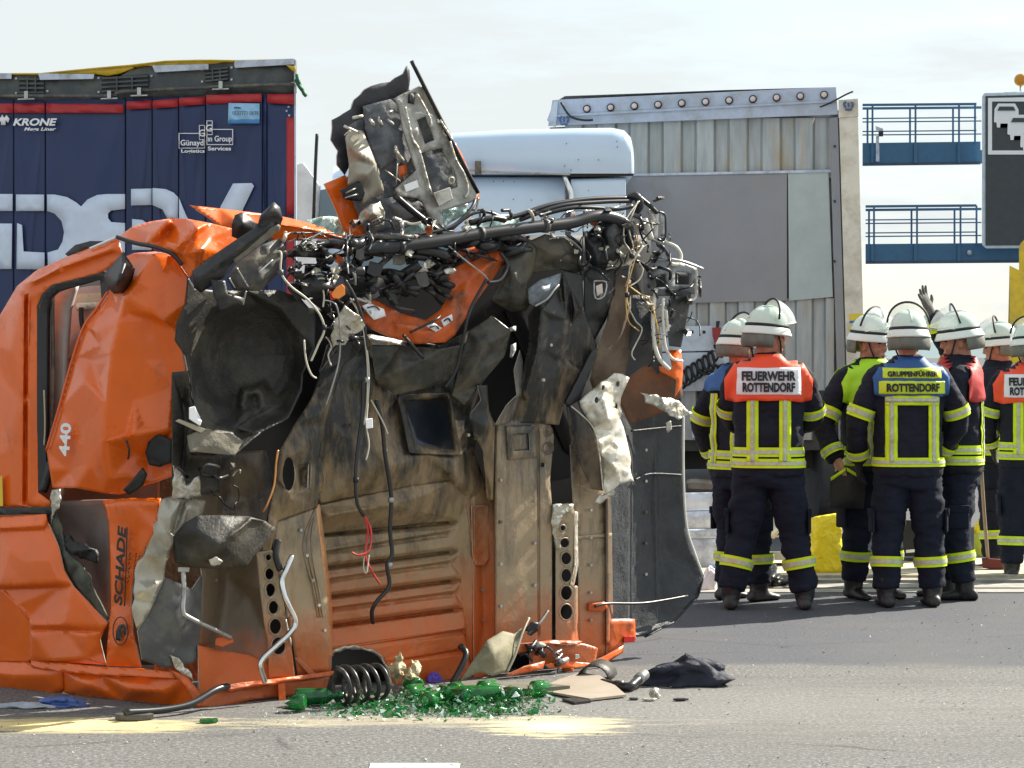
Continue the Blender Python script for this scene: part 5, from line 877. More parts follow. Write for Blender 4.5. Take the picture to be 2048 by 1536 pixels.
for a, b, r_ in (((688, 252), (718, 266), .012), ((706, 236), (724, 232), .014), ((690, 270), (700, 262), .010), ((740, 240), (748, 250), .016), ((756, 236), (764, 252), .016), ((772, 226), (784, 222), .012), ((776, 240), (786, 248), .012), ((690, 396), (716, 388), .007), ((692, 386), (712, 376), .007), ((748, 424), (760, 444), .006), ((742, 444), (766, 432), .006), ((770, 340), (800, 362), .006), ((795, 320), (792, 372), .006), ((790, 300), (806, 320), .014)): hose('panel_bracket', [(a[0], a[1], .06), ((a[0] + b[0]) / 2, (a[1] + b[1]) / 2, .08), (b[0], b[1], .06)], r_ * .6, gq.choice([bare, panelb, panelc, steel]), wr, Fp, seg=5, per=2)
sheet('panel_triangle', wr, panelc, [(789, 292, .06), (793, 290, .06), (806, 322, .06), (796, 324, .06)], plane=Fp, thick=.004, edge=12)
hose('gas_strut', [(823, 122, .05), (860, 196, .05), (956, 386, .05)], .011, black, wr, Fp, per=3)
hose('prop_bar', [(790, 392, .12), (830, 426, .12), (884, 468, .14)], .017, hosem, wr, Fp, per=3)
hose('panel_edge_wire', [(956, 395, .04), (952, 420, .04), (930, 446, .06)], .006, panelc, wr, Fp)
# shattered windscreen and roof edge behind
teal = M('shattered_glass', (.42, .66, .60), .18, var=.35, vscale=26, spec=.8, bump=.9, bscale=24, dirt=(.80, .90, .86), dscale=20, dpos=(.5, .6))
for ol in ([(600, 470, -.1), (612, 440, -.1), (660, 432, -.1), (690, 436, -.1), (690, 480, -.1)], [(800, 470, -.1), (815, 430, -.1), (870, 424, -.1), (936, 404, -.1), (932, 428, -.1), (900, 446, -.1), (860, 482, -.1)], [(935, 440, -.12), (1010, 428, -.12), (1060, 436, -.12), (1000, 458, -.1), (930, 462, -.1)]): sheet('windscreen_fragment', wr, teal, ol, [], plane=Fp, thick=.006, edge=10, amp=.02, nsc=5)

# --- side of the cab (door side)
def SF(px, py, off=0.): return S(px, py, off) if px < 390 else F(px, py, off)
def jagS(ol, *a): return jagged(ol, *a)
sp_ = sheet('cab_side_panel', wr, orange, [(-260, 640, -.25), (-60, 660, -.10), (0, 630, -.06), (34, 572, -.05), (74, 540, -.04), (130, 515, -.03), (190, 492, -.02), (236, 472, -.02), (246, 512, .0), (200, 546, .0), (104, 572, .0), (84, 590, .0), (78, 620, .0), (74, 760, .0), (76, 985, .0), (100, 1004, .0), (98, 1022, -.01), (-260, 1020, -.12)], [(20, 700, .0), (20, 900, .0), (62, 600, .005), (100, 545, .01)], creases=[[(48, 590, .015), (46, 800, .015), (44, 1010, .01)], [(54, 590, -.03), (52, 800, -.03), (50, 1010, -.03)], [(58, 586, .02), (57, 800, .02), (56, 1010, .01)], [(60, 566, .02), (120, 536, .03), (230, 496, .03)], [(66, 572, -.0), (124, 546, .0), (232, 504, .0)]], plane=S, thick=.01, edge=14, soft=1)
seal = sheet('window_seal', wr, rubber, [(74, 612, .004), (84, 588, .004), (104, 570, .004), (204, 545, .004), (222, 560, .0), (214, 640, .0), (170, 700, .0), (100, 930, .0), (84, 985, .0), (74, 985, .0)], (), [[(94, 620, -.01), (100, 598, -.01), (116, 584, -.01), (200, 560, -.01), (206, 640, -.01), (160, 700, -.01), (110, 870, -.01), (92, 930, -.01)]], plane=S, thick=.03, edge=14, soft=0)
hose('window_slide', [(104, 600, -.05), (106, 760, -.05), (100, 900, -.05)], .010, greyplastic, wr, S); hose('window_slide', [(88, 780, .01), (90, 850, .01), (88, 890, .01)], .004, beigei, wr, S)
def Si(px, py, off=0.): return S(px, py, off - .30)
sheet('inner_pillar', wr, interior2, [(108, 1000), (110, 590), (150, 570), (135, 620), (128, 720), (122, 860), (120, 1000)], plane=lambda x, y, d=0: S(x, y, d - .10), thick=.03, edge=20)
st_ = sheet('seat_back', wr, interior2, [(118, 640, 0), (124, 600, .02), (138, 580, .04), (176, 572, .05), (214, 570, .05), (220, 700, .05), (180, 760, .04), (150, 900, .0), (112, 960, 0), (112, 760, .0)], [(160, 640, .10), (150, 740, .06)], plane=Si, thick=.05, edge=14, soft=3)
sheet('seat_trim', st_, beigei, [(148, 604, .09), (156, 588, .10), (214, 584, .11), (214, 606, .11), (205, 618, .11), (152, 618, .1)], plane=Si, thick=.015, edge=12); sheet('belt_hanger', st_, M('belt_bracket', (.55, .53, .46), .4, metal=.5), [(152, 606, .12), (198, 604, .13), (200, 614, .13), (152, 622, .12)], plane=Si, thick=.02, edge=12)
hose('seat_belt', [(162, 616, .13), (163, 640, .14), (168, 668, .14)], .012, black, st_, Si); sheet('arm_rest', wr, M('interior_blue_grey', (.17, .20, .24), .6), [(120, 718, .06), (146, 668, .08), (172, 660, .1), (168, 712, .1), (150, 722, .08)], plane=Si, thick=.05, edge=14)
sheet('interior_wall', wr, interior, [(60, 560), (330, 540), (330, 1000), (330, 1330), (60, 1330)], plane=lambda x, y, d=0: S(x, y, d - .5), thick=.02, edge=40)
# crumpled door
dr = sheet('crumpled_door', wr, orange, [(217, 582, .0), (192, 618, .02), (169, 650, .03), (146, 717, .03), (118, 818, .03), (93, 900, .02), (99, 940, .03), (105, 976, .0), (150, 976, .04), (203, 986, .03), (240, 990, .0), (300, 968, -.02), (345, 952, -.03), (344, 860, -.02), (345, 771, -.02), (372, 744, -.01), (362, 690, .0), (352, 656, .0), (372, 606, .0), (378, 556, -.03), (345, 508, -.02), (311, 503, -.02), (268, 506, -.01), (244, 516, .0)],
      [(250, 595, .15), (222, 710, .16), (213, 805, .16), (208, 884, .15), (220, 954, .09), (257, 626, .12), (300, 640, .05), (300, 575, .10), (330, 560, .04), (290, 720, .06), (270, 800, .07), (290, 850, .05), (250, 870, .09), (180, 720, .07), (170, 760, .11), (195, 770, .10), (160, 860, .08), (140, 940, .02), (180, 930, .09), (300, 920, -.06), (270, 905, .0), (330, 720, .0), (325, 640, .07), (190, 660, .10), (260, 950, .03)],
      creases=[[(311, 508, .07), (275, 560, .13), (250, 595, .15), (240, 640, .155), (222, 710, .16), (213, 805, .16), (208, 884, .15)], [(250, 595, .15), (300, 626, .10), (345, 656, .02)], [(208, 884, .15), (270, 868, .10), (338, 858, .0)], [(169, 650, .04), (200, 690, .11), (222, 710, .16)]], plane=S, thick=.006, edge=9, soft=1, amp=.0025, nsc=1.2)
hose('door_edge_bead', [(215, 584, .02), (192, 619, .035), (168, 652, .045), (145, 718, .045), (117, 819, .045), (93, 900, .035)], .006, orange, dr, S)
text_on('model_number', '440', dr, white, 130, 879, 21, lambda x, y, d=0: S(x, y, .085 + d), .0, bold=.03, wpx=66, ang=R(86), label='white model number printed on the crumpled door')
sheet('door_hole', dr, black, [(290, 905, .03), (300, 872, .02), (318, 870, .02), (342, 880, .0), (342, 925, .0), (318, 934, .0), (298, 930, .02)], plane=S, thick=.01, edge=12); sheet('door_tear', dr, archm, [(246, 980, .06), (262, 962, .06), (284, 936, .06), (292, 950, .05), (284, 972, .04), (258, 990, .04)], plane=S, thick=.01, edge=12)
hose('door_tear_edge', [(252, 880, .11), (258, 900, .11), (256, 918, .1)], .005, archm, dr, S)
mr_ = sheet('mirror_base', wr, rubber, [(218, 536, .08), (234, 518, .12), (246, 503, .14), (258, 520, .12), (270, 538, .10), (264, 564, .08), (248, 586, .10), (228, 588, .10), (212, 572, .08), (208, 550, .08)], [(240, 550, .26), (232, 568, .25), (246, 526, .2), (250, 560, .22)], plane=S, thick=.02, edge=6, soft=3)
for ring in ((5, .09), (9, .05)): pass
# upper front corner of the cab
sheet('roof_corner_panel', wr, orange, [(236, 474, -.04), (262, 455, -.05), (300, 443, -.07), (340, 437, -.09), (372, 437, -.08), (420, 446, -.06), (470, 458, -.05), (500, 470, -.05), (440, 505, -.02), (400, 532, .0), (378, 556, .0), (352, 516, .02), (330, 500, .03), (290, 488, .03), (250, 484, .02)], [(300, 465, .02), (340, 460, -.07), (380, 470, .0), (420, 475, -.02), (360, 490, .05), (330, 480, .02), (400, 500, .05)], creases=[[(340, 440, -.02), (318, 462, .03), (296, 486, .05)], [(352, 452, -.06), (330, 474, -.05), (318, 488, .0)], [(396, 458, .03), (372, 476, .03), (352, 500, .06)], [(404, 462, -.04), (384, 482, -.02), (366, 506, .02)]], plane=SF, thick=.006, edge=8, soft=1, amp=.004, nsc=2)
hose('roof_gutter', [(234, 474, .04), (270, 486, .05), (310, 494, .06), (344, 508, .05), (364, 530, .03)], .010, rubber, wr, S)
sheet('torn_headliner', wr, rubber, [(130, 508, -.06), (150, 490, -.05), (180, 482, -.05), (222, 482, -.05), (190, 494, -.04), (140, 516, -.05)], plane=S, thick=.02, edge=14)
hose('gutter_highlight', [(180, 497, .0), (215, 482, .0), (234, 474, .0)], .006, white, wr, S)
sheet('torn_roof_spike', wr, orange, [(378, 410, -.16), (440, 417, -.18), (500, 424, -.2), (545, 430, -.22), (520, 446, -.2), (470, 458, -.14), (440, 452, -.14), (415, 434, -.15)], [(470, 438, -.13)], plane=SF, thick=.006, edge=8, soft=1)
sheet('roof_edge_strip', wr, orange, jagged([(520, 440, -.24), (560, 432, -.25), (620, 446, -.26), (692, 470, -.28), (690, 482, -.26), (620, 478, -.22), (560, 484, -.2), (510, 470, -.2)], 16, 2, 3), [(570, 452, -.18), (630, 462, -.2)], creases=[[(540, 446, -.17), (610, 456, -.18), (680, 474, -.22)]], plane=F, thick=.006, edge=8, soft=1, amp=.006)
# lower half: sill, lower door, lettered pillar
ld = sheet('lower_door', wr, orange, [(-260, 1030, -.06), (0, 1032, .02), (92, 1028, .03), (96, 1044, .03), (118, 1096, .05), (128, 1140, .05), (145, 1170, .05), (216, 1246, .03), (208, 1262, .02), (200, 1280, .02), (206, 1306, .0), (212, 1330, .0), (60, 1322, .02), (-260, 1318, -.06)], [(60, 1120, .07), (20, 1100, .06), (100, 1120, .07)], creases=[[(-260, 1052, -.03), (0, 1056, .06), (90, 1050, .06)], [(-260, 1062, -.05), (0, 1062, .03), (88, 1060, .04)], [(-200, 1172, -.0), (0, 1172, .07), (20, 1172, .07), (120, 1166, .07)], [(-200, 1178, -.03), (6, 1178, .03), (120, 1174, .03)], [(6, 1180, .04), (36, 1210, .04), (54, 1232, .05), (62, 1250, .05)], [(62, 1250, .06), (130, 1250, .06), (206, 1254, .04)], [(62, 1262, .03), (130, 1262, .03), (204, 1264, .03)], [(58, 1234, .03), (60, 1318, .02)], [(64, 1266, .05), (65, 1312, .04), (100, 1322, .05), (172, 1318, .05), (174, 1268, .05)]], plane=S, thick=.008, edge=9, soft=1, amp=.002, nsc=1.5)
sheet('door_rubber', wr, rubber, [(-260, 1016, -.04), (0, 1016, .03), (100, 1014, .03), (102, 1028, .03), (0, 1030, .03), (-260, 1028, -.04)], plane=S, thick=.03, edge=20)
sheet('lower_body', wr, orange, [(-260, 1318, -.06), (54, 1318, .0), (62, 1328, .02), (124, 1336, .03), (126, 1378, .02), (110, 1390, .0), (0, 1392, -.02), (-260, 1392, -.10)], [(30, 1350, .05), (90, 1350, .05)], plane=S, thick=.01, edge=16, soft=1)
sheet('door_sill', wr, orange, [(62, 1320, .02), (130, 1326, .04), (212, 1334, .05), (280, 1336, .05), (345, 1344, .04), (350, 1356, .06), (280, 1352, .08), (200, 1350, .08), (124, 1344, .06), (62, 1334, .04)], plane=S, thick=.01, edge=12, soft=1)
sheet('sill_skirt', wr, orange, [(124, 1344, .02), (200, 1352, .04), (280, 1354, .04), (346, 1350, .03), (372, 1362, .01), (392, 1384, .0), (398, 1414, -.02), (340, 1416, -.02), (250, 1404, -.01), (170, 1396, -.01), (122, 1384, .0)], [(180, 1370, .08), (260, 1378, .09), (330, 1382, .06)], plane=S, thick=.01, edge=12, soft=2)
sheet('cab_corner_foot', wr, orange_d, [(340, 1340, .01), (372, 1350, .0), (400, 1385, .0), (430, 1422, .02), (396, 1416, .02), (372, 1372, .02)], plane=F, thick=.01, edge=12)
pi_ = sheet('lettered_pillar', wr, orange, [(205, 1000, .0), (260, 996, .03), (322, 996, .0), (318, 1030, .02), (308, 1066, .03), (288, 1105, .03), (270, 1141, .03), (263, 1180, .03), (262, 1210, .03), (266, 1260, .03), (272, 1290, .03), (282, 1334, .02), (212, 1332, .02), (214, 1300, .02), (216, 1272, .03), (222, 1210, .03), (219, 1085, .03), (217, 1044, .03)], [(245, 1150, .055), (242, 1260, .05)], creases=[[(256, 1276, .055), (232, 1300, .05), (214, 1330, .02)], [(212, 1010, .04), (260, 1006, .05), (318, 1006, .03)]], plane=S, thick=.008, edge=10, soft=1)
ltr = M('letter_black', (.02, .018, .018), .5)
def Sl(px, py, off=0.): return S(px, py, .068 + off)
text_on('lettering', 'SCHADE', pi_, ltr, 240, 1131, 17, Sl, 0., bold=.035, shear=.2, wpx=160, ang=R(87))
hose('letter_rule', [(249, 1212, 0), (252, 1130, 0), (254, 1054, 0)], .003, ltr, pi_, Sl)
for (x0, y0, n_, w_) in ((254, 1166, 7, 8), (266, 1150, 8, 5), (275, 1142, 6, 5), (287, 1120, 5, 5)):      # small print too faint to read
    for k in range(n_):
        yk_ = y0 - k * w_ * 1.15; hose('small_print', [(x0 + k * .6, yk_, -.008), (x0 + k * .6 + w_ * (.5 if k % 2 else .25), yk_ - w_ * .3, -.008), (x0 + k * .6 + (2 if k % 3 else 4), yk_ - w_ * .75, -.008)], .0022, ltr, pi_, Sl, per=2, seg=5)
hose('badge_ring', [(241 + 15 * math.cos(a), 1262 + 28 * math.sin(a), 0) for a in np.linspace(0, 2 * math.pi, 20)], .0025, ltr, pi_, Sl, per=2)
sheet('badge_mark', pi_, ltr, [(231, 1280, 0), (232, 1262, 0), (238, 1250, 0), (248, 1248, 0), (253, 1256, 0), (252, 1268, 0), (247, 1274, 0), (240, 1282, 0)], (), [[(240, 1276, 0), (244, 1268, 0), (242, 1260, 0), (246, 1254, 0), (248, 1256, 0), (246, 1262, 0), (248, 1270, 0), (243, 1278, 0)]], plane=Sl, thick=.002, edge=12, soft=0)
sheet('inner_trim', wr, interior, [(88, 1040, -.05), (104, 1004, -.05), (215, 1000, -.1), (220, 1240, -.1), (214, 1250, -.06), (150, 1170, -.05), (120, 1100, -.05)], [(170, 1080, -.15)], plane=S, thick=.02, edge=16)
sheet('torn_lining', wr, M('lining_olive', (.06, .062, .048), .7, var=.3, bump=.4, dirt=(.13, .13, .09), dscale=7), [(96, 1040, .02), (110, 1018, .0), (122, 1050, .0), (130, 1100, .03), (160, 1128, .05), (180, 1150, .05), (190, 1190, .05), (214, 1236, .02), (214, 1246, .03), (170, 1200, .02), (140, 1160, .01), (112, 1090, .02)], [(140, 1130, .06), (165, 1160, .08)], plane=S, thick=.012, edge=9, soft=1, amp=.006)
sheet('foam_clump', wr, black, jagged([(124, 1060, .0), (140, 1078, .02), (170, 1086, .02), (188, 1100, .02), (190, 1126, .02), (160, 1118, .03), (132, 1096, .03)], 6, 2, 4), [(160, 1102, .07)], plane=S, thick=.02, edge=8, amp=.01, nsc=6)
sheet('latch', wr, bare, jagged([(104, 980, .02), (118, 978, .02), (120, 1000, .03), (108, 1024, .03), (102, 1050, .02), (100, 1020, .02)], 8, 1.6, 4), plane=S, thick=.01, edge=8)
sheet('floor_lintel', wr, M('interior_brown', (.13, .11, .085), .7), [(120, 1004, -.15), (216, 1000, -.15), (218, 1030, -.15), (124, 1030, -.15)], plane=S, thick=.05, edge=20)
plate('warning_strip', wr, M('strip_yellow', (.75, .52, .02), .4), [(-6, 960), (4, 950), (6, 1012), (-6, 1012)], .01, S, .02, bevel=0)

for (xa, xb, ya, yb_, n_) in ((565, 700, 470, 560, 26), (700, 900, 440, 492, 12), (900, 1180, 425, 480, 14), (1170, 1330, 400, 560, 30), (1270, 1390, 520, 720, 16), (620, 730, 590, 700, 12), (350, 470, 925, 1010, 6)):
    for i in range(n_):      # wires, straps and hoses hanging out of the crushed front
        x, y = gq.uniform(xa, xb), gq.uniform(ya, yb_); a = gq.uniform(-1.2, 1.6); pts = [(x, y, gq.uniform(.0, .08))]
        for k in range(gq.randint(3, 6)):
            a += gq.uniform(-.9, .9); l_ = gq.uniform(8, 22); pts.append((pts[-1][0] + l_ * math.cos(a), pts[-1][1] + l_ * math.sin(a), gq.uniform(.02, .13)))
        pts = [(min(max(q[0], xa - 5), xb + 10), max(q[1], ya - 4), q[2]) for q in pts]
        hose('torn_wire', pts, gq.choice([.0025, .0035, .004, .006, .009]), gq.choice([hosem, hosem, hosem, rubber, rubber, steel, wirew, hosem, plastic]), wr, per=5, seg=6)
    for i in range(n_ // 4):
        x, y = gq.uniform(xa, xb), gq.uniform(ya, yb_); q = [(x + gq.uniform(5, 15) * math.cos(a), y + gq.uniform(4, 12) * math.sin(a), gq.uniform(.03, .14)) for a in (0, 1.1, 2.1, 3.3, 4.2, 5.3)]
        sheet('torn_scrap', wr, gq.choice([olive, plastic, plastic, plastic, panelb, orange_d, greyplastic, hosem]), jagged(q, 6, 1.2, i), [(x, y, gq.uniform(.06, .18))], thick=.004, edge=6, soft=0, smooth=False)
bolt_me = MB().tube([Vector((0, 0, 0)), Vector((0, 0, .012))], .011, 6); 
for (x, y, of) in [(1000 + (k % 2) * 68, 960 + k * 42, .004) for k in range(8)] + [(520, 1000 + k * 60, -.1) for k in range(3)] + [(600 + k * 12, 1060 + k * 50, .006) for k in range(5)] + [(690 + k * 48, 1020 - k * 9, -.08) for k in range(4)] + [(1180, 1020 + k * 55, -.05) for k in range(5)] + [(1290, 900 + k * 62, -.19) for k in range(5)] + [(770, 900, -.04), (700, 850, -.06), (935, 870, -.02), (845, 740, -.05), (1100, 690, .08), (1085, 760, .08), (430, 1160, -.15), (470, 1240, -.17), (964, 1180, -.1), (966, 1240, -.1)]:
    c = F(x, y, of); MB().tube([c, c + fn_ * .012], .0085, 6).build('bolt', gq.choice([steel, steel, bare, underd]), wr)
for (x, y, r_, of) in ((560, 545, .016, .17), (648, 655, .012, .18), (734, 760, .012, .09), (712, 960, .014, .04), (782, 1000, .016, .0), (779, 1130, .016, .0), (1254, 590, .011, .13), (1264, 512, .014, .13), (800, 494, .036, .085), (960, 468, .036, .1), (1090, 452, .036, .1)):
    c = F(x, y, of); MB().tube([c - Vector((0, 0, .012)) if y > 500 else c - d_ * .012, c + Vector((0, 0, .012)) if y > 500 else c + d_ * .012], r_, 9).build('hose_clip', gq.choice([steel, black, greyplastic]), wr, True)
RIM[0] = None

# ------------------------------------------------------------ firefighters
cloth = M('turnout_navy', (.010, .012, .023), .8, var=.3, vscale=9, bump=.5, bscale=160, spec=.3)
trous = M('trouser_navy', (.011, .015, .029), .85, var=.25, vscale=7, bump=.5, bscale=140, spec=.25)
boot = M('boot_black', (.012, .012, .013), .45, var=.3, dirt=(.09, .085, .075), dscale=14, dpos=(.5, .8))
glove = M('glove_grey', (.10, .095, .088), .8, var=.3, vscale=25, bump=.4); gloved = M('glove_dark', (.022, .022, .026), .75, var=.3, bump=.4)
skin = M('skin', (.50, .225, .145), .5, var=.12, vscale=14, bump=.15, bscale=120)
lime = M('lime_tape', (.66, .86, .004), .6, var=.08, vscale=20, bump=.2); silver = M('silver_tape', (.52, .55, .40), .42, metal=.15, var=.2, vscale=40, bump=.3, bscale=150)
helm = M('helmet_shell', (.60, .72, .62), .22, var=.04, vscale=6, coat=.6, dirt=(.45, .52, .45), dscale=9, dpos=(.6, .8)); helmw = M('helmet_rim', (.74, .79, .73), .35, var=.04)
flapm = M('neck_flap', (.115, .12, .10), .55, var=.2, dirt=(.2, .2, .17), dscale=9)
visor = M('visor_clear', (.85, .88, .88), .08, alpha=.42, spec=.9, var=0)
yorange = M('yoke_orange_red', (.90, .085, .022), .55, var=.06, bump=.15, bscale=20); yblue = M('yoke_blue', (.025, .10, .30), .6, var=.1, bump=.15, bscale=20); ylime = M('yoke_lime', (.42, .78, .015), .55, var=.06, bump=.15, bscale=20); yred = M('yoke_red', (.46, .03, .03), .6, var=.1, bump=.15, bscale=20)
txtm = M('yoke_letter', (.012, .012, .016), .6); pwhite = M('yoke_patch', (.82, .82, .86), .5, var=.05); plime = M('yoke_patch_lime', (.62, .76, .03), .5, var=.05)
hair = M('hair_dark', (.05, .035, .025), .7, bump=.5)

def remesh(mb, vox, smooth=6):
    me = mesh('tmp', mb.V, mb.F); o = bpy.data.objects.new('tmp', me); COL.objects.link(o)
    m = o.modifiers.new('r', 'REMESH'); m.mode = 'VOXEL'; m.voxel_size = vox
    if smooth: s = o.modifiers.new('s', 'SMOOTH'); s.iterations = smooth; s.factor = .5
    dg = bpy.context.evaluated_depsgraph_get(); e = bpy.data.meshes.new_from_object(o.evaluated_get(dg)); bpy.data.objects.remove(o); bpy.data.meshes.remove(me)
    e.materials.clear(); return e
def wrinkle(me, amp, sc, seed, zs=1.):
    vs_ = me.vertices; n = len(vs_); co = np.empty(n * 3); no = np.empty(n * 3); vs_.foreach_get('co', co); me.vertex_normals.foreach_get('vector', no); co = co.reshape(-1, 3); no = no.reshape(-1, 3)
    d = np.array([noise.noise((p[0] * sc + seed, p[1] * sc, p[2] * sc * zs)) + .45 * (1 - 2 * abs(noise.noise((p[0] * sc * 1.7, p[1] * sc * 1.7 + seed, p[2] * sc * 2.6 * zs)))) for p in co])
    co += no * (d * amp)[:, None]; vs_.foreach_set('co', co.ravel()); me.update(); return me
def bvh_of(me): return BVHTree.FromPolygons([v.co.copy() for v in me.vertices], [tuple(p.vertices) for p in me.polygons])
TOR = [(.835, .212, .155), (.87, .226, .162), (1.0, .210, .152), (1.15, .212, .152), (1.3, .222, .150), (1.42, .226, .144), (1.50, .195, .126), (1.55, .145, .110), (1.58, .095, .095), (1.605, .082, .086)]
def torw(z):
    for a, b in zip(TOR[:-1], TOR[1:]):
        if a[0] <= z <= b[0]: t = (z - a[0]) / (b[0] - a[0]); return a[1] + (b[1] - a[1]) * t, a[2] + (b[2] - a[2]) * t
    return TOR[0][1:] if z < TOR[0][0] else TOR[-1][1:]
def supell(hw, hd, z, lean, n=28, e=.78):
    r = []
    for k in range(n):
        a = 2 * math.pi * k / n; c, s = math.cos(a), math.sin(a); r.append(Vector((hw * math.copysign(abs(c) ** e, c), hd * math.copysign(abs(s) ** e, s) + lean * (z - .85), z)))
    return r
def limb(pts, radii, per=6):
    P = catmull(pts, per); n = len(radii) - 1; rr = []
    for i in range(len(P)):
        t = i / (len(P) - 1) * n; k = min(int(t), n - 1); rr.append(radii[k] + (radii[k + 1] - radii[k]) * (t - k))
    return P, rr
def band(P, rr, t0, t1, off):      # ring of tape round a limb between two fractions of its path
    n = len(P) - 1
    def at(t): x = t * n; k = min(int(x), n - 1); return P[k].lerp(P[k + 1], x - k), rr[k] + (rr[k + 1] - rr[k]) * (x - k)
    a, b = at(t0), at(t1); m = MB(); mid_ = a[0].lerp(b[0], .5); m.tube([a[0], mid_, b[0]], [a[1] + off, (a[1] + b[1]) / 2 + off, b[1] + off], 20, cap=False); return m
def hand_mesh(w, d, nrm, side, curl, spread=.0, s=1.):
    """palm and five fingers from wrist w along d; nrm points out of the back of the hand"""
    d = d.normalized(); nrm = (nrm - d * nrm.dot(d)).normalized(); lat = d.cross(nrm) * side; m = MB()
    def ring(c, a, b): return [c + lat * (a * math.cos(2 * math.pi * k / 12)) + nrm * (b * math.sin(2 * math.pi * k / 12)) for k in range(12)]
    m.rings([ring(w - d * .03 * s, .036 * s, .03 * s), ring(w + d * .01 * s, .034 * s, .026 * s), ring(w + d * .045 * s, .043 * s, .021 * s), ring(w + d * .085 * s, .044 * s, .018 * s), ring(w + d * .105 * s, .036 * s, .014 * s)])
    for i, (o_, L_) in enumerate(((.033, .070), (.011, .082), (-.011, .076), (-.031, .060))):
        p = w + d * .09 * s + lat * o_ * s; a = curl; pts = [p - d * .02 * s, p]; dd = (d + lat * o_ * 14 * spread).normalized()
        for k, f in enumerate((.42, .33, .25)):
            a2 = a * (k + .6); v = dd * math.cos(a2) - nrm * math.sin(a2); pts.append(pts[-1] + v * L_ * f * s)
        m.tube(pts, [.011 * s, .0115 * s, .0108 * s, .010 * s, .007 * s], 8)
    p = w + d * .03 * s + lat * .036 * s; v1 = (lat * .75 + d * .65 - nrm * .25).normalized(); v2 = (lat * .45 + d * .9 - nrm * .4 * curl).normalized()
    m.tube([p - lat * .02 * s, p, p + v1 * .035 * s, p + v1 * .035 * s + v2 * .03 * s], [.014 * s, .0145 * s, .0125 * s, .008 * s], 8)
    return m
def person(label, loc, face, arms, legs, yoke, rear=True, head=(0, 0), hands=('d', 'd'), lean=0., s=1., stripes=True, vis=True, text=None, seed=0, front=None, hemz=(.935, 1.0), sx=.10, bar=False, yw=1., yz=0.):
    r = thing('person', label, 'person', loc, 'firefighters in turnout gear', R(face)); r.scale = (s, s, s)
    def put(name, me, mat, par=None, smooth=True): return link(name, me, mat, par or r, True, None, smooth)
    V_ = lambda p: Vector(p)
    # jacket: torso and both sleeves as one continuous skin
    m = MB(); m.rings([supell(w, d, z, lean) for z, w, d in TOR]); SL = []
    for sd, (el_, wr_) in zip((-1, 1), arms):
        sh = Vector((sd * .192, lean * .6, 1.455)); P, rr = limb([sh - Vector((sd * .10, 0, .01)), sh, V_(el_), V_(wr_)], [.080, .084, .068, .056]); m.tube(P, rr, 14); SL.append((P, rr))
    jk = wrinkle(remesh(m, .012, 4), .013, 8, seed, 1.3); put('jacket', jk, cloth); bv = bvh_of(jk)
    # trousers
    m = MB(); m.rings([supell(w, d, z, lean * .6) for z, w, d in ((.76, .165, .13), (.80, .195, .145), (.88, .205, .15), (.96, .20, .145))]); LG = []
    for sd, (kn, an) in zip((-1, 1), legs):
        kn = V_(kn); an = V_(an); P, rr = limb([Vector((sd * .10, 0, .86)), (Vector((sd * .105, 0, .80)) + kn) * .5, kn, (kn + an) * .5, an + Vector((0, 0, .02))], [.112, .114, .094, .088, .084]); m.tube(P, rr, 14); LG.append((P, rr))
    put('trousers', wrinkle(remesh(m, .013, 4), .014, 8, seed + 9, 2.2), trous)
    for sd, (P, rr) in zip((-1, 1), LG):
        n_ = int(len(P) * .36); c = P[n_] + Vector((sd * (rr[n_] + .004), -.015, 0)); po = MB().box(c, (.022, .13, .15)).build('pocket', trous, r, True, bevel=.012, local=True); MB().box(c + Vector((sd * .010, 0, .055)), (.012, .138, .05)).build('pocket_flap', trous, po, True, bevel=.006, local=True)
    # boots
    for sd, (kn, an), (P, rr) in zip((-1, 1), legs, LG):
        an = V_(an); fx = an.x; fy = an.y; yaw = (V_(kn).x - 0) * 0; m = MB(); g_ = an.z - .10
        m.tube([Vector((fx, fy - .005, g_ + .20)), Vector((fx, fy - .005, g_ + .10)), Vector((fx, fy, g_ + .055))], [.072, .066, .058], 12)
        rg = []
        for yy, w, hh in ((-.095, .034, .05), (-.08, .044, .075), (-.02, .047, .09), (.06, .048, .075), (.12, .052, .055), (.17, .047, .045), (.195, .03, .03)):
            rg.append([Vector((fx + w * math.cos(2 * math.pi * k / 12), fy + yy, g_ + max(.0, hh * .5 + hh * .52 * math.sin(2 * math.pi * k / 12)))) for k in range(12)])
        m.rings(rg); put('boot', remesh(m, .012, 3), boot)
        tb = put('reflective_band', (lambda q: mesh('b', q.V, q.F))(band(P, rr, .70, .79, .017)), lime); put('silver_stripe', (lambda q: mesh('b', q.V, q.F))(band(P, rr, .725, .765, .021)), silver, tb)
    for (P, rr) in SL:
        for t0 in (.56, .86):
            tb = put('reflective_band', (lambda q: mesh('b', q.V, q.F))(band(P, rr, t0, t0 + .075, .017)), lime); put('silver_stripe', (lambda q: mesh('b', q.V, q.F))(band(P, rr, t0 + .022, t0 + .053, .021)), silver, tb)
    def hem(z0, z1, off, mat, par=None):
        q = MB(); q.rings([supell(torw(z)[0] + off, torw(z)[1] + off, z, lean, 40) for z in (z0, (z0 + z1) / 2, z1)], cap=False); o_ = put('hem_band', mesh('b', q.V, q.F), mat, par); return o_
    for z0 in hemz[:1] if len(hemz) == 1 else (hemz[0] - .045, hemz[0] + .025):
        hb_ = hem(z0, z0 + .058, .011, lime); hem(z0 + .018, z0 + .040, .015, silver, hb_)
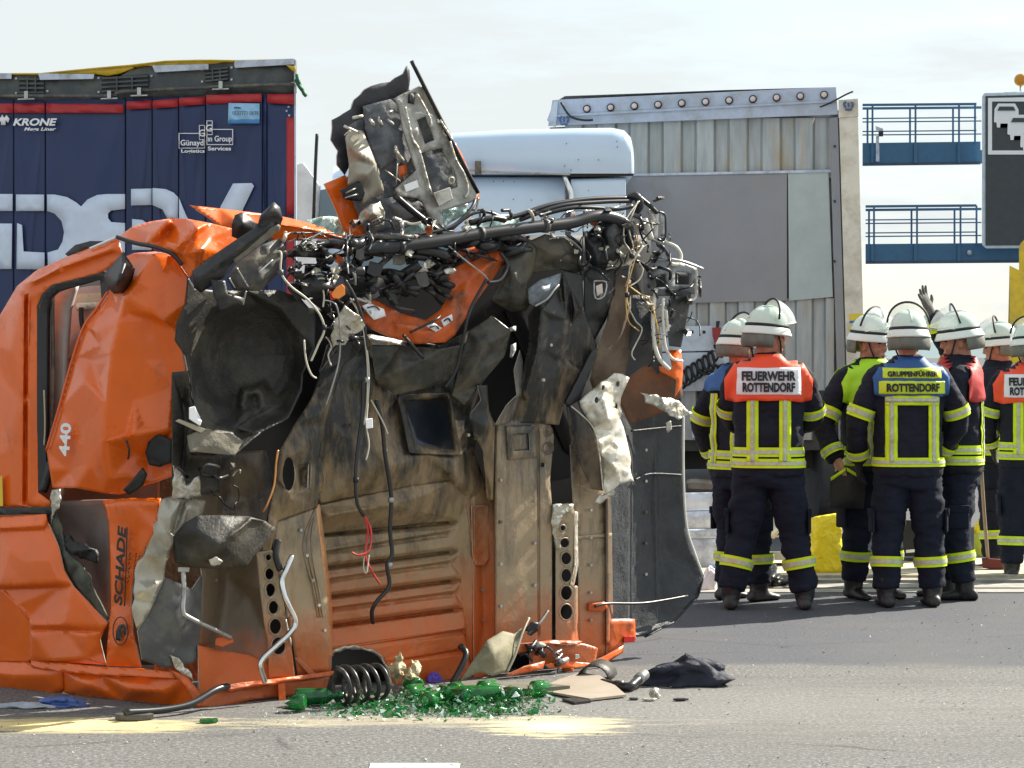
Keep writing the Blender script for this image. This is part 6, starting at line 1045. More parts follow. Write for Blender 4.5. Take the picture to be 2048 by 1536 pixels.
    def drape(name, outline, mat, sgn, off, par=None, step=.02, W=None):
        """cloth or tape laid on the jacket: outline in (x, z), cast on to it from behind (sgn -1) or in front (+1)"""
        xs = [p[0] for p in outline]; zs = [p[1] for p in outline]; pts = [Vector(p) for p in outline]; E = []; ring = []
        for i in range(len(outline)):
            a, b = Vector(outline[i]), Vector(outline[(i + 1) % len(outline)]); k = max(1, int((b - a).length / step))
            for j in range(k): ring.append(a.lerp(b, j / k))
        n = len(ring); E = [(i, (i + 1) % n) for i in range(n)]; ins = []
        for x in np.arange(min(xs) + step / 2, max(xs), step):
            for z in np.arange(min(zs) + step / 2, max(zs), step): ins.append((x, z))
        if ins:
            k = inpoly(np.array(ins), outline); ins = [Vector(p) for p, q in zip(ins, k) if q and min((Vector(p) - e).length for e in ring) > step * .45]
        c = geometry.delaunay_2d_cdt(ring + ins, E, [], 1, 1e-6); Vv = []; ok = []
        for v in c[0]:
            h_ = bv.ray_cast(Vector((v.x, sgn * 1., v.y)), Vector((0, -sgn, 0)))
            if h_[0] is None: ok.append(False); Vv.append(Vector((v.x, 0, v.y)))
            else: ok.append(True); Vv.append(h_[0] + Vector((0, sgn * off, 0)) + h_[1] * off * .3)
        Fa = [f for f in c[2] if all(ok[i] for i in f)]
        o_ = put(name, mesh(name, Vv, Fa), mat, par)
        if off > .003: q = o_.modifiers.new('t', 'SOLIDIFY'); q.thickness = .004; q.offset = 0
        return o_
    def word(t, x, z, w, h_, sgn, off, par, bold=.045):
        Vt, Ft = text_mesh(t, 1., bold); xs = [v.x for v in Vt]; ys = [v.y for v in Vt]; kx = w / (max(xs) - min(xs)); kz = h_ / (max(ys) - min(ys)); cx = (max(xs) + min(xs)) / 2; cy = (max(ys) + min(ys)) / 2; O = []; ly = 0
        for v in Vt:
            X_ = x - sgn * (v.x - cx) * kx if sgn > 0 else x + (v.x - cx) * kx; Z_ = z + (v.y - cy) * kz
            h2 = bv.ray_cast(Vector((X_, sgn * 1., Z_)), Vector((0, -sgn, 0))); ly = h2[0].y if h2[0] else ly; O.append(Vector((X_, ly + sgn * off, Z_)))
        o_ = put('lettering', mesh('lettering', O, Ft), txtm, par, False); q = o_.modifiers.new('t', 'SOLIDIFY'); q.thickness = .002; q.offset = 0
    sides = [-1] if rear else [1]
    for sg_ in (-1, 1):
        if stripes:
            for x in (-sx, sx):
                v = drape('back_stripe', [(x - .036, .93), (x + .036, .93), (x + .036, 1.40), (x - .036, 1.40)], lime, sg_, .008); drape('silver_stripe', [(x - .012, .93), (x + .012, .93), (x + .012, 1.40), (x - .012, 1.40)], silver, sg_, .012, v)
    if bar:
        v = drape('back_bar', [(-.17, 1.29), (.17, 1.29), (.17, 1.355), (-.17, 1.355)], lime, -1, .011); drape('silver_stripe', [(-.17, 1.31), (.17, 1.31), (.17, 1.335), (-.17, 1.335)], silver, -1, .015, v)
    if yoke:
        for sg_ in (-1, 1):
            yk = drape('shoulder_yoke', [(x_ * yw, z_ + yz * (1.62 - z_)) for x_, z_ in [(-.268, 1.315), (-.2, 1.298), (-.1, 1.312), (0, 1.306), (.1, 1.312), (.2, 1.298), (.268, 1.315), (.272, 1.44), (.21, 1.54), (.11, 1.615), (-.11, 1.615), (-.21, 1.54), (-.272, 1.44)]], yoke, sg_, .016, step=.022)
            if text and sg_ == -1:
                for (tx, z0, z1, w, pm) in text:
                    pt_ = drape('name_patch', [(-w / 2, z0), (w / 2, z0), (w / 2, z1), (-w / 2, z1)], pm, -1, .021, yk)
                    for (t, zz, hh, ww) in tx: word(t, 0, zz, ww, hh, -1, .040, yk)
    if front: front(drape)
    # head, face, neck
    hy, hp = R(head[0]), R(head[1]); HM = Matrix.Translation((0, lean * .85, 1.66)) @ Matrix.Rotation(hy, 4, 'Z') @ Matrix.Rotation(hp, 4, 'X')
    m = MB()
    def ell(c, rad, n=16, k=10): 
        rg = []
        for i in range(1, k):
            t = math.pi * i / k; rg.append([Vector((c[0] + rad[0] * math.sin(t) * math.cos(2 * math.pi * j / n), c[1] + rad[1] * math.sin(t) * math.sin(2 * math.pi * j / n), c[2] + rad[2] * math.cos(t))) for j in range(n)])
        m.rings(rg)
    ell((0, 0, .06), (.078, .097, .10)); ell((0, .02, .0), (.066, .075, .088)); ell((0, .058, -.06), (.034, .034, .03)); ell((0, .095, .02), (.013, .026, .028)); ell((0, .105, .005), (.018, .018, .013)); ell((-.078, -.01, .02), (.012, .022, .034)); ell((.078, -.01, .02), (.012, .022, .034)); ell((0, .08, .062), (.055, .024, .013)); ell((.034, .072, .0), (.024, .022, .024)); ell((-.034, .072, .0), (.024, .022, .024)); ell((0, .088, -.036), (.026, .014, .007)); ell((0, .086, -.05), (.022, .014, .007))
    m.tube([Vector((0, -.02, .0)), Vector((0, -.03, -.07)), Vector((0, -.03, -.14))], [.058, .056, .062], 14)
    hm = remesh(m, .0075, 3); hm.transform(HM); put('head', hm, skin)
    for sx in (-1, 1):
        m = MB(); ell((sx * .031, .084, .042), (.013, .010, .007), 10, 6); e_ = mesh('eye', m.V, m.F); e_.transform(HM); put('eye', e_, txtm)
    m = MB().box((0, .101, -.043), (.044, .006, .005)); e_ = mesh('mouth', m.V, m.F); e_.transform(HM); put('mouth', e_, M('lip', (.22, .06, .05), .5))
    # helmet
    HH = HM @ Matrix.Translation((0, -.010, .098)) @ Matrix.Rotation(R(-5), 4, 'X') @ Matrix.Diagonal((.90, .90, .94, 1))
    def rev(prof, a0=0., a1=2 * math.pi, n=36, sy=1.17):
        q = MB(); full = abs(a1 - a0 - 2 * math.pi) < 1e-6; rg = [[HH @ Vector((rd * math.cos(a0 + (a1 - a0) * k / n), rd * sy * math.sin(a0 + (a1 - a0) * k / n), zz)) for k in range(n if full else n + 1)] for rd, zz in prof]; q.rings(rg, cap=False, closed=full); return q
    h0 = rev([(.001, .145), (.04, .142), (.075, .130), (.102, .106), (.120, .075), (.128, .045), (.131, .022)]).build('helmet', helm, r, True, local=True)
    rev([(.131, .030), (.136, .029), (.137, .010), (.132, .009)]).build('helmet_band', txtm, h0, True, local=True)
    rev([(.132, .010), (.138, .002), (.144, -.014), (.153, -.034), (.155, -.040), (.149, -.041), (.13, -.02)]).build('helmet_brim', helmw, h0, True, local=True).modifiers.new('t', 'SOLIDIFY').thickness = .003
    rev([(.138, .000), (.1415, -.002), (.1455, -.014), (.142, -.015)]).build('helmet_stripe', txtm, h0, True, local=True)
    rev([(.136, -.026), (.148, -.06), (.150, -.10), (.140, -.13)], math.pi + .12, 2 * math.pi - .12, 20).build('neck_guard', flapm, h0, True, local=True).modifiers.new('t', 'SOLIDIFY').thickness = .006
    # crest ridge
    MB().tube([HH @ Vector((0, .154 * math.sin(a) * .98, .022 + .128 * math.cos(a))) for a in np.linspace(-1.3, 1.3, 14)], .0075, 6).build('helmet_crest', helm, h0, True, local=True)
    if vis:
        V2 = []; na, nb = 16, 7
        for j in range(nb):
            e_ = R(14 + 68 * j / (nb - 1))
            for i in range(na): a = R(-80 + 160 * i / (na - 1)); rho = math.cos(a) ** .8; V2.append(HH @ Vector((.152 * math.sin(a), .212 * rho * math.cos(e_), .016 + .19 * rho * math.sin(e_))))
        Fv = [(j * na + i, j * na + i + 1, (j + 1) * na + i + 1, (j + 1) * na + i) for j in range(nb - 1) for i in range(na - 1)]
        v_ = link('visor', mesh('visor', V2, Fv), visor, h0, True, None, True)
        MB().tube([V2[(nb - 1) * na + i] for i in range(na)], .0075, 6).build('visor_rim', txtm, v_, True, local=True); MB().tube([V2[i] for i in range(na)], .003, 6).build('visor_edge', helmw, v_, True, local=True)
    for sx in (-1, 1):
        p = [HM @ Vector(q) for q in ((sx * .082, .03, .05), (sx * .076, .045, .0), (sx * .05, .06, -.06), (0, .062, -.092))]; MB().tube(catmull(p, 4), .006, 6).build('chin_strap', txtm, h0, True, local=True)
    # gloves / hands
    for i, (sd, (el_, wr_)) in enumerate(zip((-1, 1), arms)):
        if hands[i] is None: continue
        k, curl, spr = {'d': (gloved, .5, .0), 'g': (glove, .45, .1), 'o': (glove, .12, .9), 's': (skin, .6, .0)}[hands[i][0]]; w = V_(wr_); d = w - V_(el_)
        nr = Vector((sd, 0, .1)) if hands[i] != 'o' else Vector((.5, 1., .1))
        put('hand', remesh(hand_mesh(w + d.normalized() * .02, d, nr, 1 if hands[i] != 'o' else -1, curl, spr, 1.08), .0065, 2), k)
    return r
def radio(r, x, y, z):
    a = MB().box((x, y, z), (.06, .035, .11)).build('radio', black, r, False, bevel=.006, local=True); MB().tube([Vector((x + .02, y, z + .05)), Vector((x + .02, y, z + .17))], .005, 6).build('antenna', black, a, True, local=True)
def gpos(px, py): p = ground_at(px, py); return (p.x, p.y, 0)
FW = [([('FEUERWEHR', 1.462, .060, .335), ('ROTTENDORF', 1.392, .060, .325)], 1.345, 1.512, .39, pwhite)]
GF = [([('GRUPPENFÜHRER', 1.492, .042, .32)], 1.460, 1.524, .37, plime), ([('ROTTENDORF', 1.402, .054, .34)], 1.362, 1.442, .42, plime)]
STAND = (((-.12, .01, .47), (-.13, -.01, .10)), ((.12, .01, .47), (.13, -.01, .10)))
# wide stance, back turned, hands in front
person('firefighter seen from behind in orange-red yoke lettered FEUERWEHR ROTTENDORF, legs wide apart', (1.60, 15.6, 0), -5, (((-.235, .15, 1.21), (-.10, .34, 1.12)), ((.275, .12, 1.2), (.12, .32, 1.12))), (((-.165, .02, .47), (-.235, -.03, .10)), ((.16, .02, .47), (.225, .0, .10))), yorange, text=FW, head=(-62, 0), seed=1, s=.995)
def bfront(drape): pass
person('firefighter in blue yoke standing sideways half hidden behind the wide-legged firefighter', (1.47, 16.12, 0), -48, (((-.36, .0, 1.18), (-.36, .14, .96)), ((.28, .03, 1.18), (.22, .22, 1.0))), (((-.11, .03, .47), (-.12, .0, .10)), ((.11, .05, .47), (.12, .06, .10))), yblue, head=(-5, 0), hands=('g', 'd'), seed=2, s=.955, vis=True, yw=.9, yz=.35)
pc_ = person('firefighter in lime yoke facing the group, a dark bag in his hand', (2.345, 16.3, 0), -158, (((-.29, .05, 1.2), (-.2, .2, 1.0)), ((.36, .0, 1.17), (.33, .12, .93))), STAND, ylime, rear=False, head=(26, 0), hands=('d', 's'), seed=3, s=.975, stripes=True)
person('firefighter seen from behind in blue yoke with yellow patches lettered GRUPPENFÜHRER ROTTENDORF', (2.495, 15.75, 0), 3, (((-.325, .0, 1.18), (-.295, .12, .93)), ((.33, .02, 1.19), (.25, .2, .98))), (((-.135, .01, .47), (-.145, -.02, .10)), ((.135, .01, .47), (.155, .0, .10))), yblue, text=GF, head=(-3, 2), seed=4, s=.985, yw=.90, yz=.14, hemz=(.90,), sx=.135, bar=True)
pe_ = person('firefighter in red yoke turned sideways with one gloved hand raised high', (2.90, 16.25, 0), 82, (((-.27, .08, 1.18), (-.2, .22, 1.0)), ((.30, .05, 1.62), (.22, .17, 1.885))), (((-.11, .02, .47), (-.11, -.03, .10)), ((.11, .04, .47), (.12, .08, .10))), yred, head=(8, -3), hands=('d', 'o'), seed=5, s=.985)
person('firefighter seen from behind in orange-red lettered yoke beside the yellow truck', (3.64, 17.6, 0), -3, (((-.30, .04, 1.19), (-.24, .2, .98)), ((.31, .04, 1.19), (.25, .2, .98))), STAND, yorange, text=FW, head=(-4, 0), seed=6, s=.955)
person('firefighter without a coloured yoke holding the broom, mostly hidden by the man beside the truck', (3.56, 18.3, 0), 60, (((-.29, .05, 1.18), (-.22, .22, 1.04)), ((.29, .05, 1.18), (.2, .22, 1.0))), STAND, None, head=(10, 0), seed=7, s=.96, vis=True)

radio(pc_, .11, .165, 1.27)

# ------------------------------------------------------------ things lying about
def GP(px, py, z=0.): 
    D = FPX * (CAMH - z) / (py - HOR); return B(px, py, D)
# coil spring
p = GP(700, 1412); cs = tag(None or bpy.data.objects.new('coil_spring', None), '', '') if False else None
spts = []; ax0 = GP(672, 1414); ax1 = GP(764, 1404); rs = .083; axv = (ax1 - ax0); 
for i in range(190):
    t = i / 189; a = t * 4.6 * 2 * math.pi; c_ = ax0 + axv * t; u = Vector((0, 0, 1)); w_ = axv.normalized().cross(u); k = rs * (1 - .08 * t)
    k *= 1 + .03 * math.sin(a * .37); c_ = c_ + axv * (.018 * math.sin(a * .6)); spts.append(c_ + Vector((0, 0, rs + .011)) + (u * math.cos(a) + w_ * math.sin(a)) * k)
tag(MB().tube(spts, .0105, 9).build('coil_spring', M('spring_black', (.035, .034, .033), .38, metal=.3, var=.4, dirt=(.2, .17, .13), dscale=25, dpos=(.55, .8)), None, True), 'black coil suspension spring lying on the asphalt under the cab', 'spring')
# green glass
ggl = M('green_glass', (.03, .36, .07), .06, trans=.75, spec=.7, var=.5, vscale=20)
ggd = M('green_glass_dark', (.012, .20, .05), .08, trans=.6, spec=.7, var=.5, vscale=20)
gb_ = random.Random(3)
def bottle(px, py, ang, L_, mat, whole, label):
    p = GP(px, py); r_ = .038; t = thing('glass_bottle', label, 'bottle', (p.x, p.y, 0), 'broken green bottles by the wreck'); a = Vector((math.cos(ang), math.sin(ang), .0)); c = Vector((p.x, p.y, r_ + .004))
    prof = [(0, .020), (.008, .037), (.02, r_), (L_ * .62, r_)] + ([(L_ * .72, .030), (L_ * .80, .016), (L_ * .96, .014), (L_, .016)] if whole else [])
    up = Vector((0, 0, 1)); w_ = a.cross(up); rings = []; n = 16
    for k_, (d, rr) in enumerate(prof):
        last = not whole and k_ == len(prof) - 1
        rings.append([c + a * (d + (gb_.uniform(-.05, .03) if last else 0)) + (up * math.cos(2 * math.pi * j / n) + w_ * math.sin(2 * math.pi * j / n)) * rr for j in range(n)])
    o = MB().rings(rings, cap=False).build('bottle_body', mat, t, True); m = o.modifiers.new('t', 'SOLIDIFY'); m.thickness = .003
    q = MB(); q.add([c] + rings[0], [(0, j + 1, (j + 1) % n + 1) for j in range(n)]); q.build('bottle_base', mat, t, True)
    if whole: MB().tube([c + a * (L_ - .02), c + a * (L_ + .004)], .018, 10).build('bottle_rim', mat, t, True)
for i, (px, py, an, L_, wh) in enumerate(((588, 1412, .15, .22, True), (612, 1424, 3.0, .12, False), (815, 1405, .9, .13, False), (838, 1390, 2.2, .15, False), (886, 1408, .3, .24, True), (905, 1400, 1.3, .1, False), (938, 1412, 2.5, .14, False), (960, 1396, .8, .12, False), (1000, 1404, 3.6, .24, True), (1034, 1410, 2.0, .12, False), (1062, 1396, .5, .16, False), (850, 1420, .9, .1, False))):
    bottle(px, py, an, L_, ggl if i % 3 else ggd, wh, ('unbroken green bottle beside the coil spring' if px < 640 else 'unbroken green bottle lying under the olive board') if wh else ('broken-off green bottle touching the unbroken one by the spring' if px < 640 else 'dark broken-off green bottle lying among the shards' if i % 3 == 0 else 'bright broken-off green bottle lying among the shards'))
V = []; Fa = []
def shard(c, s, flat=.35):
    k = len(V); 
    for j in range(4): V.append((c.x + gb_.uniform(-s, s), c.y + gb_.uniform(-s, s), max(.001, c.z + gb_.uniform(0, s * (1.4 if gb_.random() > flat else .3)))))
    Fa.extend([(k, k + 1, k + 2), (k, k + 2, k + 3), (k, k + 3, k + 1), (k + 1, k + 3, k + 2)])
for i in range(2600):
    px = gb_.triangular(590, 1120, 940); py = gb_.gauss(1420, 9) if gb_.random() < .5 else gb_.gauss(1405, 10)
    if 1385 < py < 1446: shard(GP(px, py, .0) + Vector((0, 0, gb_.uniform(0, .035) if py < 1416 and 800 < px < 1070 else 0)), gb_.choice([.004, .006, .008, .011, .016, .024]))
o = link('glass_shards', mesh('glass_shards', V, Fa), ggl); tag(o, 'heap of smashed green bottle glass along the foot of the wreck', 'broken glass'); o['kind'] = 'stuff'
V = []; Fa = []
for i in range(500):
    px = gb_.uniform(520, 1160); py = gb_.gauss(1428, 9)
    if py > 1400: shard(GP(px, py), gb_.uniform(.003, .009))
o = link('clear_glass_crumbs', mesh('clear_glass_crumbs', V, Fa), M('pale_glass', (.75, .9, .78), .08, trans=.4, spec=.8)); tag(o, 'small pale crumbs of glass sprinkled among the green shards', 'broken glass'); o['kind'] = 'stuff'
V = []; Fa = []
for i in range(2600):
    x = gb_.uniform(-3., 3.6); y = 9.4 + 7.0 * gb_.random() ** 1.6; shard(Vector((x, y, 0)), gb_.choice([.003, .004, .005, .008]), .2)
o = link('road_grit', mesh('road_grit', V, Fa), M('grit', (.34, .32, .29), .7, var=.6, vscale=30)); tag(o, 'scattered grit and crumbs over the asphalt', 'grit'); o['kind'] = 'stuff'
# flat lying things
def slab(name, ol, th, mat, label, cat, bend=None, sm=False):
    n = len(ol); top = [GP(x, y) + Vector((0, 0, th + (z[0] if z else 0))) for x, y, *z in ol]; bot = [v - Vector((0, 0, th - .002)) for v in top]
    o = MB().add(top + bot, [tuple(range(n)), tuple(range(2 * n - 1, n - 1, -1))] + [(i, n + i, n + (i + 1) % n, (i + 1) % n) for i in range(n)]).build(name, mat, None, sm)
    bm = bmesh.new(); bm.from_mesh(o.data); bmesh.ops.recalc_face_normals(bm, faces=bm.faces); bmesh.ops.triangulate(bm, faces=[f for f in bm.faces if len(f.verts) > 4]); bm.to_mesh(o.data); bm.free()
    return tag(o, label, cat)
beigep = M('beige_trim', (.36, .31, .25), .5, var=.1, bump=.1)
slab('trim_panel', [(1072, 1384), (1120, 1371, .02), (1160, 1362, .03), (1200, 1368, .03), (1226, 1380, .02), (1252, 1396, .004), (1180, 1404, .004), (1130, 1396, .006)], .012, beigep, 'smooth beige trim panel lying beside the wreck on the road', 'trim panel')
slab('torn_board', [(880, 1390), (930, 1380), (1060, 1378), (1140, 1386), (1060, 1392), (940, 1396)], .035, M('olive_board', (.14, .135, .10), .6, var=.3), 'olive board lying over the green glass', 'board')
slab('broken_strip', [(1124, 1402), (1170, 1398), (1182, 1406), (1150, 1410)], .012, plastic, 'black broken plastic strip lying before the beige trim panel', 'plastic strip')
def heap(name, px, py, w, h_, dep, mat, label, cat, seed, sub=24, profile=None, rough_=.3):
    """crumpled cloth or bag: a lumpy closed mound standing on the ground"""
    p = GP(px, py); rg = []; g0 = seed * 7.3
    for i in range(13):
        t = i / 12; zz = h_ * t; ring = []
        for j in range(sub * 2):
            a = 2 * math.pi * j / (sub * 2); f = (1 - t ** 2.2) ** .5 if i < 12 else .02; n1 = noise.noise((math.cos(a) * 1.7 + g0, math.sin(a) * 1.7, t * 2.1)); n2 = 1 - abs(noise.noise((math.cos(a) * 4 + g0, math.sin(a) * 4, t * 4)))
            k = f * (1 + rough_ * n1 + .22 * rough_ * n2 - .1); ring.append(Vector((p.x + w * k * math.cos(a), p.y + dep + dep * k * math.sin(a), max(.002, zz * (1 + (profile(math.cos(a)) if profile else 0) + .25 * n1 * t)))))
        rg.append(ring)
    return tag(MB().rings(rg).build(name, mat, None, True), label, cat)
cl_ = M('navy_cloth', (.018, .020, .036), .75, var=.3, bump=.4, bscale=60, crump=.8, cscale=11.)
heap('crumpled_jacket', 1374, 1374, .19, .135, .12, cl_, 'crumpled dark navy jacket lying on the road', 'jacket', 4, profile=lambda c: -.25 * c * c + .1 * c, rough_=.85)
heap('blue_bag', 118, 1416, .10, .045, .05, M('blue_foil', (.05, .10, .30), .3, var=.5, vscale=14), 'crumpled blue plastic bag under the orange cab corner', 'bag', 2, rough_=.7)
heap('paper_scrap', 45, 1418, .12, .025, .04, M('grey_scrap', (.35, .38, .42), .5, var=.4), 'crumpled grey sheet beside the blue bag under the cab', 'scrap', 6, rough_=.8)
heap('bottle_cap', 868, 1366, .04, .045, .03, M('violet_plastic', (.10, .05, .42), .4), 'small violet plastic lid behind the green glass', 'lid', 3, rough_=.2)
# black roll, pipe with metal end
c_ = GP(1185, 1366); arc = [c_ + Vector((.075 * math.cos(a), 0, .005 + .075 * math.sin(a))) for a in np.linspace(0.05, math.pi - .05, 14)]
o = MB().add(arc + [q + Vector((.05, .25, 0)) for q in arc], [(i, i + 1, 15 + i, 14 + i) for i in range(13)]).build('curled_liner', archm, None, True); o.modifiers.new('t', 'SOLIDIFY').thickness = .006; tag(o, 'black curled liner piece arching over the road behind the trim panel', 'liner')
pe = thing('pipe_elbow', 'black pipe elbow with a metal end between trim panel and jacket', 'pipe', GP(1245, 1384)); 
e0 = [GP(1205, 1374) + Vector((0, 0, .02)), GP(1232, 1380) + Vector((0, 0, .022)), GP(1258, 1384) + Vector((0, 0, .025)), GP(1272, 1380) + Vector((0, 0, .04)), GP(1284, 1376) + Vector((0, 0, .055))]
MB().tube(catmull(e0, 5), .021, 12).build('pipe', hosem, pe, True); MB().tube([e0[-2].lerp(e0[-1], .4), e0[-1].lerp(e0[-2], -.4)], .027, 14).build('pipe_end', steel, pe, True); MB().tube([e0[1], e0[2].lerp(e0[1], .5)], .025, 12).build('pipe_collar', plastic, pe, True)
for i, (px, py, w, mt, lb) in enumerate(((1298, 1402, .02, bare, 'bright torn metal scrap on the road before the jacket'), (1268, 1400, .018, greyplastic, 'grey plastic scrap beside the trim panel corner'), (1360, 1402, .02, plastic, 'flat black scrap on the road below the jacket'), (420, 1446, .03, ggd, 'dark green bottle bottom on the pale powder'), (700, 1440, .012, white, 'tiny white chip on the road by the spring'), (270, 1440, .05, greyplastic, 'grey splinter under the rubber pipe'))):
    q = MB(); p = GP(px, py); g_ = random.Random(i)
    ring = [p + Vector((w * (1 + g_.uniform(-.4, .4)) * math.cos(a) * 1.5, w * math.sin(a), 0.003)) for a in np.linspace(0, 5.4, 7)]; q.prism(ring, (0, 0, w * .5)); tag(q.build('scrap', mt, None, False, bevel=.003), lb, 'scrap')
heap('bent_scrap', 1310, 1398, .02, .05, .015, bare, 'small upright twist of bright metal near the jacket', 'scrap', 9, rough_=.9)
# behind: bent aluminium panel, silver beam, boxes, bags
alus = M('bent_aluminium', (.64, .71, .82), .35, metal=.1, var=.12, vscale=5, dirt=(.36, .38, .42), dscale=7)
def K(D): return lambda px, py, off=0.: B(px, py, D - off)
ap_ = thing('aluminium_panel', 'bent bluish aluminium panel leaning behind the wreck', 'metal panel', GP(1400, 1140))
for y0_, y1_, dd in ((984, 1020, .0), (1021, 1056, .03), (1057, 1076, .01), (1077, 1140, .04)):
    sheet('panel_plank', ap_, alus, [(1355, y0_ + 2, dd), (1446, y0_, dd + .02), (1446, y1_, dd), (1355, y1_ + 2, dd)], [(1400, (y0_ + y1_) / 2, dd + .05)], plane=K(18.2), thick=.02, edge=16, soft=1)
sb_ = thing('silver_beam', 'crumpled silver beam leaning between the legs of the wide-legged firefighter', 'beam', GP(1512, 1146, .05))
sheet('beam_face', sb_, alus, [(1543, 990, .1), (1560, 1022, .1), (1556, 1060, .1), (1536, 1080, .08), (1518, 1140, .0), (1494, 1138, .0), (1506, 1090, .04), (1524, 1040, .08)], [(1535, 1050, .14), (1515, 1100, .08)], plane=K(18.0), thick=.03, edge=10, soft=0, amp=.008, nsc=5)
sheet('beam_flange', sb_, M('dull_beige_metal', (.45, .40, .30), .5, metal=.3), [(1560, 1000, .05), (1562, 1060, .05), (1548, 1078, .03), (1538, 1075, .05), (1556, 1055, .08)], plane=K(18.0), thick=.02, edge=10)
bxm = M('grey_tool_box', (.30, .30, .27), .5, var=.2); bxd = M('dark_tool_box', (.05, .05, .05), .5)
for i, (x0, x1, y0_, y1_, m_, lb) in enumerate(((1518, 1578, 1103, 1120, bxm, 'flat grey case lying on top of the dark case'), (1520, 1548, 1121, 1142, bxd, 'dark case between the silver beam and the flat grey case'), (1566, 1600, 1122, 1146, bxm, 'small grey case by the right boot of the wide-legged firefighter'))):
    t = thing('tool_case', lb, 'case', GP((x0 + x1) / 2, y1_, .045), 'cases on the shoulder'); c0_ = plate('case_body', t, m_, [(x0, y0_), (x1, y0_), (x1, y1_), (x0, y1_)], .3, K(18.2), 0, bevel=.01)
    plate('case_latch', c0_, steel, [((x0 + x1) / 2 - 4, y0_ + 4), ((x0 + x1) / 2 + 4, y0_ + 4), ((x0 + x1) / 2 + 4, y0_ + 8), ((x0 + x1) / 2 - 4, y0_ + 8)], .02, K(18.2), .012, bevel=0)
g_ = random.Random(8); hz = thing('hose_tangle', 'tangle of black hoses lying on the shoulder behind the firefighter', 'hoses', GP(1540, 1172))
for i in range(9):
    x = 1496 + i * 9; pts = [GP(x + g_.uniform(-10, 10) + k * 14, 1172 + g_.uniform(-8, 8)) + Vector((0, 0, .02 + g_.uniform(0, .10 if i < 4 else .04))) for k in range(4)]; MB().tube(catmull(pts, 5), g_.choice([.012, .018, .025]), 8).build('hose', hosem, hz, True)
heap('white_bag', 1422, 1182, .065, .15, .06, M('white_plastic_bag', (.78, .75, .78), .45, var=.1), 'crumpled white plastic bag on the road behind the fender', 'bag', 5, rough_=.5)
heap('blue_cloth', 1425, 1150, .05, .06, .05, M('blue_rag', (.04, .16, .42), .6), 'blue and red rag pile behind the white bag', 'rag', 7, rough_=.7)
heap('dark_rag', 1395, 1140, .05, .09, .05, M('dark_rag', (.06, .045, .045), .7), 'dark rag heap at the foot of the aluminium panel', 'rag', 8, rough_=.5)
yb = M('yellow_sack', (.86, .68, .012), .4, var=.05, bump=.1, crump=.5, cscale=14.)
bg_ = thing('yellow_sack', 'bulging yellow sack of oil binder with printed lines standing on the shoulder', 'sack', GP(1655, 1146, .045))
rg = []; pb = GP(1655, 1146, .045)
for i in range(15):
    t = i / 14; z_ = .045 + .40 * t; w_ = .115 * (1 - .25 * max(0, t - .75) * 4 * .6) * (1 + .06 * math.sin(t * 7)); d_k = .08 * (1 - t ** 4 * .6); rg.append([Vector((pb.x + w_ * math.copysign(abs(math.cos(a)) ** .6, math.cos(a)) * (1 + .16 * noise.noise((a * 1.5, t * 5, 1))), pb.y + .1 + d_k * math.copysign(abs(math.sin(a)) ** .7, math.sin(a)) * (1 + .35 * noise.noise((a * 2.5, t * 6, 4))), z_ + (.02 * math.cos(a) if t > .8 else 0))) for a in np.linspace(0, 2 * math.pi, 28, endpoint=False)])
MB().rings(rg).build('sack_body', yb, bg_, True)
for k in range(9):
    yy = 1062 + k * 7; hose('print_line', [(1638, yy, .095), (1645, yy - 1, .1), (1638 + (20 if k % 3 else 12), yy - 2, .1)], .003, txtm, bg_, K(18.2 + .11), per=3)
plate('print_block', bg_, txtm, [(1648, 1050), (1657, 1048), (1657, 1053), (1648, 1055)], .004, K(18.2 + .1), .1, bevel=0)
yc = thing('yellow_canister', 'slim yellow-green canister with a cap standing by the broom handle', 'canister', GP(1966, 1112, .045)); pc = GP(1966, 1114, .045)
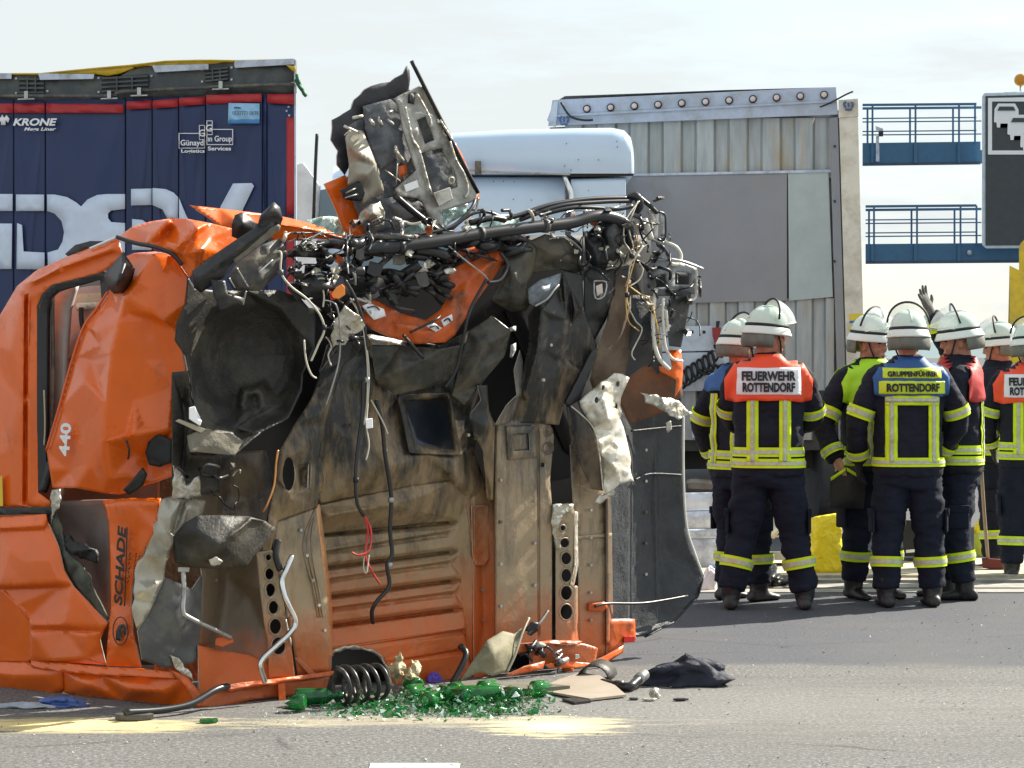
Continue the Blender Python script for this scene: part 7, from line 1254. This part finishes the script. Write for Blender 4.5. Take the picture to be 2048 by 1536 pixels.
MB().tube([pc + Vector((0, .1, z_)) for z_ in (0, .01, .17, .175, .235, .25)], [.045, .05, .05, .048, .045, .02], 16).build('canister_body', M('canister_green', (.45, .52, .05), .4), yc, True); MB().tube([pc + Vector((0, .1, z_)) for z_ in (.175, .24, .255, .29)], [.051, .047, .022, .016], 14).build('canister_cap', yb, yc, True)
yk2 = GP(1896, 1120, .045); tag(MB().tube([yk2, yk2 + Vector((-.01, 0, .06)), yk2 + Vector((-.02, 0, .12))], [.05, .04, .015], 12).build('yellow_cone', yb, None, True), 'small yellow cone behind the raised-hand firefighter', 'cone')
br = thing('broom', 'broom with brown-red brush head and long wooden handle held beside the truck', 'broom', GP(1990, 1140)); 
plate('broom_head', br, M('broom_red', (.17, .035, .03), .7, var=.3, bump=.5, bscale=150), [(1963, 1115), (2016, 1120), (2017, 1142), (1965, 1136)], .08, K(17.9), 0, bevel=.01); hose('broom_handle', [(1962, 925, .0), (1968, 1020, .0), (1976, 1118, -.02)], .013, M('wood_handle', (.36, .27, .18), .6), br, K(17.9), per=3)
cg = GP(1700, 1010); bg2 = thing('dark_bag', 'dark grey-brown pair of gloves and hood held at the hip of the lime-yoked firefighter', 'bag', B(1695, 1010, 16.05))
sheet('bag_body', bg2, M('bag_brown', (.035, .03, .027), .8, var=.4, bump=.4), [(1668, 945, .0), (1690, 930, .03), (1722, 935, .03), (1732, 960, .02), (1728, 1018, .0), (1660, 1016, .0), (1660, 965, .0)], [(1695, 975, .1), (1700, 1000, .08)], plane=K(16.05), thick=.08, edge=10, soft=2)
for a, b in (((1662, 958), (1692, 938)), ((1694, 938), (1724, 956))): sheet('bag_trim', bg2, lime, [(a[0], a[1] - 3, .06), (b[0], b[1] - 3, .06), (b[0], b[1] + 4, .06), (a[0], a[1] + 4, .06)], plane=K(16.05), thick=.01, edge=10)
eq = thing('black_equipment_box', 'black equipment box standing on the shoulder behind the group', 'box', GP(1835, 1118, .045)); plate('box_body', eq, black, [(1800, 1040), (1862, 1040), (1862, 1112), (1800, 1112)], .4, K(18.6), 0, bevel=.01); plate('box_label', eq, white, [(1812, 1100), (1832, 1098), (1832, 1104), (1812, 1106)], .01, K(18.6), .01, bevel=0)
